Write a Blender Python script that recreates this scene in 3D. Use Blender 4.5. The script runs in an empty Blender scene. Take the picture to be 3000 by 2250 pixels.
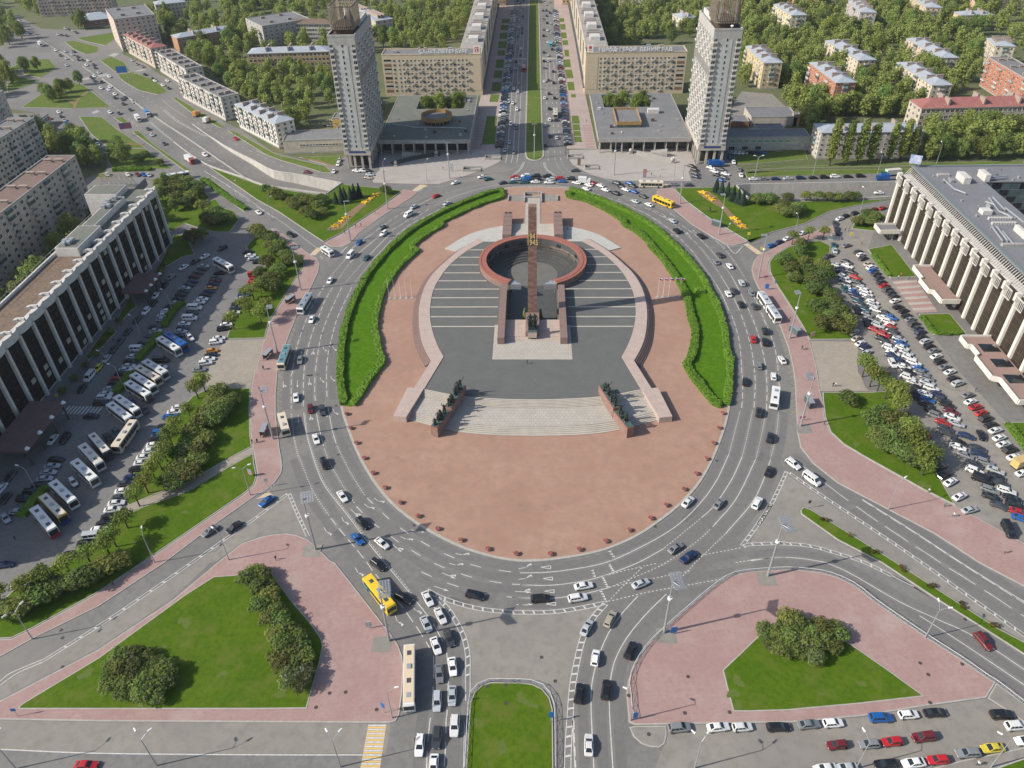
import bpy, bmesh, math, random
from mathutils import Vector, Matrix
from mathutils.geometry import tessellate_polygon

rnd = random.Random(7)
scene = bpy.context.scene
COL = scene.collection
R = math.radians

# ------------------------------------------------------------------ camera, sky, sun, exposure
CAM_H = 150.0
FPX = 2231.1                       # focal length in pixels of a 3000 px wide frame
PITCH, YAW, ROLL = R(37.365), R(2.0446), R(-1.1757)
_fw = Vector((-math.sin(YAW) * math.cos(PITCH), math.cos(YAW) * math.cos(PITCH), -math.sin(PITCH)))
_rt = Vector((math.cos(YAW), math.sin(YAW), 0))
_up = _rt.cross(_fw)
CA = _rt * math.cos(ROLL) + _up * math.sin(ROLL)
CB = -_rt * math.sin(ROLL) + _up * math.cos(ROLL)
CC = _fw
cam = bpy.data.cameras.new('camera')
cam_o = bpy.data.objects.new('camera', cam)
COL.objects.link(cam_o)
cam.sensor_width = 36
cam.lens = 36 * FPX / 3000
cam.clip_start = 1
cam.clip_end = 20000
M = Matrix((CA, CB, -CC)).transposed().to_4x4()
M.translation = (0, 0, CAM_H)
cam_o.matrix_world = M
scene.camera = cam_o

SUN_EL, SUN_AZ = R(34.5), R(15)    # shadows fall towards +x, turned 15 degrees to +y
world = bpy.data.worlds.new('World')
scene.world = world
world.use_nodes = True
wn = world.node_tree.nodes
sky = wn.new('ShaderNodeTexSky')
sky.sky_type = 'NISHITA'
sky.sun_disc = False
sky.sun_elevation = SUN_EL
sky.sun_rotation = R(255)
sky.dust_density = 1.5
wn['Background'].inputs[1].default_value = 0.115
world.node_tree.links.new(sky.outputs[0], wn['Background'].inputs[0])
sun = bpy.data.lights.new('sun', 'SUN')
sun.energy = 4.5
sun.angle = R(0.53)
sun.color = (1.0, 0.93, 0.82)
sun_o = bpy.data.objects.new('sun', sun)
COL.objects.link(sun_o)
sun_o.rotation_euler = Vector((math.cos(SUN_EL) * math.cos(SUN_AZ), math.cos(SUN_EL) * math.sin(SUN_AZ), -math.sin(SUN_EL))).to_track_quat('-Z', 'Y').to_euler()
scene.view_settings.view_transform = 'Standard'
scene.view_settings.look = 'None'
scene.view_settings.exposure = 0.32
scene.view_settings.gamma = 1
scene.view_settings.use_curve_mapping = False
scene.cycles.max_bounces = 5
scene.cycles.diffuse_bounces = 2
scene.cycles.glossy_bounces = 2
scene.cycles.transmission_bounces = 3
scene.cycles.transparent_max_bounces = 6
scene.cycles.caustics_reflective = False
scene.cycles.caustics_refractive = False
scene.cycles.use_denoising = True

# ------------------------------------------------------------------ surveying: a picture point onto the ground
TILE = {'f': (0, 0, 3000 / 2212), 'n': (0, 0, 1)}
for _r, _y in zip('abcd', (0, 500, 1050, 1650)):
 for _c, _x in zip('1234', (0, 750, 1500, 2200)):
  TILE[_r + _c] = (_x, _y, 800 / 2212)
TILE['m1'] = (1380, 560, 360 / 2212)
TILE['m2'] = (1380, 780, 360 / 2212)
TILE['m3'] = (1140, 1080, 300 / 2212)
TILE['m4'] = (1700, 1080, 300 / 2212)
TILE['z1'] = (1400, 0, 320 / 2212)
TILE['z2'] = (1400, 240, 320 / 2212)

def at(px, py, z=0.0):
 d = CA * ((px - 1500) / FPX) - CB * ((py - 1125) / FPX) + CC
 t = (CAM_H - z) / -d.z
 return Vector((d.x * t, d.y * t))

def px(s):
 out, t = [], TILE['n']
 for tok in s.split():
  if tok in TILE:
   t = TILE[tok]
   continue
  x, y = tok.split(',')
  out.append((t[0] + float(x) * t[2], t[1] + float(y) * t[2]))
 return out

def G(s, z=0.0):
 return [at(x, y, z) for x, y in px(s)]

def smooth(p, closed=False, step=2.0):
 n = len(p)
 out = []
 rng = range(n) if closed else range(n - 1)
 for i in rng:
  a, b = p[i], p[(i + 1) % n]
  p0 = p[(i - 1) % n] if closed or i > 0 else a * 2 - b
  p3 = p[(i + 2) % n] if closed or i < n - 2 else b * 2 - a
  k = max(1, int((b - a).length / step))
  for j in range(k):
   t = j / k
   out.append(0.5 * ((2 * a) + (b - p0) * t + (2 * p0 - 5 * a + 4 * b - p3) * t * t + (3 * a - p0 - 3 * b + p3) * t ** 3))
 if not closed:
  out.append(p[-1].copy())
 return out

def area(p):
 return sum(p[i].x * p[(i + 1) % len(p)].y - p[(i + 1) % len(p)].x * p[i].y for i in range(len(p))) / 2

def ccw(p):
 return p if area(p) > 0 else p[::-1]

def inset(p, d):
 p = ccw(p)
 n = len(p)
 out = []
 for i in range(n):
  e1 = (p[i] - p[i - 1])
  e2 = (p[(i + 1) % n] - p[i])
  if e1.length < 1e-5 or e2.length < 1e-5:
   out.append(p[i].copy())
   continue
  n1 = Vector((-e1.y, e1.x)).normalized()
  n2 = Vector((-e2.y, e2.x)).normalized()
  m = n1 + n2
  if m.length < 1e-4:
   m = n1
  m.normalize()
  out.append(p[i] + m * (d / max(0.4, m.dot(n1))))
 return out

def offset_line(p, d):
 out = []
 for i in range(len(p)):
  a = p[max(0, i - 1)]
  b = p[min(len(p) - 1, i + 1)]
  t = (b - a).normalized()
  out.append(p[i] + Vector((-t.y, t.x)) * d)
 return out

def resample(p, step):
 out = [p[0].copy()]
 acc = 0.0
 for a, b in zip(p, p[1:]):
  L = (b - a).length
  pos = step - acc
  while pos <= L:
   out.append(a.lerp(b, pos / L))
   pos += step
  acc = L - (pos - step)
 return out

def inside(pt, poly):
 c = False
 n = len(poly)
 for i in range(n):
  a, b = poly[i], poly[i - 1]
  if (a.y > pt.y) != (b.y > pt.y) and pt.x < (b.x - a.x) * (pt.y - a.y) / (b.y - a.y) + a.x:
   c = not c
 return c

# ------------------------------------------------------------------ materials
MATS = {}

def _mix(nt, a, b, fac):
 m = nt.nodes.new('ShaderNodeMix')
 m.data_type = 'RGBA'
 for sock, v in ((m.inputs[0], fac), (m.inputs[6], a), (m.inputs[7], b)):
  if hasattr(v, 'is_output'):
   nt.links.new(v, sock)
  else:
   sock.default_value = v
 return m.outputs[2]

def C4(c):
 return (c[0], c[1], c[2], 1)

def mat(name, col, rough=0.85, col2=None, scale=0.2, amt=1.0, col3=None, scale3=2.0, bump=0.0, bscale=8.0, metal=0.0, spec=0.5,
  brick=None, emit=None, stretch=None, contrast=(0.35, 0.65), col4=None, scale4=0.1, thr4=(0.56, 0.72)):
 if name in MATS:
  return MATS[name]
 m = bpy.data.materials.new(name)
 m.use_nodes = True
 nt = m.node_tree
 b = nt.nodes['Principled BSDF']
 b.inputs['Roughness'].default_value = rough
 b.inputs['Metallic'].default_value = metal
 b.inputs['Specular IOR Level'].default_value = spec
 geo = nt.nodes.new('ShaderNodeNewGeometry')
 pos = geo.outputs['Position']
 if stretch:
  mp = nt.nodes.new('ShaderNodeMapping')
  mp.inputs['Scale'].default_value = stretch
  nt.links.new(pos, mp.inputs[0])
  pos = mp.outputs[0]
 c = C4(col)
 def noise(sc, det=4.0):
  n = nt.nodes.new('ShaderNodeTexNoise')
  n.inputs['Scale'].default_value = sc
  n.inputs['Detail'].default_value = det
  n.inputs['Roughness'].default_value = 0.62
  nt.links.new(pos, n.inputs['Vector'])
  return n.outputs['Fac']
 def ramp(v, lo, hi):
  r = nt.nodes.new('ShaderNodeMapRange')
  r.inputs[1].default_value = lo
  r.inputs[2].default_value = hi
  r.inputs[4].default_value = amt
  nt.links.new(v, r.inputs[0])
  return r.outputs[0]
 if col2 is not None:
  c = _mix(nt, c, C4(col2), ramp(noise(scale), *contrast))
 if col3 is not None:
  c = _mix(nt, c, C4(col3), ramp(noise(scale3, 5), 0.42, 0.75))
 if col4 is not None:
  c = _mix(nt, c, C4(col4), ramp(noise(scale4, 7), *thr4))
 if brick:
  bw, bh, mort, mc = brick
  t = nt.nodes.new('ShaderNodeTexBrick')
  t.inputs['Scale'].default_value = 1.0
  t.inputs['Brick Width'].default_value = bw
  t.inputs['Row Height'].default_value = bh
  t.inputs['Mortar Size'].default_value = mort
  t.inputs['Mortar Smooth'].default_value = 0.3
  t.inputs['Color1'].default_value = (1, 1, 1, 1)
  t.inputs['Color2'].default_value = (0.8, 0.8, 0.8, 1)
  t.inputs['Mortar'].default_value = (0, 0, 0, 1)
  nt.links.new(pos, t.inputs['Vector'])
  mm = nt.nodes.new('ShaderNodeMix')
  mm.data_type = 'RGBA'
  mm.blend_type = 'MULTIPLY'
  mm.inputs[0].default_value = 0.35
  if hasattr(c, 'is_output'):
   nt.links.new(c, mm.inputs[6])
  else:
   mm.inputs[6].default_value = c
  nt.links.new(t.outputs['Color'], mm.inputs[7])
  c = _mix(nt, mm.outputs[2], C4(mc), t.outputs['Fac'])
 if hasattr(c, 'is_output'):
  nt.links.new(c, b.inputs['Base Color'])
 else:
  b.inputs['Base Color'].default_value = c
 if bump:
  bp = nt.nodes.new('ShaderNodeBump')
  bp.inputs['Strength'].default_value = bump
  bp.inputs['Distance'].default_value = 0.1
  nt.links.new(noise(bscale, 6), bp.inputs['Height'])
  nt.links.new(bp.outputs[0], b.inputs['Normal'])
 if emit:
  b.inputs['Emission Color'].default_value = C4(emit[0])
  b.inputs['Emission Strength'].default_value = emit[1]
 MATS[name] = m
 return m

def mat_paint():
 m = bpy.data.materials.new('car_paint')
 m.use_nodes = True
 nt = m.node_tree
 b = nt.nodes['Principled BSDF']
 oi = nt.nodes.new('ShaderNodeObjectInfo')
 nt.links.new(oi.outputs['Color'], b.inputs['Base Color'])
 b.inputs['Roughness'].default_value = 0.32
 b.inputs['Coat Weight'].default_value = 0.4
 b.inputs['Coat Roughness'].default_value = 0.12
 MATS['car_paint'] = m
 return m

def mat_objcol(name, rough=0.8):
 m = bpy.data.materials.new(name)
 m.use_nodes = True
 nt = m.node_tree
 b = nt.nodes['Principled BSDF']
 oi = nt.nodes.new('ShaderNodeObjectInfo')
 n = nt.nodes.new('ShaderNodeTexNoise')
 n.inputs['Scale'].default_value = 0.6
 n.inputs['Detail'].default_value = 6
 geo = nt.nodes.new('ShaderNodeNewGeometry')
 nt.links.new(geo.outputs['Position'], n.inputs['Vector'])
 mr = nt.nodes.new('ShaderNodeMapRange')
 mr.inputs[1].default_value = 0.3
 mr.inputs[2].default_value = 0.75
 mr.inputs[3].default_value = 1.08
 mr.inputs[4].default_value = 0.72
 nt.links.new(n.outputs['Fac'], mr.inputs[0])
 hs = nt.nodes.new('ShaderNodeHueSaturation')
 nt.links.new(oi.outputs['Color'], hs.inputs['Color'])
 nt.links.new(mr.outputs[0], hs.inputs['Value'])
 nt.links.new(hs.outputs[0], b.inputs['Base Color'])
 b.inputs['Roughness'].default_value = rough
 MATS[name] = m
 return m

def mat_leaf(name, col, col2, hue=0.03, flower=None, trans=0.42):
 m = bpy.data.materials.new(name)
 m.use_nodes = True
 nt = m.node_tree
 b = nt.nodes['Principled BSDF']
 out = nt.nodes['Material Output']
 oi = nt.nodes.new('ShaderNodeObjectInfo')
 geo = nt.nodes.new('ShaderNodeNewGeometry')
 n = nt.nodes.new('ShaderNodeTexNoise')
 n.inputs['Scale'].default_value = 0.55
 n.inputs['Detail'].default_value = 3
 nt.links.new(geo.outputs['Position'], n.inputs['Vector'])
 mr = nt.nodes.new('ShaderNodeMapRange')
 mr.inputs[1].default_value = 0.35
 mr.inputs[2].default_value = 0.65
 nt.links.new(n.outputs['Fac'], mr.inputs[0])
 c = _mix(nt, C4(col), C4(col2), mr.outputs[0])
 hs = nt.nodes.new('ShaderNodeHueSaturation')
 mh = nt.nodes.new('ShaderNodeMapRange')
 mh.inputs[3].default_value = 0.5 - hue
 mh.inputs[4].default_value = 0.5 + hue
 nt.links.new(oi.outputs['Random'], mh.inputs[0])
 nt.links.new(mh.outputs[0], hs.inputs['Hue'])
 mv = nt.nodes.new('ShaderNodeMapRange')
 mv.inputs[3].default_value = 0.7
 mv.inputs[4].default_value = 1.4
 ml = nt.nodes.new('ShaderNodeMath')
 ml.operation = 'FRACT'
 mu = nt.nodes.new('ShaderNodeMath')
 mu.operation = 'MULTIPLY'
 mu.inputs[1].default_value = 37.7
 nt.links.new(oi.outputs['Random'], mu.inputs[0])
 nt.links.new(mu.outputs[0], ml.inputs[0])
 nt.links.new(ml.outputs[0], mv.inputs[0])
 nt.links.new(mv.outputs[0], hs.inputs['Value'])
 nt.links.new(c, hs.inputs['Color'])
 c = hs.outputs[0]
 if flower:
  n2 = nt.nodes.new('ShaderNodeTexNoise')
  n2.inputs['Scale'].default_value = 1.1
  n2.inputs['Detail'].default_value = 5
  nt.links.new(geo.outputs['Position'], n2.inputs['Vector'])
  m2 = nt.nodes.new('ShaderNodeMapRange')
  m2.inputs[1].default_value = 0.56
  m2.inputs[2].default_value = 0.66
  m2.inputs[4].default_value = 0.8
  nt.links.new(n2.outputs['Fac'], m2.inputs[0])
  c = _mix(nt, c, C4(flower), m2.outputs[0])
 nt.links.new(c, b.inputs['Base Color'])
 b.inputs['Roughness'].default_value = 0.75
 b.inputs['Specular IOR Level'].default_value = 0.2
 tr = nt.nodes.new('ShaderNodeBsdfTranslucent')
 nt.links.new(c, tr.inputs[0])
 ms = nt.nodes.new('ShaderNodeMixShader')
 ms.inputs[0].default_value = trans
 nt.links.new(b.outputs[0], ms.inputs[1])
 nt.links.new(tr.outputs[0], ms.inputs[2])
 nt.links.new(ms.outputs[0], out.inputs['Surface'])
 MATS[name] = m
 return m

mat('ground', (0.085, 0.115, 0.035), 0.95, (0.14, 0.135, 0.075), 0.03, 1, (0.065, 0.09, 0.025), 0.5)
mat('asphalt', (0.163, 0.157, 0.149), 0.88, (0.205, 0.198, 0.187), 0.045, 1, (0.135, 0.133, 0.13), 0.6, bump=0.05, bscale=10, col4=(0.215, 0.203, 0.185), scale4=0.018, thr4=(0.5, 0.7))
mat('asphalt_dusty', (0.225, 0.21, 0.188), 0.9, (0.28, 0.26, 0.228), 0.05, 1, (0.185, 0.172, 0.155), 0.4)
mat('asphalt_lot', (0.175, 0.171, 0.166), 0.9, (0.215, 0.208, 0.196), 0.06, 1, (0.145, 0.142, 0.14), 0.9)
mat('forecourt', (0.36, 0.315, 0.255), 0.9, (0.31, 0.275, 0.225), 0.15, 1, (0.27, 0.24, 0.20), 1.2, brick=(1.6, 1.6, 0.03, (0.27, 0.24, 0.20)))
mat('pink_paving', (0.36, 0.225, 0.205), 0.88, (0.41, 0.275, 0.25), 0.12, 1, (0.31, 0.20, 0.185), 0.9, brick=(0.45, 0.3, 0.03, (0.28, 0.185, 0.17)), col4=(0.43, 0.335, 0.305), scale4=0.09, thr4=(0.52, 0.72))
mat('pink_paving_pale', (0.42, 0.34, 0.31), 0.88, (0.36, 0.275, 0.255), 0.12, 1, (0.33, 0.27, 0.25), 0.9)
mat('granite_plaza', (0.43, 0.395, 0.36), 0.8, (0.37, 0.335, 0.31), 0.1, 1, (0.34, 0.31, 0.29), 1.5, brick=(2.4, 1.2, 0.03, (0.31, 0.285, 0.265)))
mat('red_gravel', (0.33, 0.192, 0.140), 0.95, (0.375, 0.235, 0.175), 0.06, 1, (0.295, 0.185, 0.138), 0.35, bump=0.1, bscale=3, col4=(0.235, 0.165, 0.115), scale4=0.11, thr4=(0.58, 0.8))
mat('kerb_stone', (0.42, 0.395, 0.36), 0.85, (0.34, 0.32, 0.29), 0.7)
mat('lawn', (0.066, 0.128, 0.005), 0.95, (0.090, 0.146, 0.008), 0.09, 1, (0.046, 0.098, 0.004), 0.9, bump=0.6, bscale=3.5, spec=0.15, col4=(0.125, 0.140, 0.028), scale4=0.16, thr4=(0.50, 0.74))
mat('lawn_far', (0.10, 0.155, 0.026), 0.95, (0.14, 0.17, 0.04), 0.06, 1, (0.07, 0.115, 0.02), 0.5, bump=0.5, bscale=2, spec=0.15, col4=(0.19, 0.165, 0.08), scale4=0.12, thr4=(0.6, 0.75))
mat('lawn_lush', (0.068, 0.160, 0.006), 0.95, (0.090, 0.185, 0.010), 0.3, 1, (0.045, 0.115, 0.004), 0.8, bump=1.0, bscale=2.5, spec=0.1)
mat('lawn_dry', (0.088, 0.134, 0.014), 0.95, (0.115, 0.135, 0.03), 0.5, 1, (0.07, 0.122, 0.009), 1.2, bump=0.5, bscale=3)
mat('bare_soil', (0.24, 0.155, 0.085), 0.95, (0.19, 0.13, 0.07), 0.4)
mat('cobble', (0.125, 0.130, 0.124), 0.85, (0.155, 0.156, 0.147), 0.25, 1, (0.105, 0.109, 0.105), 2.5, brick=(0.5, 0.3, 0.035, (0.09, 0.094, 0.092)))
mat('white_stone', (0.47, 0.43, 0.37), 0.8, (0.40, 0.365, 0.315), 0.3)
mat('stained_stone', (0.22, 0.20, 0.175), 0.9, (0.30, 0.275, 0.24), 0.8)  # riser shade and joint dirt put into one darker stone colour
mat('pale_paving', (0.48, 0.44, 0.385), 0.8, (0.41, 0.375, 0.33), 0.3, 1, (0.38, 0.35, 0.31), 1.5, brick=(1.25, 1.25, 0.06, (0.30, 0.28, 0.255)))
mat('pink_granite', (0.49, 0.395, 0.345), 0.75, (0.44, 0.35, 0.305), 0.5, 1, (0.40, 0.315, 0.275), 2, brick=(2.2, 1.1, 0.02, (0.37, 0.28, 0.25)))
mat('red_granite', (0.33, 0.115, 0.082), 0.6, (0.27, 0.10, 0.075), 0.6, 1, (0.36, 0.15, 0.11), 3)
mat('rough_granite', (0.22, 0.135, 0.112), 0.8, (0.28, 0.19, 0.16), 0.6, 1, (0.17, 0.105, 0.09), 2.5, bump=0.6, bscale=2)
mat('purple_granite', (0.235, 0.155, 0.135), 0.7, (0.20, 0.135, 0.12), 0.7, 1, (0.28, 0.195, 0.17), 3, brick=(1.6, 0.7, 0.02, (0.16, 0.11, 0.10)))
mat('obelisk_granite', (0.21, 0.112, 0.085), 0.65, (0.135, 0.078, 0.062), 0.28, 1, (0.33, 0.215, 0.175), 0.75, stretch=(0.6, 0.6, 1.6))
mat('dark_granite', (0.07, 0.073, 0.072), 0.5, (0.10, 0.10, 0.096), 0.5, brick=(1.4, 0.9, 0.03, (0.05, 0.052, 0.052)))
mat('bronze', (0.016, 0.028, 0.027), 0.55, (0.034, 0.052, 0.047), 1.3, 1, (0.013, 0.024, 0.024), 3, metal=0.25)
mat('bronze_plate', (0.06, 0.10, 0.088), 0.7, (0.06, 0.10, 0.09), 1.0)
mat('gilt', (0.60, 0.44, 0.20), 0.5)
mat('white_paint', (0.68, 0.67, 0.64), 0.8, (0.50, 0.49, 0.47), 1.3, 1, (0.40, 0.39, 0.375), 4)
mat('yellow_paint', (0.72, 0.46, 0.12), 0.8, (0.62, 0.42, 0.15), 1.0)
mat('zigzag_paint', (0.42, 0.33, 0.14), 0.85)
mat('concrete', (0.40, 0.385, 0.36), 0.85, (0.32, 0.305, 0.285), 0.25, 1, (0.27, 0.255, 0.235), 1.2)
mat('concrete_white', (0.62, 0.60, 0.57), 0.8, (0.52, 0.50, 0.475), 0.3, 1, (0.45, 0.43, 0.40), 1.1)
mat('retaining', (0.55, 0.53, 0.49), 0.85, (0.42, 0.40, 0.37), 0.3, 1, (0.35, 0.34, 0.32), 1.5, stretch=(1, 1, 0.3))
mat('metal_grey', (0.42, 0.44, 0.46), 0.5, metal=0.5)
mat('metal_dark', (0.09, 0.10, 0.11), 0.5, metal=0.4)
mat('lamp_white', (0.75, 0.76, 0.76), 0.4)
mat('glass_dark', (0.015, 0.018, 0.021), 0.12, spec=0.6)
mat('glass_green', (0.05, 0.085, 0.085), 0.15, (0.10, 0.14, 0.14), 0.4, spec=0.6)
mat('glass_bronze', (0.030, 0.024, 0.020), 0.25, (0.055, 0.044, 0.035), 1.2, stretch=(1, 2.0, 0.15))
mat('car_glass', (0.018, 0.024, 0.030), 0.08, spec=0.7)
mat('tyre', (0.018, 0.018, 0.019), 0.85)
mat('rim', (0.30, 0.31, 0.32), 0.35, metal=0.7)
mat('headlight', (0.70, 0.72, 0.74), 0.2)
mat('taillight', (0.30, 0.012, 0.012), 0.3)
mat('roof_grey', (0.17, 0.172, 0.178), 0.85, (0.215, 0.215, 0.218), 0.15, 1, (0.13, 0.13, 0.135), 0.9)
mat('roof_green', (0.13, 0.145, 0.118), 0.85, (0.19, 0.185, 0.155), 0.07, 1, (0.105, 0.12, 0.105), 0.6)
mat('roof_tin', (0.36, 0.40, 0.45), 0.55, (0.28, 0.32, 0.37), 0.3, 1, (0.44, 0.46, 0.48), 1.1, stretch=(1, 1, 1))
mat('roof_red', (0.30, 0.105, 0.09), 0.7, (0.36, 0.17, 0.15), 0.35, 1, (0.24, 0.08, 0.07), 1.2)
mat('roof_rust', (0.165, 0.105, 0.07), 0.95, (0.115, 0.08, 0.06), 0.5, 1, (0.24, 0.19, 0.14), 1.6)
mat('roof_brown', (0.20, 0.135, 0.115), 0.9, (0.165, 0.115, 0.10), 0.3)
mat('plaster', (0.5, 0.45, 0.4), 0.85)
mat('tower_grey', (0.44, 0.44, 0.425), 0.85, (0.36, 0.355, 0.34), 0.18, 1, (0.29, 0.27, 0.245), 0.55, stretch=(1.2, 1.2, 0.35))
mat('tower_panel', (0.50, 0.52, 0.52), 0.8, (0.42, 0.435, 0.435), 0.2, 1, (0.38, 0.37, 0.35), 0.7, stretch=(1.2, 1.2, 0.3))
mat('slab_cream', (0.58, 0.48, 0.34), 0.85, (0.54, 0.45, 0.325), 0.3, 1, (0.47, 0.39, 0.285), 1.0)
mat('window_frame', (0.62, 0.61, 0.58), 0.6)
mat('slat_metal', (0.32, 0.28, 0.21), 0.6, (0.21, 0.175, 0.13), 0.8)
mat('rust', (0.10, 0.058, 0.042), 0.9, (0.06, 0.042, 0.036), 0.8)
mat('ochre_metal', (0.38, 0.235, 0.08), 0.6, (0.28, 0.175, 0.07), 0.5)
mat('sign_blue', (0.02, 0.14, 0.40), 0.5)
mat('sign_navy', (0.03, 0.05, 0.19), 0.5)
mat('letter_white', (0.78, 0.78, 0.77), 0.6)
mat('red_flag', (0.55, 0.03, 0.03), 0.8)
mat('blue_flag', (0.03, 0.06, 0.35), 0.8)
mat('flower_red', (0.36, 0.05, 0.075), 0.9, (0.42, 0.14, 0.17), 3)
mat('flower_yellow', (0.78, 0.50, 0.01), 0.9, (0.70, 0.40, 0.01), 2.5)
mat('bark', (0.065, 0.052, 0.042), 0.95)
mat('skin', (0.42, 0.26, 0.19), 0.7)
mat('poster', (0.20, 0.32, 0.50), 0.5, (0.55, 0.20, 0.15), 0.7)
mat('tarpaulin', (0.01, 0.09, 0.30), 0.6)
mat('wood_brown', (0.20, 0.12, 0.07), 0.8)
mat_paint()
mat_objcol('facade')
mat_objcol('cloth', 0.9)
mat_leaf('leaf', (0.245, 0.305, 0.088), (0.180, 0.245, 0.066), 0.03)
mat_leaf('leaf_lime', (0.235, 0.285, 0.065), (0.175, 0.225, 0.048), 0.015)
mat_leaf('leaf_bush', (0.190, 0.240, 0.060), (0.135, 0.185, 0.044), 0.035, flower=(0.23, 0.19, 0.165))
mat_leaf('leaf_white', (0.17, 0.19, 0.07), (0.12, 0.15, 0.05), 0.02, flower=(0.50, 0.47, 0.38))
mat_leaf('leaf_spruce', (0.035, 0.062, 0.045), (0.026, 0.05, 0.036), 0.01, trans=0.1)
mat_leaf('leaf_hedge', (0.135, 0.245, 0.028), (0.098, 0.19, 0.019), 0.0, trans=0.25)

# ------------------------------------------------------------------ mesh building and naming
class MB:
 def __init__(self):
  self.v, self.f, self.m = [], [], []

 def quad(self, a, b, c, d, mi=0):
  n = len(self.v)
  self.v += [tuple(a), tuple(b), tuple(c), tuple(d)]
  self.f.append((n, n + 1, n + 2, n + 3))
  self.m.append(mi)

 def tri(self, a, b, c, mi=0):
  n = len(self.v)
  self.v += [tuple(a), tuple(b), tuple(c)]
  self.f.append((n, n + 1, n + 2))
  self.m.append(mi)

 def box(self, x0, x1, y0, y1, z0, z1, mi=0, top=None, M=None):
  n = len(self.v)
  vs = [(x0, y0, z0), (x1, y0, z0), (x1, y1, z0), (x0, y1, z0), (x0, y0, z1), (x1, y0, z1), (x1, y1, z1), (x0, y1, z1)]
  if M is not None:
   vs = [tuple(M @ Vector(q)) for q in vs]
  self.v += vs
  self.f += [(n, n + 3, n + 2, n + 1), (n + 4, n + 5, n + 6, n + 7), (n, n + 1, n + 5, n + 4), (n + 1, n + 2, n + 6, n + 5),
     (n + 2, n + 3, n + 7, n + 6), (n + 3, n, n + 4, n + 7)]
  self.m += [mi, mi if top is None else top, mi, mi, mi, mi]

 def sheet(self, loops, z, mi=0):
  loops = [[Vector((p[0], p[1], 0)) for p in l] for l in loops]
  flat = [p for l in loops for p in l]
  n = len(self.v)
  self.v += [(p.x, p.y, z(p) if callable(z) else z) for p in flat]
  for t in tessellate_polygon(loops):
   a, b, c = (flat[i] for i in t)
   if abs((b - a).cross(c - a).z) < 1e-9:
    continue
   if (b - a).cross(c - a).z < 0:
    t = t[::-1]
   self.f.append(tuple(n + i for i in t))
   self.m.append(mi)

 def wall(self, loop, z0, z1, mi=0, closed=True):
  k = len(loop)
  for i in range(k if closed else k - 1):
   a, b = loop[i], loop[(i + 1) % k]
   self.quad((a[0], a[1], z0), (b[0], b[1], z0), (b[0], b[1], z1), (a[0], a[1], z1), mi)

 def prism(self, loop, z0, z1, mi=0, top=None, holes=()):
  loop = ccw([Vector((p[0], p[1])) for p in loop])
  self.wall(loop, z0, z1, mi)
  for h in holes:
   self.wall(ccw([Vector((p[0], p[1])) for p in h])[::-1], z0, z1, mi)
  self.sheet([loop] + list(holes), z1, mi if top is None else top)

 def cyl(self, p0, p1, r0, r1=None, n=8, mi=0, cap=True):
  p0, p1 = Vector(p0), Vector(p1)
  r1 = r0 if r1 is None else r1
  d = (p1 - p0).normalized()
  u = d.orthogonal().normalized()
  w = d.cross(u)
  k = len(self.v)
  for p, r in ((p0, r0), (p1, r1)):
   for i in range(n):
    a = 2 * math.pi * i / n
    self.v.append(tuple(p + (u * math.cos(a) + w * math.sin(a)) * r))
  for i in range(n):
   j = (i + 1) % n
   self.f.append((k + i, k + j, k + n + j, k + n + i))
   self.m.append(mi)
  if cap:
   self.f.append(tuple(k + i for i in reversed(range(n))))
   self.f.append(tuple(k + n + i for i in range(n)))
   self.m += [mi, mi]

 def tube(self, pts, radii, n=7, mi=0):
  for a, b, r, s in zip(pts, pts[1:], radii, radii[1:]):
   self.cyl(a, b, r, s, n, mi)

 def mesh(self, name, mats, shade=False):
  me = bpy.data.meshes.new(name)
  me.from_pydata(self.v, [], self.f)
  for m in mats:
   me.materials.append(MATS[m] if isinstance(m, str) else m)
  if any(self.m):
   me.polygons.foreach_set('material_index', self.m)
  if shade:
   me.polygons.foreach_set('use_smooth', [True] * len(self.f))
  me.update()
  return me

 def build(self, name, mats, parent=None, shade=False, loc=None):
  return obj(name, self.mesh(name, mats if isinstance(mats, (list, tuple)) else [mats], shade), parent, loc)

def obj(name, data, parent=None, loc=None, rz=0.0, color=None):
 o = bpy.data.objects.new(name, data)
 if parent is not None:
  o.parent = parent
 if loc is not None:
  o.location = loc
 if rz:
  o.rotation_euler = (0, 0, rz)
 if color is not None:
  o.color = C4(color)
 COL.objects.link(o)
 return o

def tag(o, label=None, cat=None, group=None, kind=None):
 if label:
  o['label'] = label
 if cat:
  o['category'] = cat
 if group:
  o['group'] = group
 if kind:
  o['kind'] = kind
 return o

def thing(name, label, cat, loc=(0, 0, 0), rz=0.0, group=None):
 return tag(obj(name, None, None, loc, rz), label, cat, group)

ORD = ['first', 'second', 'third', 'fourth', 'fifth', 'sixth', 'seventh', 'eighth', 'ninth', 'tenth', 'eleventh', 'twelfth']

def ordn(i):
 if i < 12:
  return ORD[i]
 n = i + 1
 return '%d%s' % (n, 'th' if 10 <= n % 100 <= 20 else {1: 'st', 2: 'nd', 3: 'rd'}.get(n % 10, 'th'))

# ------------------------------------------------------------------ the setting: ground, roads, pavements, lawns
AX = -0.45                                   # axis of the monument
RC = Vector((AX, 272.4))                     # centre of the broken ring
R_IN, R_OUT = 18.6, 21.5
_a = math.asin(8.95 / R_IN)
PIT = [Vector((AX - 8.95, 231.5)), Vector((AX + 8.95, 231.5))]
PIT += [RC + Vector((math.sin(t), -math.cos(t))) * R_IN for t in [_a + (2 * math.pi - 2 * _a) * i / 64 for i in range(65)]]

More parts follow.
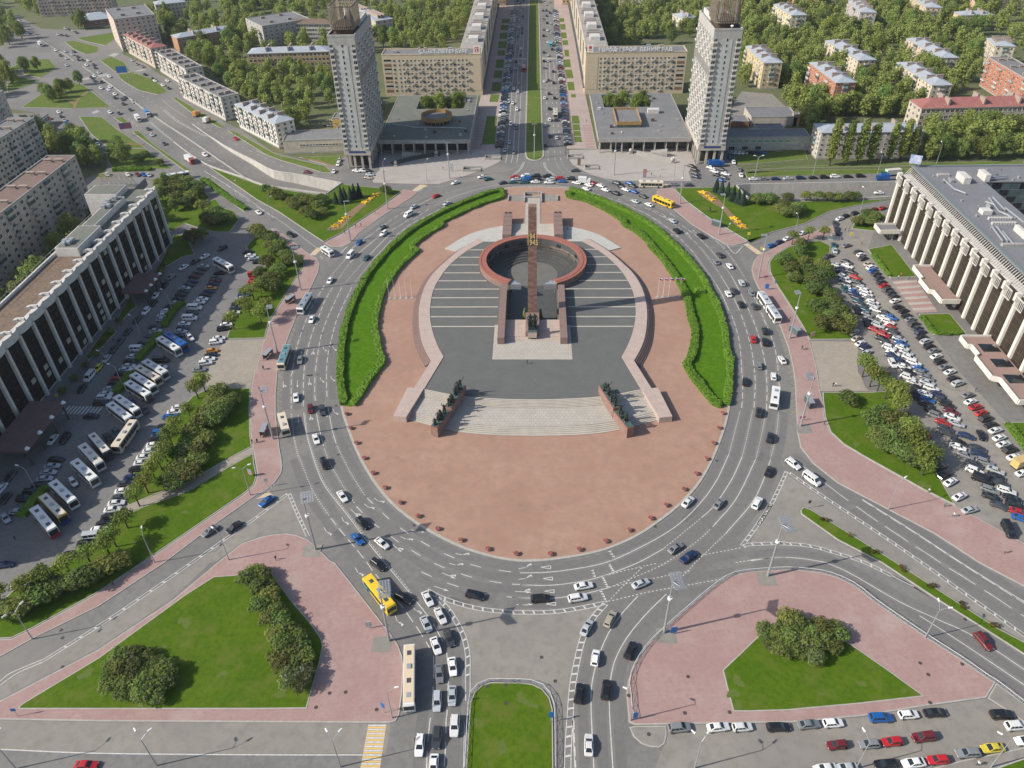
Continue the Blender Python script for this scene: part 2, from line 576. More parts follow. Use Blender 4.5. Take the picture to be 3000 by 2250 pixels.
TL_N = smooth(G('a1 1560,1010 1700,1110 1850,1205 2050,1305 2212,1390 a2 300,1414 450,1442 690,1490'), step=6)
TL_S = smooth(G('a1 1410,1150 1560,1260 1690,1342 1850,1400 2000,1450 a2 56,1500 300,1538 570,1575'), step=6)
TR_N = smooth(G('b3 1825,125 b4 0,118 600,108 1190,95 2000,75 2600,60'), step=12)
TR_S = smooth(G('b3 1890,205 b4 0,236 400,240 870,232 1150,216 2000,180 2600,150'), step=12)
TRENCH_L = TL_N + TL_S[::-1]
TRENCH_R = TR_N + TR_S[::-1]

def sheet_obj(name, loops, z, m, parent=None, kind='structure'):
 mb = MB()
 mb.sheet(loops, z)
 o = mb.build(name, m, parent)
 if parent is None:
  tag(o, kind=kind)
 return o

BIG = [Vector(p) for p in ((-2500, -600), (2500, -600), (2500, 4500), (-2500, 4500))]
ground = sheet_obj('ground', [BIG, PIT, TRENCH_L, TRENCH_R], -0.06, 'ground')

SQUARE = G('a1 -120,20 150,130 330,232 560,240 930,236 975,330 995,440 1180,520 1300,610 1440,660 1480,780 1840,1000 1960,1052 2212,1235 a2 0,1200 200,1248 560,1330 690,1290 740,1240 '
   '1000,1225 1400,1215 1710,1210 n 1466,440 1485,283 1493,179 1504,55 1509,-60 1621,-60 1625.7,55 1637,179 1648.8,312 1660,440 '
   'a3 700,1205 1440,1200 1470,1180 1720,1180 1740,1230 1880,1440 2212,1432 a4 0,1437 1190,1405 2212,1385 2600,1370 n 3150,520 3300,2330 -300,2330 -300,1450 b1 0,1659 b1 700,80 '
   'a1 700,1440 860,1390 880,1220 640,1150 330,1060 380,930 90,880 -120,800')
road = sheet_obj('road', [SQUARE, PIT, TRENCH_L, TRENCH_R], 0.0, 'asphalt')

def island(name, pts, m, h=0.13, kerb=0.3, closed_smooth=False, z0=-0.05, holes=()):
 p = ccw(smooth(pts, True) if closed_smooth else pts)
 mb = MB()
 if kerb:
  q = inset(p, kerb)
  mb.sheet([q] + list(holes), h + 0.012)
  o = mb.build(name, m)
  k = MB()
  k.wall(p, z0, h)
  n = len(p)
  for i in range(n):
   j = (i + 1) % n
   k.quad((p[i].x, p[i].y, h), (p[j].x, p[j].y, h), (q[j].x, q[j].y, h), (q[i].x, q[i].y, h))
   k.quad((q[i].x, q[i].y, h), (q[j].x, q[j].y, h), (q[j].x, q[j].y, h + 0.012), (q[i].x, q[i].y, h + 0.012))
  k.build('kerb', 'kerb_stone', o)
 else:
  mb.prism(p, z0, h, holes=list(holes))
  o = mb.build(name, m)
 tag(o, kind='structure')
 return p

def lawn(s, h=0.2, kerb=0.25, sm=False, far=False, z=0):
 return island('lawn', G(s) if isinstance(s, str) else s, 'lawn_far' if far else 'lawn', h, kerb, sm)

def patch(name, s, m, z):
 return sheet_obj(name, [G(s) if isinstance(s, str) else s], z, m)

# the central island
ISLAND = smooth(G('b2 2060,135 1850,190 1650,265 1470,345 1270,460 1080,615 910,810 830,940 760,1085 700,1280 672,1450 660,1640 c2 658,150 672,300 690,425 720,520 762,640 830,800 920,960 1030,1110 '
     '1150,1230 1310,1350 1500,1460 1700,1550 1950,1622 2170,1650 c3 250,1644 500,1612 750,1557 1000,1452 1170,1342 1350,1202 1500,1042 1600,882 1680,702 1740,522 1768,380 1785,200 1790,0 '
     'b3 1772,1520 1740,1285 1685,1105 1610,965 1545,840 1432,700 1292,560 1152,440 965,330 785,250 605,185 430,138'), True, 3)
island('plaza_ground', ISLAND, 'red_gravel', 0.14, 0.7, holes=[PIT])

# pavements round the ring
WEST_PAVE = ('b2 160,470 330,600 430,678 490,710 515,760 500,830 440,960 340,1150 250,1380 190,1560 c2 175,100 160,300 160,450 170,560 190,720 215,870 205,930 150,1010 80,1070 '
    'c1 2074,1110 1750,1340 1330,1659 d1 800,350 270,610 0,760 -300,900 -300,720 0,620 90,615 250,540 800,240 1160,0 c1 1980,1100 2060,1030 2085,950 2060,800 2045,720 2030,620 2025,400 2035,240 '
    '2060,100 b1 2070,1620 2130,1400 2150,1360 b2 110,1230 200,1080 330,870 400,760 385,710 290,640 170,510 120,470')
island('pavement', G(WEST_PAVE), 'pink_paving')
NW_PAVE = 'b2 1190,155 1280,165 1302,182 1260,215 1020,370 840,500 760,590 700,618 610,618 552,588 700,510 830,420 1000,310 1150,200'
island('pavement', G(NW_PAVE), 'pink_paving')
SW_PAVE = ('d1 -300,1262 0,1118 800,700 1400,300 1760,0 c1 1960,1500 2110,1450 c2 50,1446 130,1430 250,1420 330,1435 420,1470 490,1530 600,1640 d2 640,0 800,200 1000,460 1080,560 1150,660 1185,760 '
   '1195,850 1185,1050 1160,1230 1130,1280 1080,1295 0,1290 d1 800,1283 0,1268')
island('pavement', G(SW_PAVE), 'pink_paving')
SE_PAVE = ('d3 945,1290 925,1050 940,950 1000,800 1100,660 1210,550 1400,380 1600,210 1750,110 1900,70 2212,50 d4 400,58 560,75 700,115 850,190 1000,310 1200,450 1420,600 1700,780 1900,920 1980,970 '
   '1905,1090 1400,1160 900,1240 350,1290 0,1295 d3 1250,1308 1000,1312')
island('pavement', G(SE_PAVE), 'pink_paving')
EAST_PAVE = ('b4 700,430 290,575 150,650 60,690 20,740 5,800 20,870 60,950 150,1090 240,1270 300,1430 340,1600 c4 355,200 365,400 375,600 400,720 500,850 700,1010 1100,1220 1500,1430 1850,1659 d4 2212,190 2700,440 '
    '2700,0 c4 2212,1500 1900,1330 1660,1200 1400,1070 1150,930 900,790 750,700 640,600 595,480 580,350 555,250 535,100 b4 530,1600 500,1470 470,1370 420,1270 330,1120 200,920 150,820 140,740 180,690 300,615 420,570 560,540 700,500')
island('pavement', G(EAST_PAVE), 'pink_paving')
NE_PAVE = 'b3 1170,172 1210,146 1305,140 1330,180 1400,250 1600,400 1740,480 1900,578 1800,607 1730,600 1660,560 1460,440 1280,290 1182,200'
island('pavement', G(NE_PAVE), 'pink_paving')
island('pavement', G('d3 950,1330 985,1410 1050,1465 1120,1490 1190,1495 1235,1465 1252,1400 1250,1318 1000,1320'), 'asphalt_dusty', 0.12, 0.25)
island('pavement', G('d4 1480,1659 1700,1600 2000,1540 2212,1490 2600,1400 2600,1800 1480,1800'), 'asphalt_dusty', 0.12, 0.25)
island('pavement', G('d4 1985,975 2212,1140 2600,1420 2600,1560 2150,1245 1915,1092'), 'asphalt_dusty', 0.12, 0.25)

# pale forecourts, footpaths
patch('forecourt', 'b1 2148,1364 1830,1375 1780,1440 1660,1659 c1 1660,120 1640,180 1690,243 2032,240 2058,100 b1 2068,1620 2128,1400', 'forecourt', 0.1)
patch('forecourt', 'b4 478,1382 835,1388 872,1450 860,1560 870,1640 c4 890,140 930,240 960,266 560,268 538,90 b4 532,1600 504,1470', 'forecourt', 0.1)
patch('footpath', 'c1 2044,718 2056,765 1840,884 1520,1078 1180,1194 1010,1270 1020,1200 1250,1110 1500,1020 1830,830', 'forecourt', 0.17)
patch('parking_lot', 'b1 2212,360 1900,560 1800,620 1560,750 1330,840 1080,1130 700,1659 c1 500,440 0,900 -200,1100 d1 -300,900 -300,500 0,330 100,230 c1 540,1640 1000,1090 1400,470 1690,243 1640,120 b1 1830,1370 1930,1090 2140,760 1990,620 2040,560 2090,480', 'asphalt_lot', 0.004)
patch('parking_lot', 'b4 700,430 800,330 1000,490 945,640 1130,870 1330,1150 1480,1335 1700,1640 c4 2050,500 2700,1200 2700,1700 2212,1490 1660,1195 1480,900 1290,600 1160,260 b4 830,1380 820,1240 560,740 640,620 560,560', 'asphalt_dusty', 0.004)
patch('parking_lot', 'd3 1260,1312 d4 350,1296 900,1246 1400,1166 1900,1098 2150,1250 2500,1500 2000,1535 1480,1640 1300,1800 d3 1100,1800 1230,1480', 'asphalt_dusty', 0.005)
patch('parking_lot', 'd1 -300,1275 0,1273 800,1288 2212,1292 d2 600,1296 1080,1300 1090,1330 1050,1540 0,1545 d1 800,1535 -300,1500', 'asphalt_dusty', 0.005)

# lawns of the square
LAWNS = [lawn(s) for s in (
 'b1 2045,560 1995,615 2020,680 2150,765 2085,900 1935,1090 1865,1270 1835,1366 2145,1358 b2 105,1228 195,1078 325,870 392,760 378,715 285,645 165,515 115,475 b1 2100,520',
 'c1 1690,247 2031,243 2022,400 2027,620 2040,715 1830,828 1500,1016 1250,1106 1040,1196 1000,1100 1100,900 1250,700 1400,480 1560,310',
 'c1 2052,770 2058,850 2080,950 2056,1028 1978,1096 1160,1655 d1 800,236 250,536 90,610 0,614 -300,700 -300,500 0,330 100,230 400,30 c1 540,1650 700,1520 830,1380 930,1272 1010,1272 1180,1198 1520,1082 1840,888',
 'd1 155,1165 200,1130 800,770 1500,260 1735,110 1900,100 d2 0,62 60,60 120,70 300,320 440,480 530,610 545,680 520,800 410,1180 0,1185 d1 155,1185',
 'd2 1668,1800 1700,1659 1732,1140 1768,1045 1832,990 1900,968 2100,975 d3 0,970 160,982 245,1020 305,1095 330,1190 335,1659 345,1800',
 'd3 1705,868 1850,730 1985,600 2090,530 2212,482 d4 370,467 480,480 600,522 750,622 850,687 1100,862 1405,1082 900,1140 300,1195 0,1205 d3 1790,1203 1745,1030',
 'b4 188,690 300,622 420,586 560,570 642,610 642,665 560,730 530,790 600,900 680,1010 730,1130 820,1240 812,1368 474,1370 424,1270 334,1120 204,920 154,820 149,740',
 'c4 580,277 970,277 1165,262 1205,480 1295,600 1405,750 1485,900 1565,1040 1655,1192 1400,1066 1150,926 900,786 750,696 644,598 600,480 584,350',
 'c4 400,1232 425,1207 485,1227 800,1422 1180,1659 d4 1600,272 2000,532 2212,642 2700,940 2700,1060 2212,742 1900,542 1500,292 1060,0 c4 700,1472 405,1262',
 'b4 945,640 1140,600 1340,860 1130,870', 'b4 1360,1165 1610,1160 1750,1330 1480,1332', 'c4 2050,520 2600,520 2600,1100 2300,880', 'b4 815,470 870,360 1000,330 1100,365 1000,492',
 'd4 1990,1659 2212,1580 2600,1450 2600,1800 1900,1800',
)]
# north-west and north-east flower lawns (beside the underpass)
LAWNS.append(lawn('b2 690,112 1150,160 1180,165 1140,198 990,308 820,418 690,508 548,580 390,476 180,333 0,233 a1 1950,1528 1800,1428 1700,1358 a2 56,1512 300,1552 565,1590', 0.25))
LAWNS.append(lawn('b3 1315,145 1820,132 1885,216 b4 0,250 400,254 870,246 1135,232 830,290 640,330 440,430 170,500 0,582 b3 2080,520 1905,570 1745,474 1605,394 1405,244 1335,172', 0.25))
patch('flower_bed', 'b2 570,480 640,430 700,400 760,330 960,190 1010,170 1000,190 880,290 760,400 700,470 610,490', 'bare_soil', 0.275)
patch('flower_bed', 'b3 1490,165 1590,170 1660,220 1780,350 1860,420 1920,475 1850,475 1790,430 1700,310 1560,230', 'bare_soil', 0.275)
# verges of the west road
for s in ('a1 525,340 600,330 800,380 790,420 690,440 600,400', 'a1 620,310 950,258 962,300 850,370 680,332', 'a1 810,490 900,460 1000,500 1060,580 930,580', 'a1 945,605 1080,585 1250,650 1360,740 1280,770 1120,730 1000,660',
   'a1 165,490 400,480 462,550 330,632 190,602', 'a1 90,545 150,520 165,560 150,600 100,590', 'a1 120,610 300,655 270,680 60,750 60,690', 'a1 175,870 340,760 560,650 690,700 890,860 860,872 600,880', 'a1 640,945 830,950 950,1050 1180,1200 900,1205 840,1170 740,1090',
   'a1 920,955 1000,950 1060,1010 1040,1030', 'a1 1070,1070 1120,1058 1260,1180 1560,1390 1490,1380 1250,1200', 'a1 1395,795 1430,790 1810,1020 1790,1040 1560,920', 'a1 1845,1060 1900,1062 2212,1238 a2 200,1262 560,1345 620,1400 540,1398 200,1300 0,1222 a1 2150,1250 1990,1150',
   'a2 350,1275 680,1265 665,1340 600,1345', 'a1 1635,1450 1700,1440 1900,1600 b1 2010,325 1980,335 1900,280 1640,65', 'a1 860,1210 1180,1205 1400,1370 920,1375 870,1300', 'a1 690,1460 880,1390 900,1440 760,1440'):
 lawn(s, 0.15, 0.25, far=True)
for s in ('b1 1260,60 1430,60 1650,160 1700,220 1590,290 1750,230 1800,300 1900,330 1935,400 1860,500 1740,500 1620,470 1500,430 1380,500 1290,330', 'b1 1410,520 1500,520 1580,680 1480,700 1330,790 1260,830', 'b1 1110,1110 1080,1120 960,1250 940,1220 1060,1010', 'b1 950,1300 880,1380 720,1540 690,1510 860,1280'):
 lawn(s, 0.2, 0.25)
# east street verges
for s in ('a3 1800,1265 2212,1225 a4 200,1230 420,1180 460,1290 0,1330 a3 1810,1330', 'a3 1890,1405 2212,1385 a4 0,1392 600,1378 1190,1370 2212,1350 2212,1375 1190,1405 0,1432 a3 2212,1428 1900,1440', 'a3 1870,1375 2212,1352 a4 600,1340 1190,1325 2212,1305 2212,1330 1190,1345 0,1368 a3 2000,1378'):
 lawn(s, 0.12, 0.2, far=True)

# paved squares before the two department stores and the avenue footways
patch('plaza_paving', 'a2 1000,1235 1400,1225 1710,1215 1975,1215 1985,1300 1960,1320 1830,1380 1700,1425 1480,1492 1300,1492 950,1482 940,1440 1000,1380', 'granite_plaza', 0.1)
patch('plaza_paving', 'a3 465,1215 705,1212 1440,1205 1490,1340 1430,1390 1455,1468 870,1466 720,1440 590,1392 490,1335 462,1290', 'granite_plaza', 0.1)
WALK_L = G('n 1372,441 1412,268 1457,0 1466,-60 1509,-60 1504,55 1493,179 1485,283 1466,442')
WALK_R = G('n 1749,436 1713,269 1669,42 1661,0 1651,-60 1621,-60 1625.7,55 1637,179 1648.8,312 1661,436')
island('pavement', WALK_L, 'pink_paving_pale', 0.09, 0.3)
island('pavement', WALK_R, 'pink_paving_pale', 0.09, 0.3)
for s in ('z2 65,1275 180,695 400,695 350,1270', 'z2 225,410 255,255 450,255 410,410', 'z2 265,195 290,10 480,0 465,195', 'z1 305,1580 340,1430 500,1430 490,1590', 'z1 345,1380 375,1210 535,1200 520,1380', 'z1 390,1130 400,1020 560,1020 545,1130', 'z1 400,980 420,840 590,840 570,980', 'z1 430,790 445,670 610,660 590,790',
   'z1 455,620 470,510 630,510 610,620', 'z1 475,475 490,380 650,380 640,475', 'z2 1890,685 2040,685 2075,850 1900,850', 'z2 1905,860 2060,860 2085,985 1920,985', 'z2 1925,995 2075,995 2100,1100 1935,1100', 'z2 1940,1110 2095,1110 2120,1225 1955,1225', 'z2 1880,250 1985,250 1990,320 1885,320',
   'z2 1800,0 1945,0 1970,175 1830,175', 'z1 1760,1410 1905,1410 1945,1590 1790,1590', 'z1 1730,1210 1870,1200 1890,1370 1750,1370', 'z1 1740,1010 1845,1010 1855,1150 1760,1150', 'z1 1700,820 1825,820 1835,920 1720,920', 'z1 1680,660 1795,660 1805,780 1690,780', 'z1 1660,490 1775,490 1780,605 1670,605', 'z1 1650,370 1750,370 1755,450 1655,450'):
 lawn(s, 0.13, 0.15, far=True)
for i in range(9):                                     # striped paving beside the stores
 for sx, x0, x1 in ((-1, 28.3, 33.2), (1, 28.3, 33.2)):
  y = 408 + i * 4.3
  sheet_obj('paving_band', [[Vector((sx * x0, y)), Vector((sx * x1, y)), Vector((sx * x1, y + 2.2)), Vector((sx * x0, y + 2.2))][::sx]], 0.108, 'pink_paving')
MEDIAN = smooth(G('n 1537,425 1537.4,450 1541,462 1550,468 1566,471 1580,469 1592,460 1594,448 1592,425'), False, 1)
lawn(MEDIAN + G('n 1585.9,240 1579.4,0 1577.5,-60 1550.5,-60 1549,0 1542.5,240'), 0.18, 0.8, far=True)
patch('plaza_paving', 'b4 1142,893 1335,878 1512,1143 1330,1152', 'pink_paving', 0.02)
for i in range(6):
 t0, t1 = i / 6 + 0.03, i / 6 + 0.10
 A, B, C, D = G('b4 1142,893 1335,878 1512,1143 1330,1152')
 sheet_obj('paving_band', [[A.lerp(D, t0), B.lerp(C, t0), B.lerp(C, t1), A.lerp(D, t1)]], 0.03, 'pale_paving')

patch('yard', 'a3 1750,1040 2150,1060 a4 330,1000 280,860 170,760 a3 1860,740 1780,860', 'asphalt_dusty', -0.03)
# underpass cuttings
def cutting(N, S, zf, north_mat, ceil=None):
 n = 30
 def at_t(L, t):
  d = [0.0]
  for a, b in zip(L, L[1:]):
   d.append(d[-1] + (b - a).length)
  q = t * d[-1]
  for i in range(len(L) - 1):
   if d[i + 1] >= q:
    return L[i].lerp(L[i + 1], (q - d[i]) / max(1e-6, d[i + 1] - d[i]))
  return L[-1]
 a = [at_t(N, i / n) for i in range(n + 1)]
 b = [at_t(S, i / n) for i in range(n + 1)]
 fl = MB()
 for i in range(n):
  z0, z1 = zf(i / n), zf((i + 1) / n)
  fl.quad((b[i].x, b[i].y, z0), (b[i + 1].x, b[i + 1].y, z1), (a[i + 1].x, a[i + 1].y, z1), (a[i].x, a[i].y, z0))
 o = tag(fl.build('underpass_road', 'asphalt'), kind='structure')
 for L, sgn in ((N, 1), (S, -1)):
  w = MB()
  k = len(L) - 1
  off = offset_line(L, 0.45 * (1 if (L[0] + Vector((0, 0)) - (b[0] if L is N else a[0])).dot(Vector((-(L[1] - L[0]).y, (L[1] - L[0]).x))) > 0 else -1))
  for i in range(k):
   p, q, p2, q2 = L[i], L[i + 1], off[i], off[i + 1]
   top0 = 0.75 if zf(i / k) < -0.25 else 0.35
   top1 = 0.75 if zf((i + 1) / k) < -0.25 else 0.35
   w.quad((p.x, p.y, zf(i / k) - 0.2), (q.x, q.y, zf((i + 1) / k) - 0.2), (q.x, q.y, top1), (p.x, p.y, top0))
   w.quad((p.x, p.y, top0), (q.x, q.y, top1), (q2.x, q2.y, top1), (p2.x, p2.y, top0))
   w.quad((p2.x, p2.y, top0), (q2.x, q2.y, top1), (q2.x, q2.y, -0.3), (p2.x, p2.y, -0.3))
  w.build('retaining_wall', 'retaining', o)
 return o, a, b

def zf_l(t):
 t = max(0, (t - 0.12) / 0.88)
 return -5.3 * t * t * (3 - 2 * t) - 0.002
def zf_r(t):
 t = max(0, min(1, 1 - t / 0.75))
 return -5.0 * t * t * (3 - 2 * t) - 0.002
cut_l, TLa, TLb = cutting(TL_N, TL_S, zf_l, 'retaining')
cut_r, TRa, TRb = cutting(TR_N, TR_S, zf_r, 'retaining')
for o, A, B, zz in ((cut_l, TLa[-1], TLb[-1], -5.5), (cut_r, TRa[0], TRb[0], -5.2)):      # head walls over the tunnel mouths
 d = (A - B)
 n = Vector((d.y, -d.x)).normalized()
 if o is cut_r:
  n = -n
 w = MB()
 loop = [B, A, A + n * 0.5, B + n * 0.5]
 w.prism(loop, -0.9, 0.7)
 for t in (0.0, 0.47, 0.94):
  p = B.lerp(A, t)
  q = B.lerp(A, t + 0.06)
  w.prism([p, q, q + n * 0.5, p + n * 0.5], zz, -0.9)
 back = MB()
 back.wall([B + n * 9, A + n * 9], zz, -0.9, closed=False)  # dark sheet across the tunnel stands in for its unlit depth
 w.build('head_wall', 'concrete', o)
 back.build('tunnel_lining', 'metal_dark', o)
# low dividers of the west road
for s, hh, lab in (('a1 830,640 900,690 1050,800 1250,945 1500,1110 1700,1240 1950,1385 2212,1540', 0.7, 'long low concrete divider along the middle of the west road'), ('a1 670,540 760,600 800,640', 0.3, 'short kerb divider at the far crossing of the west road'), ('a1 500,420 600,495', 0.3, 'short kerb divider beyond the far junction of the west road')):
 mb = MB()
 L = smooth(G(s), step=6)
 for i in range(len(L) - 1):
  def zt(p):
   best = min(range(31), key=lambda k: (p - (TLa[k] + TLb[k]) / 2).length)
   return zf_l(best / 30) if (p - (TLa[best] + TLb[best]) / 2).length < 14 else 0
  p, q = L[i], L[i + 1]
  d = (q - p).normalized()
  n = Vector((-d.y, d.x)) * 0.35
  zp, zq = zt(p), zt(q)
  mb.quad((*(p - n), zp + hh), (*(q - n), zq + hh), (*(q + n), zq + hh), (*(p + n), zp + hh))
  mb.quad((*(p - n), zp), (*(q - n), zq), (*(q - n), zq + hh), (*(p - n), zp + hh))
  mb.quad((*(q + n), zq), (*(p + n), zp), (*(p + n), zp + hh), (*(q + n), zq + hh))
 tag(mb.build('road_divider', 'concrete'), lab, 'barrier')

# ------------------------------------------------------------------ painted markings (flat sheets on the road)
MK, MY, MZ = MB(), MB(), MB()
MKZ = 0.012

def stroke(mb, p, w, z=MKZ):
 L = offset_line(p, w / 2)
 Q = offset_line(p, -w / 2)
 for i in range(len(p) - 1):
  mb.quad((*Q[i], z), (*Q[i + 1], z), (*L[i + 1], z), (*L[i], z))

def line(s, w=0.2, dash=None, mb=None, step=1.0, z=MKZ):
 p = smooth(G(s) if isinstance(s, str) else s, step=step)
 if mb is None and w == 0.2:
  TRACK.append(p)
 if not dash:
  stroke(mb or MK, p, w, z)
  return
 on, off = dash
 f = resample(p, 0.25)
 i = 0
 while i < len(f) - 2:
  j = min(len(f) - 1, i + max(1, int(on / 0.25)))
  seg = f[i:j + 1]
  if len(seg) > 5:
   seg = seg[::4] + ([seg[-1]] if (len(seg) - 1) % 4 else [])
  if len(seg) >= 2:
   stroke(mb or MK, seg, w, z)
  i = j + int(off / 0.25)

def ladder(s, w=1.0, rung=1.6):
 p = smooth(G(s), step=1.0)
 stroke(MK, offset_line(p, w / 2), 0.16)
 stroke(MK, offset_line(p, -w / 2), 0.16)
 for i, q in enumerate(resample(p, rung)[:-1]):
  k = min(range(len(p) - 1), key=lambda a: (p[a] - q).length)
  d = (p[k + 1] - p[k]).normalized()
  n = Vector((-d.y, d.x))
  a, b = q + n * w * 0.45, q - n * w * 0.45 + d * 0.35
  MK.quad((*(b), MKZ), (*(b + d * 0.42), MKZ), (*(a + d * 0.42), MKZ), (*a, MKZ))

TRACK = []
DASH, DOT = (3.4, 1.6), (0.7, 0.6)
LONG = (3.0, 4.5)
# west arc
line('b2 1200,330 1050,430 950,505', 0.2, DASH); line('b2 950,505 800,610 770,650', 0.2)
line('b2 770,650 720,720 600,860 590,880', 0.2, DOT); line('b2 555,930 545,945 480,1055 420,1180 380,1280 345,1380 310,1520 295,1640 c2 287,130 285,300 285,410', 0.2, DASH)
line('c2 282,450 303,640 340,800', 0.17, DOT); line('c2 290,450 311,640 349,800', 0.17, DOT); line('c2 350,800 400,930 470,1090 560,1230 595,1278', 0.2, DOT); line('c2 605,1292 690,1400 800,1530 900,1655 d2 940,55 1035,170 1065,205 1155,320 1190,360 1285,495 1320,545 1410,690', 0.2, DASH)
line('b2 1330,330 1180,435 1100,480', 0.2, DASH); line('b2 1000,530 830,670 760,750', 0.2); line('b2 750,760 650,900', 0.2, DOT); line('b2 620,945 555,1060 505,1190 465,1290 430,1400 400,1530 388,1640 c2 383,250 383,410', 0.2, DASH)
line('c2 386,440 416,640 496,900 556,1030 636,1140 756,1290 846,1410 946,1540 1046,1659 d2 1146,120 1256,255', 0.18); line('c2 395,440 425,640 506,897 566,1025 647,1134 767,1284 857,1404 957,1534 1057,1652 d2 1157,112 1266,250', 0.16, DOT)
line('b2 1400,310 1270,400', 0.2, DASH); line('b2 1090,510 1000,600 880,725', 0.2); line('b2 870,740 725,905', 0.2, DOT); line('b2 695,945 635,1070 580,1190 550,1270 520,1370 490,1550 478,1659 c2 478,120 476,270 482,360', 0.2, DASH)
line('c2 485,420 520,600 548,710', 0.2); line('c2 552,730 600,850 680,990 740,1090 800,1175', 0.2, DOT); line('c2 815,1200 920,1310 1030,1395 1180,1505 1360,1615 d2 1430,-5 1555,50 1600,65 1770,120 1990,160 2212,180', 0.2, LONG)
line('b2 1540,285 1380,370 1250,435 1180,490 1110,545', 0.2, DASH); line('b2 1095,562 1020,645 940,725', 0.2); line('b2 930,740 800,905', 0.2, DOT); line('b2 775,945 715,1070 660,1190 640,1250 610,1370 585,1480 575,1560 571,1640 c2 570,130 572,240 578,340', 0.2, DASH)
line('c2 582,390 620,590 650,690', 0.2); line('c2 655,705 700,800 780,950 885,1115', 0.2, DOT); line('c2 900,1130 990,1220 1130,1345 1285,1450 1460,1550 1660,1640 d2 1705,0 1880,45 2110,75 d3 40,76', 0.2, LONG)
line('d2 1340,70 1500,145 1545,160 1710,212 1820,240 1950,262', 0.2, LONG)
line('d2 2030,272 2212,285', 0.2); line('d2 2130,335 2212,340', 0.2)
# south arc
line('d3 65,78 250,75 450,55 740,0 c3 1000,1550 1300,1380 1500,1200 1650,1000 1760,770', 0.2); line('c3 1760,765 1850,420', 0.2, DOT); line('c3 1860,400 1868,300 1866,150 b3 1862,1640', 0.2, DASH)
line('d3 0,170 250,180 450,165 700,115 1010,0 c3 1230,1540', 0.2); line('c3 1235,1535 1530,1295', 0.2, DOT); line('c3 1535,1290 1640,1190 1780,980 1865,795', 0.2); line('c3 1867,785 1900,650 1950,420', 0.2, DOT); line('c3 1960,400 1970,220 1966,100 b3 1962,1600', 0.2, DASH)
line('d3 0,275 300,285 550,255 780,200', 0.2); line('d3 785,198 1000,110 1240,0 c3 1500,1480 1620,1370', 0.2, DOT); line('c3 1625,1365 1820,1130 1975,815', 0.2); line('c3 1978,805 2020,620 2055,440', 0.2, DOT); line('c3 2062,420 2066,250 2060,120 b3 2050,1560', 0.2, DASH)
line('c3 1730,1420 1950,1160 2050,950 2095,815', 0.2); line('c3 1725,1425 1500,1640 d3 1480,0 1370,120', 0.2, DOT); line('c3 2097,805 2140,620 2160,440', 0.2, DOT); line('c3 2166,420 2168,280', 0.2); line('c3 2166,240 2155,100 b3 2152,1570', 0.2, DASH)
# east arc
line('b3 1862,1640 1850,1450 1830,1330 1780,1170', 0.2, DASH); line('b3 1758,1135 1700,1000 1650,915', 0.2); line('b3 1645,905 1540,760 1475,670', 0.2, DOT); line('b3 1470,662 1330,520 1240,450 1090,350 1000,310 900,262 750,210', 0.2, DASH)
line('b3 1960,1580 1940,1450 1895,1280 1850,1150', 0.2, DASH); line('b3 1842,1130 1780,1000 1690,850', 0.2); line('b3 1685,842 1580,690 1510,605', 0.2, DOT); line('b3 1500,595 1350,460 1160,340 1060,292', 0.2, DASH)
line('b3 2050,1560 2030,1460 1980,1280 1935,1165', 0.2, DASH); line('b3 1928,1150 1850,990 1775,850', 0.2); line('b3 1768,840 1650,690 1600,630', 0.2, DOT); line('b3 1590,620 1500,535 1370,440 1230,360 1110,302', 0.2, DASH)
line('b3 2150,1560 2120,1400 2040,1200 2010,1130', 0.2, DASH); line('b3 1995,1095 1960,1020 1890,880', 0.2, DASH); line('b3 1880,860 1790,720 1690,600', 0.2, DOT); line('b3 1680,592 1550,480 1420,375 1350,330', 0.2, DASH)
# north arc
line('b2 1290,138 1500,125 1700,85 1950,25 a2 2180,1330', 0.18, DOT); line('b2 1480,195 1700,140 1960,80', 0.18, DOT); line('b2 1300,285 1480,195', 0.2); line('b2 1440,285 1620,205 1800,150 1980,110', 0.18); line('b2 1560,290 1800,190 2000,150 2212,128', 0.2)
line('b3 0,125 200,120 440,130 600,165 720,200', 0.2); line('b3 370,75 600,100 720,130 900,200 1050,280', 0.18, DOT); line('a3 550,1395 700,1430 900,1500 1060,1540', 0.2); line('b3 1030,130 1170,145 1180,160', 0.15)
line('a3 350,1305 380,1360 420,1400', 0.15, DOT); line('a3 400,1305 430,1360 500,1420', 0.15, DOT)
ladder('a2 2170,1315 2140,1370 2060,1440', 0.9, 1.8); ladder('a3 258,1315 280,1370 350,1425', 0.9, 1.8)
# hatched borders
ladder('d2 1385,218 1480,268 1650,330 1850,375 2074,397 d3 0,397 280,397 500,372 765,320', 1.0, 2.4)
ladder('d2 1470,280 1530,340 1600,435 1680,590 1715,750 1715,900 1716,1040', 1.0, 2.2)
line('d2 1700,1060 1698,1120', 0.2)
ladder('d3 760,325 660,440 580,590 530,780 490,1000 470,1250 455,1500 450,1700', 1.25, 2.0)
line('d3 492,1270 497,1400 510,1659', 0.2); line('d3 500,1270 505,1400 517,1659', 0.2, (2.0, 0.8))
ladder('c2 268,1095 320,1220 420,1440', 0.8, 1.6); ladder('c2 258,1095 0,1290 c1 1900,1410 1560,1650 d1 900,442 350,790', 0.75, 3.4); line('d1 350,778 150,860 60,905 0,955', 0.2); line('d1 350,800 170,875 80,930 0,990', 0.2)
line('c2 150,1020 20,1110 ', 0.2, DOT)
ladder('c4 290,915 180,1150 60,1350 c3 2100,1180 1980,1360 1862,1520', 0.85, 2.0); ladder('c3 1870,1525 1910,1508 2212,1495 c4 200,1497 450,1515 650,1565 900,1645 d4 1140,100', 0.9, 2.4); line('d4 1140,100 1320,190', 0.2)
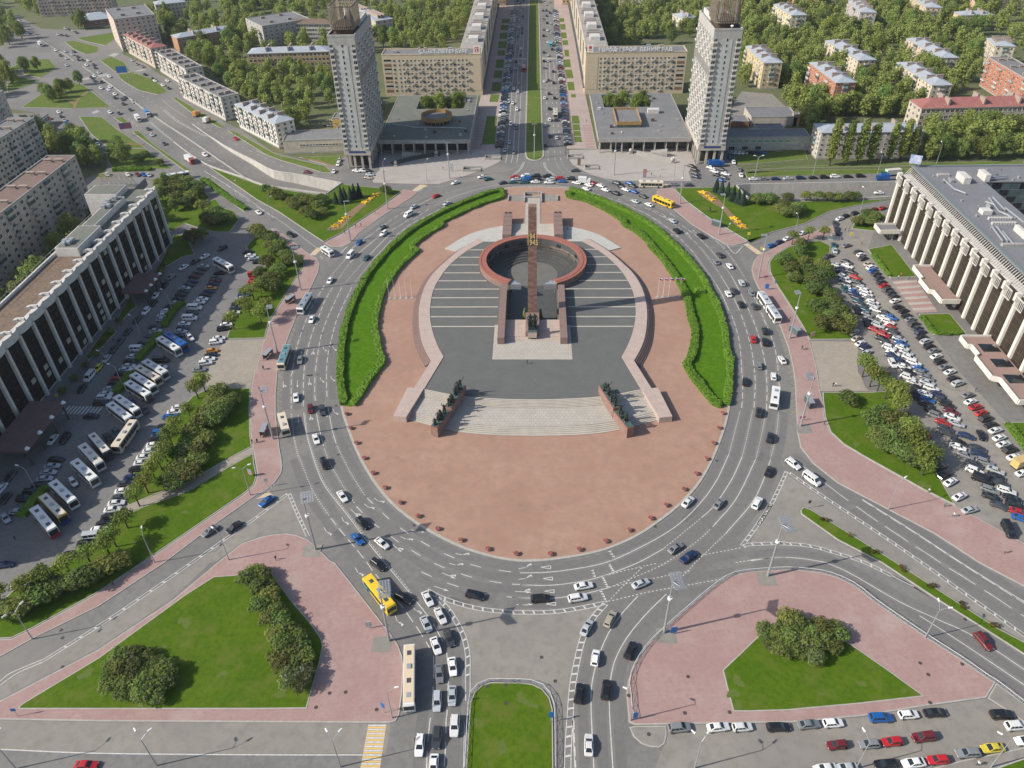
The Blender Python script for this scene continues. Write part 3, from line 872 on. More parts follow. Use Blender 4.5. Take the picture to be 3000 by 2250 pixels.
ladder('c4 310,925 500,1060 800,1260 1100,1460 1390,1659 d4 1700,222 2000,432 2212,582 2600,850', 0.85, 2.3)
line('c4 312,790 440,890 790,1155', 0.2); line('c4 855,1200 1010,1310 1055,1340 1230,1455 1280,1490 1470,1610 d4 1540,0 1720,110 1775,145 1985,280 2045,320 2212,430 2600,680', 0.2, (6.5, 2.2))
line('c4 900,1140 1300,1390 1710,1659 d4 2212,310 2600,540', 0.2); line('c4 905,1150 1305,1400 1715,1668 d4 2205,318 2600,552', 0.2, (3, 1))
line('d4 620,0 800,80 1200,310 1500,450 1800,590 2212,860 2600,1130', 0.2); line('d4 1365,425 1700,640 2212,985 2600,1260', 0.2); line('c4 0,1640 200,1612 400,1620 620,1655', 0.2); line('c3 1920,1635 2080,1618 2212,1612', 0.2); line('c3 1850,1535 1400,1620', 0.2, DOT); line('c3 1920,1637 1800,1655', 0.2, DOT)
line('d3 1020,265 880,420 780,570 700,760 650,960 640,1130 650,1400 665,1700', 0.2); line('d3 1250,250 1070,430 920,620 830,800 795,980 790,1200 820,1700', 0.2)
line('d3 780,310 1100,235 1350,190 1830,105', 0.2, DOT); line('d3 790,192 1110,130 1460,58', 0.2, DOT); line('d3 780,310 900,185 1080,10', 0.2, DOT); line('d3 750,100 1000,40 1180,0', 0.2, DOT)
# lanes of the south avenue and the west road along the bottom
line('d2 1295,305 1395,430', 0.2); line('d2 1435,490 1515,635', 0.2); line('d2 1440,750 1440,930', 0.2); line('d2 1435,1000 1425,1200 1410,1270 1390,1480 1380,1700', 0.2, (5, 2)); line('d2 1545,725 1560,900 1555,1000 1550,1200 1540,1270 1535,1490 1520,1700', 0.2, (5.2, 1.8)); line('d2 1690,1290 1680,1659', 0.14)
line('d1 -300,1500 0,1508 800,1540 2074,1552 d2 860,1553', 0.22)
# avenue
for k in range(3):
 for s in ('n 1497,339 1514.6,95', 'n 1509,339 1525,95', 'n 1522.5,339 1535,95'):
  pass
for a, b in (('1494,340', '1514.3,95'), ('1508.5,340', '1525,95'), ('1523,340', '1535,95')):
 line('n %s %s' % (a, b), 0.22)
for s in ('n 1481,477 1486.8,442 1494,340', 'n 1497.5,477 1504,440 1508.5,340', 'n 1514,477 1518.5,440 1523,340'):
 line(s, 0.22)
for s in ('n 1514.3,95 1521,0', 'n 1525,95 1530.5,0', 'n 1535,95 1539,0', 'n 1588,95 1585,0', 'n 1603.5,95 1597,0', 'n 1613,95 1606,0', 'n 1606,470 1598,182', 'n 1626,470 1616,240', 'n 1643,470 1627,240'):
 line(s, 0.22, (3.5, 7))
for s in ('n 1600.5,240 1598.5,182', 'n 1612,240 1609,182', 'n 1626,240 1622,182'):
 line(s, 0.22)
def zebra(s, n, frac=0.5, mb=None, alt=None):
 A, B, Cq, D = G(s)                       # stripes laid from edge AD to edge BC
 for i in range(n):
  t0, t1 = i / n, (i + frac) / n
  (mb or MK).quad((*A.lerp(B, t0), MKZ), (*A.lerp(B, t1), MKZ), (*D.lerp(Cq, t1), MKZ), (*D.lerp(Cq, t0), MKZ))
  if alt:
   t2, t3 = (i + 0.5) / n, (i + 0.5 + frac) / n
   alt.quad((*A.lerp(B, t2), MKZ), (*A.lerp(B, t3), MKZ), (*D.lerp(Cq, t3), MKZ), (*D.lerp(Cq, t2), MKZ))
zebra('d2 910,1308 840,1690 1000,1690 1055,1308', 11, 0.40, MK, MY)
zebra('c1 560,385 850,392 800,455 500,450', 10)
zebra('z1 670,1175 980,1175 980,1205 665,1205', 12); zebra('z1 1300,1170 1610,1170 1610,1200 1300,1200', 12)
zebra('b2 1265,160 1330,112 1395,118 1300,168', 5, 0.42, MK, MY); zebra('b2 432,682 495,622 545,625 480,685', 5, 0.42, MK, MY); zebra('b3 1875,598 1990,680 2035,672 1915,590', 8, 0.42, MK, MY); zebra('c1 2074,1140 2150,1090 2175,1075 2212,1110', 5, 0.4, MK, MY)
zebra('b4 605,555 740,570 730,535 650,530', 8); zebra('a1 880,450 920,430 970,432 930,458', 4); zebra('a1 640,640 680,650 900,610 860,595', 12); zebra('a1 1090,575 1110,580 1185,568 1160,560', 5); zebra('a1 740,910 760,925 810,905 790,892', 4); zebra('a3 1200,1495 1290,1490 1290,1510 1200,1512', 4, 0.42, MK, MY)
line('a1 0,80 300,300 500,430', 0.2); line('a1 930,610 1130,760 1340,900 1560,1060', 0.15, (3, 5)); line('a1 870,640 1060,790 1250,930 1480,1090', 0.15, (3, 5)); line('a1 760,720 1000,930 1200,1090 1400,1230', 0.15, (3, 5)); line('a1 1310,800 1340,830 1400,880 1510,950', 0.15)
ladder('a1 1330,890 1420,970 1560,1050 1680,1110', 1.2, 3); ladder('a1 1215,990 1310,1070 1400,1140', 0.8, 2.5)
line('a1 1660,1390 1850,1510 2050,1659', 0.18, (5, 3)); line('a1 1600,1000 1800,1110 2000,1210 2212,1310 a2 250,1360 480,1420 700,1450', 0.15, (3, 5)); line('b1 1650,0 1800,90 2010,230 2212,380', 0.18); line('b2 0,290 200,410 510,640', 0.18)
line('a1 1500,1165 1700,1290 1950,1420 2212,1540', 0.15, (3, 6), z=-0.0)
# give-way triangles, arrows
def arrow(s, kind='up', size=1.0):
 p, q = G(s)
 d = (q - p).normalized()
 n = Vector((-d.y, d.x))
 def T(a, b):
  w = p + d * a * size + n * b * size
  return (w.x, w.y, MKZ)
 if kind != 'left':
  MK.quad(T(-2.4, -0.1), T(-2.4, 0.1), T(1.2, 0.1), T(1.2, -0.1))
  MK.tri(T(1.0, -0.42), T(2.6, 0), T(1.0, 0.42))
 if kind in ('left', 'both'):
  if kind == 'left':
   MK.quad(T(-2.2, -0.1), T(-2.2, 0.1), T(0.0, 0.1), T(0.0, -0.1))
  MK.quad(T(0.1, 0.12), T(1.1, 0.75), T(1.6, 0.75), T(0.6, 0.12))
  MK.tri(T(0.5, 0.65), T(1.9, 1.35), T(2.2, 0.55))
for s, k in (('c2 222,210 225,250', 'both'), ('c2 335,205 337,245', 'up'), ('c2 430,190 425,230', 'both'), ('c2 525,175 535,215', 'left'), ('c2 612,165 622,205', 'left'), ('c2 343,490 345,530', 'up'), ('c2 440,470 436,515', 'both'), ('c2 550,450 562,490', 'left'), ('c2 632,435 648,475', 'left'),
    ('b2 365,1490 370,1460', 'up'), ('b2 462,1465 450,1490', 'both'), ('b2 548,1445 556,1480', 'left'), ('b2 627,1440 636,1475', 'left'), ('c2 990,1155 1040,1190', 'left'), ('c2 910,1205 960,1245', 'left'), ('c2 800,1255 830,1285', 'both'), ('c2 710,1320 740,1385', 'left'), ('c2 570,1405 598,1460', 'left'),
    ('c2 1300,1405 1370,1435', 'left'), ('c2 1215,1465 1290,1500', 'left'), ('c2 1140,1535 1200,1585', 'both'), ('c2 1670,1592 1760,1610', 'left'), ('d2 1620,15 1700,35', 'left'), ('d2 1560,100 1640,135', 'both'), ('d2 1500,205 1580,232', 'up'), ('d2 825,75 860,140', 'left'), ('d2 1290,380 1330,440', 'left'), ('d2 1145,470 1175,545', 'left'), ('d2 1405,350 1440,390', 'left'),
    ('d3 110,35 200,20', 'left'), ('d3 110,125 200,115', 'left'), ('d3 90,232 195,238', 'both'), ('d3 100,335 195,335', 'up'), ('b3 880,240 830,215', 'up'), ('b3 970,280 1020,292', 'left'), ('b3 1180,395 1130,380', 'left'), ('b3 1250,380 1210,350', 'both'), ('b3 1300,360 1260,330', 'up'), ('b3 1360,350 1330,325', 'up'), ('b3 1430,515 1400,480', 'both'), ('b3 1480,495 1450,470', 'up'), ('b3 1550,490 1510,465', 'up'), ('b3 1320,525 1270,490', 'left')):
 arrow(s, k, 0.8)
for x, y in ((285, 33), (300, 125), (313, 227), (325, 330)):
 A, B, C_ = G('d3 %d,%d %d,%d %d,%d' % (x - 55, y, x + 28, y - 13, x + 28, y + 13))
 for p, q in ((A, B), (B, C_), (C_, A)):
  stroke(MK, [p, q], 0.2)
for a, b, n in (('d3 790,15', 'd3 815,60', 4), ('d3 735,120', 'd3 770,190', 5), ('d3 720,230', 'd3 760,310', 5), ('d3 650,60', 'd3 665,105', 3), ('c3 790,1565', 'c3 820,1605', 3)):
 A, B = G(a)[0], G(b)[0]
 for i in range(n):
  p = A.lerp(B, i / max(1, n - 1))
  MK.tri((p.x - 0.45, p.y, MKZ), (p.x + 0.35, p.y - 0.3, MKZ), (p.x + 0.35, p.y + 0.3, MKZ))
# corner brackets and bus-stop zigzags
line('b2 590,625 655,682 740,615', 0.3); line('b2 605,640 660,690', 0.15, DOT); line('b3 1740,602 1805,670 1870,610', 0.3); line('b2 1310,170 1350,150', 0.3); line('b2 520,690 540,715 520,715', 0.15)
line('b4 540,485 610,455 660,535', 0.25); line('b4 560,495 620,480 650,530', 0.2)
for s in ('b2 430,980 330,1190 280,1330 235,1430', 'c2 205,140 185,260 182,370 190,490', 'b4 330,1640 300,1490 270,1370 230,1280', 'c4 340,60 350,240 355,460'):
 p = resample(smooth(G(s), step=1), 1.6)
 zz = [q + Vector(((1 if i % 2 else -1) * 1.1, 0)) for i, q in enumerate(p)]
 stroke(MZ, zz, 0.14)
# wheel-polished lanes and the paler dusty wedges nobody drives on
TK = MB()
for i, p in enumerate(TRACK):
 if (p[0] - p[-1]).length < 14:
  continue
 for sd in (-1, 1):
  stroke(TK, offset_line(p[::2] + [p[-1]], sd * 1.75), 2.1, 0.0045 + i * 0.00007 + (0.00003 if sd > 0 else 0))
TK.build('wheel_track', mat('asphalt_track', (0.150, 0.146, 0.141), 0.85, (0.172, 0.167, 0.16), 0.05, 1, (0.128, 0.125, 0.122), 0.8), road)
for i, s in enumerate(('d2 1500,300 1650,350 1850,395 2074,415 d3 0,415 280,415 500,390 740,335 640,440 560,590 505,780 465,1000 440,1250 400,1250 380,1150 320,1060 250,1000 150,955 0,940 d2 1900,940 1800,985 1745,1050 1745,900 1745,750 1705,590 1630,435', 'c2 262,1110 405,1445 340,1425 250,1408 130,1418 20,1440 c1 1960,1490 1760,1640 d1 1700,0 1400,280 800,685 0,1105 -200,1200 -200,1060 0,1000 170,885 900,455 1560,12 c1 1900,1425 c2 0,1300',
      'c4 285,935 480,1070 790,1275 1090,1475 1380,1668 d4 1690,232 2212,592 2212,635 1600,262 1185,0 c4 800,1412 485,1217 425,1195 392,1225 395,1265 700,1480 1030,1659 d4 1050,10 1500,305 1320,180 1140,88 900,0 c4 650,1548 450,1500 200,1482 0,1490 c3 1930,1495 2000,1360 2120,1180 c4 80,1350 195,1150')):
 sheet_obj('worn_asphalt', [G(s)], 0.0105 + 0.0003 * i, 'asphalt_dusty')
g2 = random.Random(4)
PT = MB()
for i in range(46):                                  # thin dark strokes and repaired strips
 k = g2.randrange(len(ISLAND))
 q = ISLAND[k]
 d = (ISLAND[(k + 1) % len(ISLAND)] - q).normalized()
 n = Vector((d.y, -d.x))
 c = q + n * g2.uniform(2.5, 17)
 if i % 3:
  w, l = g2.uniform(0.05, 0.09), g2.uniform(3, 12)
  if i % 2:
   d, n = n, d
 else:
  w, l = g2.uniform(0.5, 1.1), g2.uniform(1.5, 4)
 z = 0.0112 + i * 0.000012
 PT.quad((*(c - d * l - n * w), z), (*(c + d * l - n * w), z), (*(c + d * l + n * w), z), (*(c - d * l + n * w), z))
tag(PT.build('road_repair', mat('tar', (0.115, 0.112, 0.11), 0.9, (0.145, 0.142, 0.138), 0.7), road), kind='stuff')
for mb, nm, m in ((MK, 'lane_marking', 'white_paint'), (MY, 'crossing_stripe', 'yellow_paint'), (MZ, 'bus_stop_marking', 'zigzag_paint')):
 mb.build(nm, m, road)

# ------------------------------------------------------------------ figures grown from a skeleton (one continuous body each)
def grow(name, verts, edges, radii, mats, paint=None, sub=1):
 me = bpy.data.meshes.new(name + '_skeleton')
 me.from_pydata(verts, edges, [])
 o = bpy.data.objects.new(name + '_skeleton', me)
 COL.objects.link(o)
 md = o.modifiers.new('skin', 'SKIN')
 md.use_smooth_shade = True
 for i, sv in enumerate(me.skin_vertices[0].data):
  r = radii[i]
  sv.radius = r if isinstance(r, tuple) else (r, r)
  sv.use_root = (i == 0)
 if sub:
  sb = o.modifiers.new('sub', 'SUBSURF')
  sb.levels = sub
  sb.render_levels = sub
 dg = bpy.context.evaluated_depsgraph_get()
 out = bpy.data.meshes.new_from_object(o.evaluated_get(dg))
 out.name = name
 bpy.data.objects.remove(o)
 out.materials.clear()
 for m in mats:
  out.materials.append(MATS[m])
 if paint:
  for p in out.polygons:
   p.material_index = paint(p.center)
 for p in out.polygons:
  p.use_smooth = True
 return out

def body(name, mats, paint=None, lean=0.0, step=0.25, larm=((0.30, 0.05, 1.12), (0.30, 0.18, 0.86)), rarm=((-0.30, 0.0, 1.12), (-0.30, 0.08, 0.84)), coat=0.0, crouch=0.0, gun=False, held=None):
 """A standing or striding figure 1.75 m tall, facing +y; feet at z = 0."""
 c = crouch
 L = lambda z: lean * (z - 0.9)
 V = [(0, 0, 0.95 - c), (0, L(1.2), 1.18 - c), (0, L(1.42), 1.40 - c), (0, L(1.5) + 0.01, 1.50 - c), (0, L(1.6) + 0.02, 1.63 - c), (0, L(1.7) + 0.02, 1.74 - c),
   (0.10, 0, 0.88 - c), (0.12, step * 0.55 + c * 0.5, 0.48 - c * 0.3), (0.12, step * 0.8, 0.08), (0.13, step * 0.8 + 0.16, 0.04),
   (-0.10, 0, 0.88 - c), (-0.12, -step * 0.35 + c * 0.4, 0.48 - c * 0.3), (-0.12, -step, 0.08), (-0.13, -step + 0.16, 0.04),
   (0.19, L(1.42), 1.40 - c), tuple(larm[0][i] - (c if i == 2 else 0) for i in range(3)), tuple(larm[1][i] - (c if i == 2 else 0) for i in range(3)),
   (-0.19, L(1.42), 1.40 - c), tuple(rarm[0][i] - (c if i == 2 else 0) for i in range(3)), tuple(rarm[1][i] - (c if i == 2 else 0) for i in range(3))]
 E = [(0, 1), (1, 2), (2, 3), (3, 4), (4, 5), (0, 6), (6, 7), (7, 8), (8, 9), (0, 10), (10, 11), (11, 12), (12, 13), (2, 14), (14, 15), (15, 16), (2, 17), (17, 18), (18, 19)]
 k = 0.06 * coat
 Rr = [(0.16 + k, 0.11 + k), (0.155, 0.11), (0.165, 0.10), 0.058, (0.085, 0.10), (0.06, 0.07), 0.095 + k, 0.068 + k * 1.2, 0.048, 0.045, 0.095 + k, 0.068 + k * 1.2, 0.048, 0.045, 0.07, 0.048, 0.042, 0.07, 0.048, 0.042]
 if gun:
  a = Vector(V[16])
  V += [tuple(a + Vector((-0.05, 0.45, 0.28))), tuple(a + Vector((0.05, -0.3, -0.16)))]
  E += [(16, 20), (16, 21)]
  Rr += [0.018, 0.03]
 if held:
  V += [held]
  E += [(19, len(V) - 1)]
  Rr += [0.03]
 return grow(name, V, E, Rr, mats, paint)

UPR = ((0.30, 0.06, 1.66), (0.28, 0.06, 1.92))
UPL = ((-0.32, 0.05, 1.62), (-0.42, 0.10, 1.90))
FWD = ((0.22, 0.28, 1.22), (0.05, 0.45, 1.20))
BRONZE = [body('bronze_figure', ['bronze'], coat=1.0, step=0.3, gun=True), body('bronze_figure', ['bronze'], larm=UPR, rarm=UPL, step=0.2, coat=0.6),
   body('bronze_figure', ['bronze'], lean=0.35, larm=FWD, rarm=((-0.22, 0.28, 1.16), (-0.06, 0.45, 1.12)), step=0.4, coat=0.8), body('bronze_figure', ['bronze'], rarm=UPL, step=0.35, held=(-0.5, 0.2, 2.35), coat=0.5),
   body('bronze_figure', ['bronze'], crouch=0.3, lean=0.3, larm=FWD, step=0.35, coat=0.6), body('bronze_figure', ['bronze'], step=0.1, larm=((0.34, 0.08, 1.14), (0.2, 0.24, 1.05)), rarm=((-0.33, 0.0, 1.15), (-0.36, 0.1, 0.88)), coat=1.3)]

# ------------------------------------------------------------------ the monument
ZP = 2.0                                                # level of the memorial platform
def mir(p):
 return Vector((2 * AX - p.x, p.y))
IN_L = smooth([Vector(p) for p in ((-30.3, 208.6), (-33.2, 216.0), (-35.6, 224.0), (-37.7, 234.2), (-38.5, 244.5), (-38.3, 254.0), (-36.2, 265.0), (-33.0, 274.8), (-27.6, 285.0), (-21.2, 293.2))], step=2.5)
OUT_L = smooth([Vector(p) for p in ((-34.2, 206.4), (-37.4, 214.0), (-39.8, 222.1), (-41.8, 234.0), (-42.5, 244.5), (-42.0, 255.5), (-40.2, 264.5), (-37.3, 272.2), (-31.3, 284.9), (-23.8, 296.1))], step=2.5)
SOUTH = smooth([Vector(p) for p in ((-34.8, 191.0), (-21.3, 187.3), (AX, 185.8), (20.4, 187.3), (33.9, 191.0))], step=3)
plat = SOUTH + [mir(p) for p in IN_L] + IN_L[::-1]
mb = MB()
mb.prism(plat, 0.1, ZP, 0, 1, holes=[PIT])
platform = tag(mb.build('memorial_platform', ['pink_granite', 'cobble']), kind='structure')
# pale bands across the platform
ys = [227.4, 233.9, 240.6, 247.2, 253.6, 260.0, 266.3, 272.8, 279.3, 285.8]
def edge_x(y):
 q = min(IN_L, key=lambda p: abs(p.y - y))
 return q.x
for y in ys:
 for s in (-1, 1):
  xo = edge_x(y)
  if y < 258:
   xi = -13.2
  else:
   dy = y - RC.y
   xi = AX - math.sqrt(max(0, (R_OUT + 0.3) ** 2 - dy * dy)) if abs(dy) < R_OUT else AX - 1
  if xi - xo < 1:
   continue
  a, b = Vector((xo, y)), Vector((xi, y))
  if s > 0:
   a, b = mir(b), mir(a)
  b_ = MB()
  b_.box(a.x, b.x, y - 0.32, y + 0.32, ZP - 0.05, ZP + 0.02)
  b_.build('paving_band', 'white_stone', platform)
# pale square before the obelisk
mb = MB()
mb.box(AX - 13.4, AX + 13.4, 207.2, 226.9, ZP - 0.05, ZP + 0.03)
mb.box(AX - 13.4, AX - 12.2, 226.9, 228.4, ZP - 0.05, ZP + 0.03)
mb.box(AX + 12.2, AX + 13.4, 226.9, 228.4, ZP - 0.05, ZP + 0.03)
mb.build('pale_square', 'pale_paving', platform)
mb = MB()
mb.box(AX - 9.6, AX + 9.6, 218.6, 231.4, ZP, ZP + 0.16)
mb.box(AX - 9.6, AX + 9.6, 220.6, 231.4, ZP + 0.16, ZP + 0.3)
mb.build('threshold_steps', 'pink_granite', platform)
# raised pink borders and the outside steps
for s, nm in ((-1, 'west'), (1, 'east')):
 f = (lambda p: p) if s < 0 else mir
 mb = MB()
 A = [f(p) for p in IN_L]
 B = [f(p) for p in OUT_L]
 mb.prism(A + B[::-1], 0.1, ZP + 0.12)
 mb.build('border_wall', 'pink_granite', platform)
 # straight arm to the front
 mb = MB()
 mb.prism([f(Vector(p)) for p in ((-30.3, 208.6), (-34.2, 206.4), (-38.3, 190.7), (-34.8, 190.9))], 0.1, ZP + 0.2)
 mb.build('border_wall', 'pink_granite', platform)
 mb = MB()
 mb.prism([f(Vector(p)) for p in ((-34.95, 190.85), (-40.2, 191.6), (-42.7, 177.4), (-38.7, 176.7))], 0.1, ZP + 0.28)
 mb.build('end_block', 'pink_granite', platform)
 for k in range(4):
  C1 = offset_line(OUT_L, 0)
  # normals point outwards from the platform
  def outw(d):
   q = offset_line(OUT_L, d)
   return q if (q[10] - Vector((AX, 245))).length > (OUT_L[10] - Vector((AX, 245))).length else offset_line(OUT_L, -d)
  O1 = outw(0.62 * (k + 1))
  a, b = (0, len(OUT_L)) if s > 0 else (0, len(OUT_L) - 3)
  mb = MB()
  mb.prism([f(p) for p in OUT_L[a:b]] + [f(p) for p in O1[a:b]][::-1], 0.1, 1.75 - k * 0.42)
  mb.build('step', 'purple_granite', platform)
# the front stairs
stairs = tag(obj('front_stairs', None), kind='structure')
LOW = smooth([Vector(p) for p in ((-38.7, 177.5), (-21.5, 171.5), (AX, 170.0), (20.6, 171.5), (37.8, 177.5))], step=3)
def curve(t):
 n = 40
 def at_s(Lst, s):
  x = Lst[0].x + (Lst[-1].x - Lst[0].x) * s
  for p, q in zip(Lst, Lst[1:]):
   if p.x <= x <= q.x + 1e-6:
    return p.lerp(q, (x - p.x) / max(1e-6, q.x - p.x))
  return Lst[-1]
 return [at_s(SOUTH, i / n).lerp(at_s(LOW, i / n), t) for i in range(n + 1)]
levels = [(0.035 + 0.033 * i, ZP - 0.15 * i) for i in range(7)]
levels[-1] = (0.75, ZP - 0.9)
levels += [(0.75 + 0.042 * i, ZP - 0.9 - 0.16 * i) for i in range(1, 7)]
prev = 0.0
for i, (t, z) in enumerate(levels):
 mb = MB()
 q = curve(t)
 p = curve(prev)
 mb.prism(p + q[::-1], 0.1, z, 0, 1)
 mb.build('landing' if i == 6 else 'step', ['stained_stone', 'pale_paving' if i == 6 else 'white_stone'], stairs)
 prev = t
# pit: court floor, terraces, walls
mb = MB()
mb.sheet([PIT], -2.0)
court = tag(mb.build('sunken_court', 'dark_granite'), kind='structure')
mb = MB()
mb.wall(ccw(PIT)[::-1], -2.0, ZP + 0.02)
mb.build('court_wall', 'dark_granite', court)
for k, (r0, r1, z) in enumerate(((15.8, 18.59, -0.7), (14.2, 15.8, -1.1), (12.6, 14.2, -1.45), (11.0, 12.6, -1.75))):
 mb = MB()
 a0 = math.asin(min(0.99, 9.4 / r1))
 arc = [a0 + (2 * math.pi - 2 * a0) * i / 48 for i in range(49)]
 mb.prism([RC + Vector((math.sin(t), -math.cos(t))) * r1 for t in arc] + [RC + Vector((math.sin(t), -math.cos(t))) * r0 for t in arc[::-1]], -2.0, z)
 mb.build('step', 'dark_granite', court)
mb = MB()
mb.cyl((RC.x, RC.y, -2.0), (RC.x, RC.y, -1.96), 10.2, n=48)
mb.build('court_floor', mat('court_stone', (0.16, 0.155, 0.14), 0.7, (0.13, 0.125, 0.115), 0.4), court)
# ring
ring = thing('broken_ring', 'open red granite ring wall round the sunken court behind the obelisk', 'monument')
a0 = math.asin(9.3 / R_OUT)
arc = [a0 + (2 * math.pi - 2 * a0) * i / 72 for i in range(73)]
def ring_band(r0, r1, z0, z1, m, name):
 mb = MB()
 mb.prism([RC + Vector((math.sin(t), -math.cos(t))) * r1 for t in arc] + [RC + Vector((math.sin(t), -math.cos(t))) * r0 for t in arc[::-1]], z0, z1)
 return mb.build(name, m, ring)
ring_band(R_IN + 0.35, R_OUT - 0.3, ZP, 4.5, 'rough_granite', 'outer_wall')
ring_band(R_IN, R_IN + 0.35, ZP, 4.5, 'dark_granite', 'inner_lining')
ring_band(R_IN - 0.05, R_OUT - 1.15, 4.5, 5.0, 'red_granite', 'coping')
ring_band(R_OUT - 1.15, R_OUT - 0.95, 4.5, 4.72, 'metal_dark', 'coping_groove')
ring_band(R_OUT - 0.95, R_OUT, 4.5, 4.95, 'red_granite', 'coping')
for k in range(5):                                       # relief groups and torch rail inside the ring
 t = math.pi + (k - 2) * 0.62 + (0.0 if k != 2 else 0.25)
 p = RC + Vector((math.sin(t), -math.cos(t))) * (R_IN - 0.12)
 mb = MB()
 for j in range(5):
  mb.box(-0.9 + j * 0.42, -0.62 + j * 0.42, -0.08, 0.1, 1.9 + 0.25 * (j % 2), 3.5 - 0.35 * ((j * 2) % 3))
 o = mb.build('relief', 'bronze', ring, loc=(p.x, p.y, 0))
 o.rotation_euler = (0, 0, t)
mb = MB()
tt = [math.pi * 0.45 + math.pi * 1.1 * i / 40 for i in range(41)]
mb.tube([(*(RC + Vector((math.sin(t), -math.cos(t))) * (R_IN - 0.35)), 0.95) for t in tt], [0.09] * 41, 6)
mb.build('torch_rail', 'bronze', ring)
for k in range(9):
 t = math.pi * 0.45 + math.pi * 1.1 * k / 8
 p = RC + Vector((math.sin(t), -math.cos(t))) * (R_IN - 0.4)
 mb = MB()
 mb.cyl((0, 0, 0.5), (0, 0, 1.1), 0.07, 0.2, 8)
 mb.build('torch', 'bronze', ring, loc=(p.x, p.y, 0))
for s in (-1, 1):                                       # torn metal at the two broken ends
 mb = MB()
 x0 = AX + s * 9.2
 base = [(x0, 255.2), (x0 - s * 2.3, 256.4), (x0 - s * 3.2, 254.9), (x0 - s * 4.2, 254.3), (x0 - s * 4.9, 253.2), (x0, 253.4)]
 mb.prism([Vector(p) for p in base], ZP, 4.2)
 mb.build('torn_edge', 'metal_grey', ring)
# flank walls of the court
for s, side in ((-1, 'left'), (1, 'right')):
 t = thing('flank_wall', 'long low brown granite wall on the %s side of the obelisk court' % side, 'wall', (AX + s * 10.8, 216.2, 0))
 for i in range(9):
  mb = MB()
  mb.box(-1.22, 1.22, i * 4.0 + 0.01, i * 4.0 + 3.98, ZP, 4.7)
  mb.build('granite_block', 'purple_granite', t)
# obelisk
ob = thing('obelisk', 'tall square brown granite obelisk with gilt dates at the centre of the square', 'obelisk', (AX, 234.8, 0))
N = 40
for i in range(N):
 z0, z1 = -2.0 + 46.6 * i / N, -2.0 + 46.6 * (i + 1) / N
 w0, w1 = 1.72 - 0.36 * i / N, 1.72 - 0.36 * (i + 1) / N
 mb = MB()
 k = len(mb.v)
 zt = z1 - 0.03
 vs = [(-w0, -w0, z0), (w0, -w0, z0), (w0, w0, z0), (-w0, w0, z0), (-w1, -w1, zt), (w1, -w1, zt), (w1, w1, zt), (-w1, w1, zt)]
 mb.v += vs
 mb.f += [(0, 3, 2, 1), (4, 5, 6, 7), (0, 1, 5, 4), (1, 2, 6, 5), (2, 3, 7, 6), (3, 0, 4, 7)]
 mb.m += [0] * 6
 mb.build('granite_block', 'obelisk_granite', ob)
 mb = MB()
 mb.box(-w1 + 0.04, w1 - 0.04, -w1 + 0.04, w1 - 0.04, zt, z1)
 if i < N - 1:
  mb.build('joint', 'rust', ob)

def lettering(text, size, m, parent=None, loc=(0, 0, 0), rot=(R(90), 0, 0), depth=0.05, name='lettering', align='CENTER', bold=0.0, space=1.0):
 cu = bpy.data.curves.new(name, 'FONT')
 cu.body = text
 cu.size = size
 cu.extrude = depth
 cu.align_x = align
 cu.offset = bold
 cu.space_character = space
 o = bpy.data.objects.new(name, cu)
 COL.objects.link(o)
 dg = bpy.context.evaluated_depsgraph_get()
 me = bpy.data.meshes.new_from_object(o.evaluated_get(dg))
 bpy.data.objects.remove(o)
 me.name = name
 me.materials.clear()
 me.materials.append(MATS[m])
 o = obj(name, me, parent, loc)
 o.rotation_euler = rot
 return o
for txt, z in (('1941', 33.3), ('1945', 31.1)):
 lettering(txt, 2.7, 'gilt', ob, (0, -1.62, z - 0.1), depth=0.12, name='numeral', bold=0.05).scale = (0.72, 1, 1)
# pedestal and the two bronze figures
pd = thing('statue_pedestal', 'stepped brown and pale granite pedestal in front of the obelisk', 'pedestal', (AX, 226, 0))
for (a, b, c, d, e, f_, m, n) in ((-2.4, 2.4, -5.4, 7.0, ZP + 0.3, 4.3, 'purple_granite', 'base_block'), (-1.55, 1.55, -7.2, -1.4, ZP + 0.9, 5.3, 'pink_granite', 'front_block'), (-1.6, 1.6, -7.3, -1.35, 5.3, 5.5, 'bronze_plate', 'bronze_plate'), (-1.5, 1.5, -6.6, -4.6, ZP + 0.05, ZP + 0.9, 'metal_dark', 'inscription_base')):  # inscription base is coloured dark to carry the shade under the front block
 mb = MB()
 mb.box(a, b, c, d, e, f_)
 mb.build(n, m, pd)
st = thing('bronze_statue', 'pair of tall dark bronze figures standing on the pedestal below the obelisk', 'statue', (AX, 221.6, 5.5))
for x, i in ((-0.75, 5), (0.8, 0)):
 o = obj('figure', BRONZE[i], st, (x, -0.3, 0.0), math.pi)
 o.scale = (3.35, 2.8, 3.35)
mb = MB()
mb.box(-1.35, 1.35, -1.9, 0.5, 0, 0.3)
mb.box(-1.0, 1.1, -1.2, 0.7, 0.3, 0.55)
mb.build('footing', 'bronze', st)
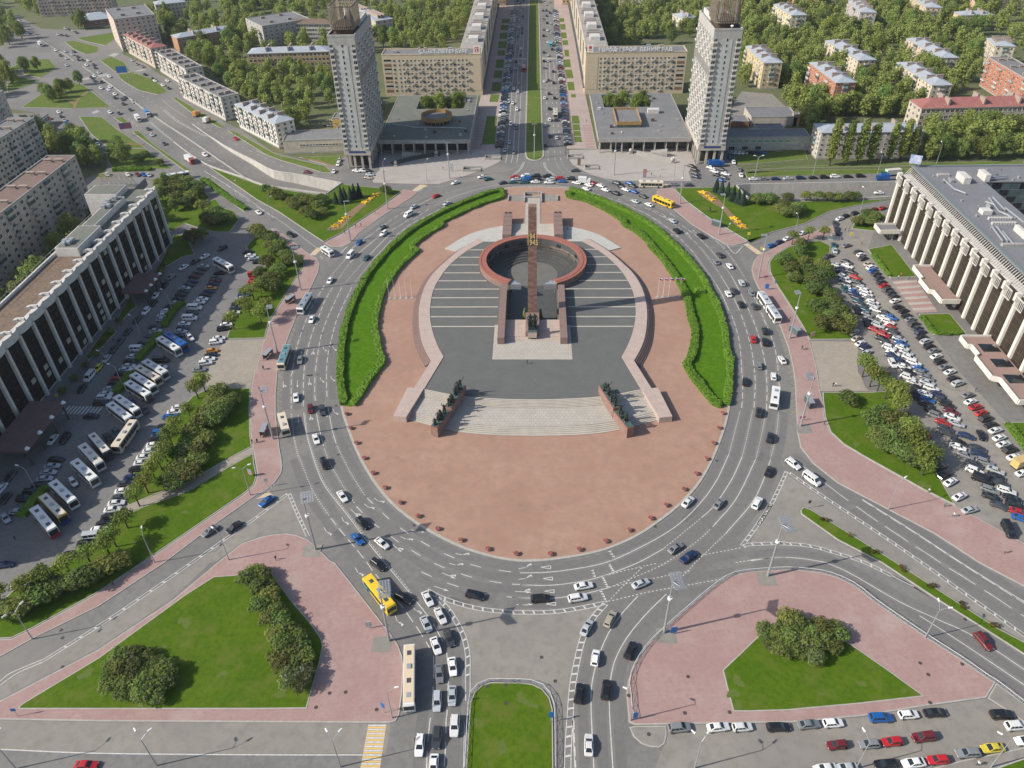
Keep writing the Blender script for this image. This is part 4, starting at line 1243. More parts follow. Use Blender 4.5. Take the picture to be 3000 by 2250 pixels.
for s, side in ((-1, 'left'), (1, 'right')):
 pl = thing('planter', 'dark framed planter with young conifers on the %s of the obelisk foot' % side, 'planter', (AX + s * 2.9, 237.6, -2.0))
 mb = MB()
 mb.box(-1.0, 1.0, -1.6, 1.6, 0, 0.6)
 mb.build('trough', 'metal_dark', pl)
 mb = MB()
 for k in range(420):
  h = rnd.random() ** 0.7
  a = rnd.random() * 6.28
  rr = 1.05 * (1 - h) * (0.6 + 0.4 * rnd.random())
  p = Vector((math.cos(a) * rr * 0.8, math.sin(a) * rr * 1.3, 0.6 + h * 4.4))
  u = Vector((math.cos(a), math.sin(a), -0.5)) * 0.28
  w = Vector((-math.sin(a), math.cos(a), 0.1)) * 0.2
  mb.quad(p - u - w, p + u - w, p + u + w, p - u + w)
 mb.build('foliage', 'leaf', pl)
# four sculpture pedestals with bronze groups on the front stairs
def sculpture(s, p0, p1, zb, zt, poses, which):
 f = (lambda v: v) if s < 0 else mir
 a, b = f(Vector(p0)), f(Vector(p1))
 d = (b - a).normalized()
 n = Vector((-d.y, d.x))
 side = 'left' if s < 0 else 'right'
 t = thing('sculpture_pedestal', 'long red granite pedestal, the %s one of the %s pair on the front stairs' % (which, side), 'pedestal')
 w = 1.15
 mb = MB()
 mb.prism([a + n * w, a - n * w, b - n * w, b + n * w], zb, zt - 0.55)
 mb.build('plinth', 'rough_granite', t)
 mb = MB()
 k = 1.18
 mb.prism([a + n * k - d * 0.03, a - n * k - d * 0.03, b - n * k + d * 0.03, b + n * k + d * 0.03], zt - 0.5, zt)
 mb.build('coping', 'red_granite', t)
 mb = MB()
 k = 1.02
 mb.prism([a + n * k + d * 0.1, a - n * k + d * 0.1, b - n * k - d * 0.1, b + n * k - d * 0.1], zt, zt + 0.12)
 mb.build('bronze_plate', 'bronze_plate', t)
 g = thing('bronze_group', 'dark bronze group of %d figures on the %s pedestal of the %s pair' % (len(poses), which, side), 'sculpture', (a.x, a.y, zt + 0.12))
 L = (b - a).length
 for tt, off, i, sc, rz in poses:
  q = d * (tt * L) + n * off
  o = obj('figure', BRONZE[i], g, (q.x, q.y, 0), rz)
  o.scale = (sc * 1.15, sc * 1.15, sc)
 mb = MB()
 for tt, off, i, sc, rz in poses:
  q = d * (tt * L) + n * off
  mb.cyl((q.x, q.y, 0), (q.x, q.y, 0.25), 0.75, 0.5, 7)
 mb.build('rock_base', 'bronze', g)
front_p = [(0.12, 0.2, 0, 1.55, 3.0), (0.34, 0.1, 5, 1.95, 2.6), (0.45, -0.4, 4, 1.8, 3.3), (0.55, 0.3, 2, 1.9, 2.9), (0.74, 0.0, 1, 2.1, 3.1)]
rear_p = [(0.10, 0.1, 2, 1.8, 3.2), (0.22, -0.3, 0, 2.0, 2.8), (0.30, 0.35, 4, 1.9, 3.3), (0.52, 0.1, 5, 1.9, 3.0), (0.66, -0.2, 3, 2.0, 3.1), (0.72, 0.4, 0, 2.0, 2.7), (0.82, -0.1, 3, 2.1, 3.2)]
for s in (-1, 1):
 sculpture(s, (-29.4, 170.2), (-25.9, 178.6), 0.1, 3.9, front_p if s < 0 else front_p[::-1][:4], 'front')
 sculpture(s, (-25.9, 178.2), (-22.3, 189.6), 0.1, 4.9, rear_p if s < 0 else rear_p[:6], 'rear')
# north side: pale apron, walk, stairs, pylons, passage mouth
napron = smooth([Vector(p) for p in ((-37.6, 290.2), (-27.4, 304.0), (-13.3, 311.6), (AX, 313.2))], step=3)
loop = napron + [mir(p) for p in napron[:-1]][::-1] + [mir(Vector((-31.5, 287.0)))] + [mir(p) for p in IN_L[::-1][:6]][::-1]
mb = MB()
RO = R_OUT - 0.5
back = [RC + Vector((math.sin(t), -math.cos(t))) * RO for t in [math.pi * 0.62 + math.pi * 0.76 * i / 24 for i in range(25)]]
mb.prism(napron + [mir(p) for p in napron[:-1]][::-1] + [mir(Vector((-31.6, 287.2))), mir(Vector((-23.9, 296.2))), mir(Vector((-21.4, 292.9)))] + back + [Vector((-21.4, 292.9)), Vector((-23.9, 296.2)), Vector((-31.6, 287.2))], 0.1, 0.55)
tag(mb.build('north_apron', mat('pale_granite', (0.47, 0.46, 0.43), 0.8, (0.40, 0.39, 0.365), 0.5, 1, (0.52, 0.51, 0.48), 2, brick=(1.8, 0.9, 0.02, (0.36, 0.35, 0.33)))), kind='structure')
mb = MB()
mb.box(AX - 3.4, AX + 3.4, 313.3, 341.5, 0.1, 0.3)
tag(mb.build('footpath', 'pale_paving'), kind='structure')
nst = tag(obj('north_stairs', None), kind='structure')
for k in range(7):
 mb = MB()
 mb.box(AX - 9.2, AX + 9.2, 294.2 if k == 6 else 308.6 - k * 1.2 - 1.2, 312.9 if k == 0 else 308.6 - k * 1.2, 0.5, 0.75 + k * 0.2)
 mb.build('step', 'white_stone', nst)
for s, side in ((-1, 'left'), (1, 'right')):
 t = thing('north_pylon', 'sloping brown granite wall on the %s of the rear stairs behind the ring' % side, 'wall', (AX + s * 11.1, 0, 0))
 for j in range(5):
  mb = MB()
  y0 = 297.2 + j * 4.2
  mb.box(-1.9, 1.9, y0, y0 + 4.17, 0.5, 3.3 + 0.12 * j)
  mb.build('granite_block', 'purple_granite', t)
 for j in range(2):
  mb = MB()
  mb.cyl((-0.9 + j * 1.8, 317.5, 3.79), (-0.9 + j * 1.8, 317.5, 4.3), 0.25, 0.6, 9)
  mb.build('flame_bowl', 'rust', t)
mb = MB()
for s in (-1, 1):
 mb.box(AX + s * 11.6 - 0.25, AX + s * 11.6 + 0.25, 338.5, 344, 0.1, 1.0)
 mb.box(AX + s * 4.0 - 0.3, AX + s * 4.0 + 0.3, 336.5, 346.5, 0.1, 1.2)
mb.box(AX - 4.3, AX + 4.3, 346.5, 347.0, 0.1, 1.4)
mb.box(AX - 4.3, AX + 4.3, 341.4, 342.0, 0.1, 1.25)
pm = tag(mb.build('passage_mouth', 'concrete'), 'concrete parapets of the underground passage behind the obelisk walk', 'passage')
mb = MB()
mb.box(AX - 3.6, AX - 0.4, 342.2, 346.3, 0.16, 0.2)  # flat dark plate stands in for the shade inside the opening
mb.build('stairwell', 'glass_dark', pm)
for s in (-1, 1):
 sheet_obj('forecourt', [[Vector((AX + s * 4.4, 338.5)), Vector((AX + s * 11.3, 338.5)), Vector((AX + s * 11.3, 345.5)), Vector((AX + s * 4.4, 346.5))][::s]], 0.17, 'asphalt_dusty')
# flower tubs round the front edge, flagpoles
tubs = px('c2 735,458 768,572 815,692 877,815 950,937 1047,1055 1170,1175 1315,1285 1473,1388 1662,1480 1880,1552 2107,1590 c3 312,1592 545,1555 758,1488 950,1400 1122,1302 1250,1198 1390,1068 1492,941 1572,820 1630,694 1675,570 1705,452')
tb = MB()
tb.cyl((0, 0, 0), (0, 0, 0.45), 0.45, 0.68, 12)
tub_me = tb.mesh('tub', ['concrete'])
fl = MB()
for k in range(70):
 a, r = rnd.random() * 6.28, 0.66 * math.sqrt(rnd.random())
 p = Vector((math.cos(a) * r, math.sin(a) * r, 0.55 + 0.35 * (1 - r)))
 q = 0.13
 u = Vector((rnd.uniform(-1, 1), rnd.uniform(-1, 1), rnd.uniform(-.4, .4))).normalized() * q
 w = Vector((-u.y, u.x, rnd.uniform(-.1, .1)))
 fl.quad(p - u - w, p + u - w, p + u + w, p - u + w, 0 if k % 4 else 1)
fl_me = fl.mesh('flowers', ['flower_red', 'leaf'])
for i, (x, y) in enumerate(tubs):
 p = at(x, y, 0.15)
 t = thing('flower_tub', 'round tub of red flowers on the front rim, %s counting from the left hedge end' % ordn(i), 'flower tub', (p.x, p.y, 0.15), rnd.random() * 6, 'flower tubs along the front rim of the island')
 obj('tub', tub_me, t)
 obj('flowers', fl_me, t)
for (s, side) in (('b2 1080,1038 1265,1030', 'left'), ('b3 1178,1024 1352,1022', 'right')):
 A, B = G(s, 0.15)
 for i in range(5):
  p = A.lerp(B, i / 4)
  t = thing('flagpole', 'thin white flagpole, %s from the left in the row of five on the %s gravel' % (ordn(i), side), 'flagpole', (p.x, p.y, 0.15), 0, 'flagpoles on the gravel either side of the monument')
  mb = MB()
  mb.cyl((0, 0, 0.1), (0, 0, 8.5), 0.06, 0.04, 6)
  mb.build('pole', 'lamp_white', t)
  mb = MB()
  mb.cyl((0, 0, 0), (0, 0, 0.12), 0.75, n=10)
  mb.build('base', 'concrete', t)
  if side == 'right':
   for k, m in enumerate(('lamp_white', 'blue_flag', 'red_flag')):
    mb = MB()
    for j in range(4):
     x0, x1 = j * 0.33, (j + 1) * 0.33
     y0, y1 = 0.1 * math.sin(j * 1.4 + i), 0.1 * math.sin((j + 1) * 1.4 + i)
     z = 8.3 - k * 0.3
     mb.quad((x0, y0, z - 0.3 - x0 * 0.3), (x1, y1, z - 0.3 - x1 * 0.3), (x1, y1, z - x1 * 0.3), (x0, y0, z - x0 * 0.3))
    mb.build('flag_stripe', m, t)

# ------------------------------------------------------------------ buildings
_wm, WVAR = {}, {}
wrnd = random.Random(31)
mat('glass_mid', (0.045, 0.055, 0.062), 0.2, (0.09, 0.10, 0.105), 0.9)
mat('glass_curtain', (0.22, 0.20, 0.17), 0.5, (0.12, 0.115, 0.105), 1.1)
def win_mesh(w, h, frame=0.09, mull=1, glass='glass_dark', fm='window_frame', sill=True):
 """Window facing local -y, origin at its bottom centre on the wall plane."""
 key = (round(w, 2), round(h, 2), mull, glass, fm, sill)
 if key in _wm:
  return _wm[key]
 mb = MB()
 d = -0.06
 mb.quad((-w / 2, -0.02, 0), (w / 2, -0.02, 0), (w / 2, -0.02, h), (-w / 2, -0.02, h), 1)
 mb.box(-w / 2, -w / 2 + frame, d, 0, 0, h)
 mb.box(w / 2 - frame, w / 2, d, 0, 0, h)
 mb.box(-w / 2 + frame, w / 2 - frame, d, 0, 0, frame)
 mb.box(-w / 2 + frame, w / 2 - frame, d, 0, h - frame, h)
 for i in range(mull):
  x = -w / 2 + w * (i + 1) / (mull + 1)
  mb.box(x - 0.04, x + 0.04, d, 0, frame, h - frame)
 if sill:
  mb.box(-w / 2 - 0.08, w / 2 + 0.08, -0.16, 0, -0.08, 0)
 _wm[key] = mb.mesh('window', [fm, glass])
 if glass == 'glass_dark':
  WVAR[_wm[key].name] = [_wm[key]] * 5 + [mb.mesh('window', [fm, g]) for g in ('glass_mid', 'glass_curtain', 'glass_mid')]
 return _wm[key]

_bm = {}
def balcony_mesh(w, dep=0.9, h=1.0, glazed=False, m='facade'):
 key = (round(w, 2), dep, h, glazed, m)
 if key in _bm:
  return _bm[key]
 mb = MB()
 mb.box(-w / 2, w / 2, -dep, 0, -0.12, 0.02, 1)
 mb.box(-w / 2, w / 2, -dep, -dep + 0.06, 0.02, h)
 mb.box(-w / 2, -w / 2 + 0.06, -dep + 0.06, 0, 0.02, h)
 mb.box(w / 2 - 0.06, w / 2, -dep + 0.06, 0, 0.02, h)
 if glazed:
  mb.box(-w / 2 + 0.02, w / 2 - 0.02, -dep + 0.03, 0, h, h + 1.4, 2)
  mb.box(-w / 2, w / 2, -dep, 0, h + 1.4, h + 1.5, 1)
 _bm[key] = mb.mesh('balcony', [m, 'concrete', 'glass_green'])
 return _bm[key]

def put(name, me, root, x, y, z, face, color=None):
 """face: 0 front (-y), 1 right end (+x), 2 back (+y), 3 left end (-x)"""
 if name == 'window' and me.name in WVAR:
  me = wrnd.choice(WVAR[me.name])
 return obj(name, me, root, (x, y, z), (0, R(90), R(180), R(-90))[face], color)

FOOT = []                                               # footprints, kept free of trees
def block(name, label, cat, A, B, depth, h, color, floors=5, bays=12, roof='tin', zb=0, wz=None, win=(1.5, 1.5), ends=(0, 0), balc=0.0, group=None, vents=0, chim=0, base=1.2, back=False, endbays=3, wallmat='facade', over=0.4, ridge=2.2, mull=1, bal_glazed=0.3, skip=None):
 u = (B - A)
 L = u.length
 rz = math.atan2(u.y, u.x)
 t = thing(name, label, cat, (A.x, A.y, zb), rz, group)
 c, s = math.cos(rz), math.sin(rz)
 W = lambda x, y: Vector((A.x + c * x - s * y, A.y + s * x + c * y))
 FOOT.append([W(-1, -1), W(L + 1, -1), W(L + 1, depth + 1), W(-1, depth + 1)])
 mb = MB()
 mb.box(0, L, 0, depth, -0.5, h)
 w = mb.build('wall', wallmat, t)
 w.color = C4(color)
 mb = MB()
 mb.box(-0.06, L + 0.06, -0.06, depth + 0.06, -0.5, base * 0.6)
 mb.build('plinth', 'concrete', t)
 if roof in ('tin', 'red', 'rust'):
  m = {'tin': 'roof_tin', 'red': 'roof_red', 'rust': 'roof_rust'}[roof]
  o = over
  hp = min(depth / 2, L / 3)
  P = [(-o, -o, h + 0.15), (L + o, -o, h + 0.15), (L + o, depth + o, h + 0.15), (-o, depth + o, h + 0.15), (hp, depth / 2, h + ridge), (L - hp, depth / 2, h + ridge)]
  mb = MB()
  mb.quad(P[0], P[1], P[5], P[4])
  mb.quad(P[2], P[3], P[4], P[5])
  mb.tri(P[1], P[2], P[5])
  mb.tri(P[3], P[0], P[4])
  r = mb.build('roof', m, t)
  mb = MB()
  mb.box(-o, L + o, -o, depth + o, h - 0.12, h + 0.14)
  mb.build('eaves', 'concrete', t)
  for i in range(vents):
   x = hp * 0.7 + (L - 1.4 * hp) * (i + 0.5) / vents
   for sd in (0.25, 0.75):
    mb = MB()
    mb.box(x - 0.45, x + 0.45, depth * sd - depth * 0.17, depth * sd + depth * 0.17, h + 0.2, h + ridge + 0.75)
    mb.box(x - 0.6, x + 0.6, depth * sd - depth * 0.19, depth * sd + depth * 0.19, h + ridge + 0.75, h + ridge + 0.9)
    mb.build('chimney', 'brick_chimney', r)
 else:
  m = {'flat': 'roof_grey', 'green': 'roof_green', 'brown': 'roof_brown'}[roof]
  mb = MB()
  mb.box(0.3, L - 0.3, 0.3, depth - 0.3, h, h + 0.08)
  r = mb.build('roof', m, t)
  mb = MB()
  for q in ((-0.1, L + 0.1, -0.1, 0.3), (-0.1, L + 0.1, depth - 0.3, depth + 0.1), (-0.1, 0.3, 0.3, depth - 0.3), (L - 0.3, L + 0.1, 0.3, depth - 0.3)):
   mb.box(*q, h, h + 0.5)
  mb.build('parapet', 'concrete', t)
  for i in range(vents):
   x = L * (i + 0.5) / vents
   for sd in (0.28, 0.66):
    mb = MB()
    mb.box(x - 0.5, x + 0.5, depth * sd - 1.6, depth * sd + 1.6, h + 0.08, h + 1.4)
    mb.box(x - 0.75, x + 0.75, depth * sd - 1.9, depth * sd + 1.9, h + 1.4, h + 1.55)
    mb.build('vent_stack', 'brick_chimney', r)
 fh = (h - base) / floors
 ww, wh = win
 me = win_mesh(ww, wh, mull=mull)
 nw = 0
 g = random.Random(int(abs(A.x * 7 + A.y * 13)))
 for f in range(floors):
  z = base + fh * f + (fh - wh) * 0.45
  for b in range(bays):
   x = L * (b + 0.5) / bays
   if skip and skip(f, b):
    continue
   if nw < 296:
    put('window', me, t, x, 0, z, 0)
    nw += 1
   col = (b * 7 + f * (1 if balc > 0.9 else 0)) % 10
   if balc and f > 0 and ((b % max(1, int(round(1 / balc)))) == 0 if balc <= 0.9 else (b + f) % 2 == 0):
    gl = g.random() < bal_glazed
    put('balcony', balcony_mesh(L / bays * 0.86, 0.9, 1.0, gl), t, x, 0, base + fh * f + 0.05, 0, g.choice([(0.5, 0.47, 0.42), color, color, (0.42, 0.43, 0.43), (0.55, 0.52, 0.48), (0.33, 0.34, 0.34)]))
  for e, on in ((1, ends[1]), (3, ends[0])):
   if on:
    for b in range(endbays):
     y = depth * (b + 0.5) / endbays
     if nw < 298:
      put('window', me, t, L if e == 1 else 0, y, z, e)
      nw += 1
     if on == 2 and f > 0 and b == endbays // 2:
      put('balcony', balcony_mesh(3.0, 0.9, 1.0, g.random() < 0.4), t, L if e == 1 else 0, y, base + fh * f + 0.05, e, g.choice([(0.45, 0.3, 0.22), (0.3, 0.42, 0.42), (0.55, 0.5, 0.45)]))
 return t

mat('brick_chimney', (0.36, 0.29, 0.25), 0.9, (0.29, 0.235, 0.20), 0.8)
CREAM, PINKISH, GREYW, OCHRE, BRICK, WHITE = (0.60, 0.51, 0.39), (0.56, 0.46, 0.39), (0.50, 0.48, 0.45), (0.50, 0.33, 0.15), (0.44, 0.185, 0.115), (0.66, 0.64, 0.60)
def gp(s, z):
 return G(s, z)
V2 = lambda x, y: Vector((x, y))

# west row of five-storey houses along the road
rows_w = (('a1 1000,275 1215,390', 'first', 'red', PINKISH, 12), ('a1 1256,415 1500,560', 'second', 'flat', (0.60, 0.55, 0.50), 14), ('a1 1437,615 1785,790', 'third', 'flat', (0.58, 0.55, 0.51), 18), ('a1 1900,840 a2 150,1000', 'nearest', 'tin', WHITE, 16))
for s, o_, rf, c, nb in rows_w:
 A, B = G(s, 14)
 block('apartment_house', 'pale five-storey house, %s in the row beside the west road' % o_, 'house', A, B, 11.5, 13.6, c, 5, nb, rf, win=(1.5, 1.45), ends=(0, 1), balc=0.5, group='five-storey houses along the west road', vents=5 if rf != 'tin' else 4, endbays=3, ridge=2.0)
A, B = G('a1 930,320 1000,420')
block('apartment_block', 'tall pinkish block standing at the far end of the west road row', 'building', A, B, 30, 23, PINKISH, 8, 4, 'flat', ends=(0, 1), endbays=8, vents=2)
A, B = G('a1 340,140 930,112')
block('apartment_block', 'long pinkish-beige high block at the top left edge', 'building', A, B, 16, 31, (0.58, 0.45, 0.37), 10, 22, 'flat', ends=(0, 1), balc=0.25, win=(1.7, 1.6))
A, B = G('a1 690,225 930,195')
block('brick_pavilion', 'low red-brick pavilion with a wide grey pitched roof near the top left', 'building', A, B, 26, 5, (0.32, 0.16, 0.12), 1, 6, 'tin', ridge=4, win=(2.0, 1.6))
A, B = G('a1 1430,300 1900,222', 12)
block('school_building', 'long low building with pale tin roof and orange wall among the left trees', 'building', A, B, 13, 11, (0.46, 0.27, 0.15), 3, 14, 'tin', vents=2)
A, B = G('a1 1985,140 2120,205', 16)
block('apartment_house', 'grey five-storey house half hidden in the trees at the upper left', 'house', A, B, 40, 15, (0.40, 0.38, 0.37), 5, 5, 'flat', ends=(0, 1), endbays=9, vents=2)
A, B = G('a1 2005,432 a2 588,412', 14)
block('school_building', 'long ochre four-storey building with pale tin roof left of the left tower', 'building', A, B, 15, 13.6, OCHRE, 4, 20, 'tin', win=(1.9, 1.9), ridge=2.4, vents=3, ends=(0, 1))
A, B = G('a2 238,185 608,188', 14)
block('school_building', 'pale four-storey building with a rust-streaked roof behind the ochre one', 'building', A, B, 15, 13.6, (0.50, 0.47, 0.42), 4, 18, 'rust', win=(2.0, 1.8))
A, B = G('a2 640,-10 810,-12', 14)
block('apartment_house', 'peach-coloured house just left of the left tower crown, at the top edge', 'house', A, B, 14, 14, (0.58, 0.42, 0.26), 5, 9, 'tin')
A, B = G('a2 968,172 1108,150', 13)
block('apartment_house', 'narrow pale house with long tin roof right of the left tower crown', 'house', A, B, 62, 13, (0.50, 0.44, 0.38), 4, 3, 'tin', ends=(0, 1), endbays=12, vents=3, ridge=2.5)
A, B = G('a1 1255,40 1500,15', 13)
block('apartment_house', 'pale house with tin roof behind the pinkish block at the top left', 'house', A, B, 15, 13, PINKISH, 4, 8, 'tin')
# high slabs on the left edge
block('apartment_block', 'long pale nine-storey balcony block behind the left hotel', 'building', V2(-207.4, 214), V2(-207.4, 331.9), 13, 26, (0.49, 0.44, 0.385), 9, 24, 'brown', balc=0.34, win=(1.9, 1.5), ends=(0, 1), vents=8, bal_glazed=0.5)
A, B = G('a1 -160,1225 275,957', 24)
block('apartment_block', 'pale nine-storey balcony block at the left edge beyond the hotel block', 'building', A, B, 13, 24, (0.50, 0.46, 0.41), 8, 14, 'flat', balc=0.3, win=(1.9, 1.5), vents=4, ends=(0, 1), bal_glazed=0.5)
A, B = G('a1 -300,1010 25,735', 24)
block('apartment_block', 'pale high balcony block cut by the left edge, the farthest of three', 'building', A, B, 13, 24, (0.50, 0.46, 0.41), 8, 8, 'flat', balc=0.5, ends=(0, 1))
A, B = G('a1 300,985 390,925', 5)
block('shop_annex', 'low white annex with dark flat roof joined to the left edge block', 'building', A, B, 30, 5, (0.55, 0.53, 0.50), 1, 5, 'flat', win=(2.2, 2.0))
# east houses
he = [('a4 605,330 870,490', 'south-western of the pair of cream tin-roofed houses in the middle of the trees', CREAM, 4, 9, 12), ('a4 1262,312 1535,470', 'cream tin-roofed house, upper of the two right of the central trees', (0.62, 0.49, 0.37), 4, 11, 12),
  ('a4 1185,508 1470,692', 'cream tin-roofed house, lower of the two right of the central trees', (0.62, 0.53, 0.41), 4, 11, 12), ('a4 185,35 330,125', 'pale yellow house with tin roof near the top, right of the right tower', (0.60, 0.52, 0.36), 5, 7, 16),
  ('a4 790,5 885,100', 'narrow grey-pink house with balconies on its end, upper middle right', (0.46, 0.41, 0.38), 5, 6, 17), ('a3 1895,375 2040,512', 'yellow house with tin roof and balconied end just right of the right tower', (0.58, 0.47, 0.28), 5, 8, 16),
  ('a4 475,508 690,672', 'orange brick house with pale tin roof deep in the trees', BRICK, 5, 9, 16), ('a4 1300,-30 1420,60', 'yellowish house at the top edge, upper right', (0.58, 0.47, 0.33), 4, 7, 13), ('a4 1912,310 1985,372', 'cream house with balconies near the right edge above the orange block', (0.60, 0.52, 0.40), 5, 6, 16)]
for s, lab, c, fl_, nb, h in he:
 A, B = G(s, h)
 block('apartment_house', lab, 'house', A, B, 12, h, c, fl_, nb, 'tin', ends=(0, 2), vents=3, group='tin-roofed houses among the eastern trees', balc=0.34, ridge=2.2)
A, B = G('a4 1925,468 2330,705', 17)
block('apartment_block', 'orange brick block with grey roof at the right edge', 'building', A, B, 14, 17, BRICK, 6, 12, 'flat', ends=(1, 1), balc=0.34, win=(1.4, 1.6), vents=4)
block('apartment_house', 'grey-white five-storey house behind the row of poplars', 'house', V2(146.4, 389), V2(198, 389.6), 13.5, 13.8, (0.52, 0.48, 0.44), 5, 16, 'tin', ends=(2, 0), vents=3, win=(1.5, 1.5), ridge=1.8)
A, B = G('a4 1385,880 2400,855', 14)
block('school_building', 'long pale building with a dull red roof at the right', 'building', A, B, 15, 14, (0.52, 0.45, 0.36), 4, 26, 'red', ends=(1, 0), win=(1.9, 1.9), ridge=3.5, vents=3)
A, B = G('a4 1700,125 1972,122', 11)
block('apartment_house', 'low cream house with grey hipped roof near the upper right edge', 'house', A, B, 12, 11, (0.58, 0.45, 0.31), 3, 10, 'tin', vents=2)
A, B = G('a4 1800,85 2200,60')
block('apartment_block', 'peach-coloured block at the top right edge', 'building', A, B, 14, 24, (0.56, 0.41, 0.29), 7, 16, 'flat')
A, B = G('a3 870,-30 1240,-30', 12)
block('apartment_house', 'cream house with grey roof above the right slab at the top edge', 'house', A, B, 13, 17, CREAM, 5, 14, 'tin', vents=2)
A, B = G('a3 1840,80 1950,85')
block('apartment_house', 'orange brick house behind the right tower crown', 'house', A, B, 14, 17, BRICK, 5, 4, 'flat', ends=(1, 0))
A, B = G('a4 330,105 535,110')
block('apartment_house', 'orange house behind the pale yellow one at the top', 'house', A, B, 14, 17, (0.46, 0.25, 0.16), 5, 7, 'flat')
A, B = G('a3 1380,160 1490,150', 7)
block('kindergarten', 'small white two-storey house with tin roof among trees left of the right tower', 'house', A, B, 18, 8, (0.60, 0.56, 0.48), 2, 4, 'tin', ends=(1, 0), vents=1)
A, B = G('a2 510,880 560,985')
A, B = G('a2 555,990 620,920')
block('transformer_house', 'small yellow utility house behind the left tower', 'house', V2(-116.5, 440), V2(-109.5, 440), 9, 6.5, (0.60, 0.40, 0.13), 1, 2, 'flat', win=(0.9, 1.2))
block('garage', 'low dark ochre garage beside the yellow utility house', 'building', V2(-112.5, 430), V2(-108.5, 430), 6, 3.2, (0.32, 0.22, 0.10), 1, 1, 'flat')
# store yard on the right of the right tower
for k, (x0, x1, y0, y1, h, c, lab) in enumerate(((97.5, 146, 402, 414, 7, (0.42, 0.42, 0.39), 'long low grey shop annex right of the right tower'), (123, 138, 419, 430, 4.5, (0.50, 0.44, 0.36), 'pale flat-roofed shed in the yard behind the shop annex'),
             (124, 150, 440, 458, 5, (0.52, 0.47, 0.40), 'wide warehouse with grey roof in the yard behind the shop annex'), (112, 122, 436, 446, 4, (0.34, 0.17, 0.10), 'small rusty brown shed in the yard'),
             (116, 122.5, 416, 422, 3.2, (0.02, 0.22, 0.12), 'green container shed behind the shop annex'))):
 t = block('shop_annex' if k == 0 else 'shed', lab, 'building', V2(x0, y0), V2(x1, y0), y1 - y0, h, c, 1, 1, 'flat', win=(1.6, 1.6), skip=lambda f, b: True)
 if k == 0:
  for i in range(9):
   put('window', win_mesh(2.2, 1.5, glass='shop_green' if 'shop_green' in MATS else mat('shop_green', (0.03, 0.28, 0.14), 0.3, (0.20, 0.34, 0.26), 1.2).name), t, 8 + i * 3.6, 0, 4.3, 0)
  for i in range(3):
   put('window', win_mesh(3.2, 1.8, mull=2), t, 8 + i * 7, 0, 0.6, 0)
t = block('shop_annex', 'long low cream shop annex between the white house and the left tower', 'building', G('a2 235,1248')[0], G('a2 718,1232')[0], 16, 7, (0.56, 0.50, 0.41), 1, 1, 'flat', skip=lambda f, b: True)
for i in range(16):
 put('window', win_mesh(1.5, 1.0), t, 9.5 + i * 1.75, 0, 4.0, 0)
t2 = block('garage', 'tiny brick hut near the bushes behind the right shop annex', 'building', V2(148, 440), V2(151.5, 440), 4, 6, (0.55, 0.33, 0.18), 1, 1, 'flat', skip=lambda f, b: True)

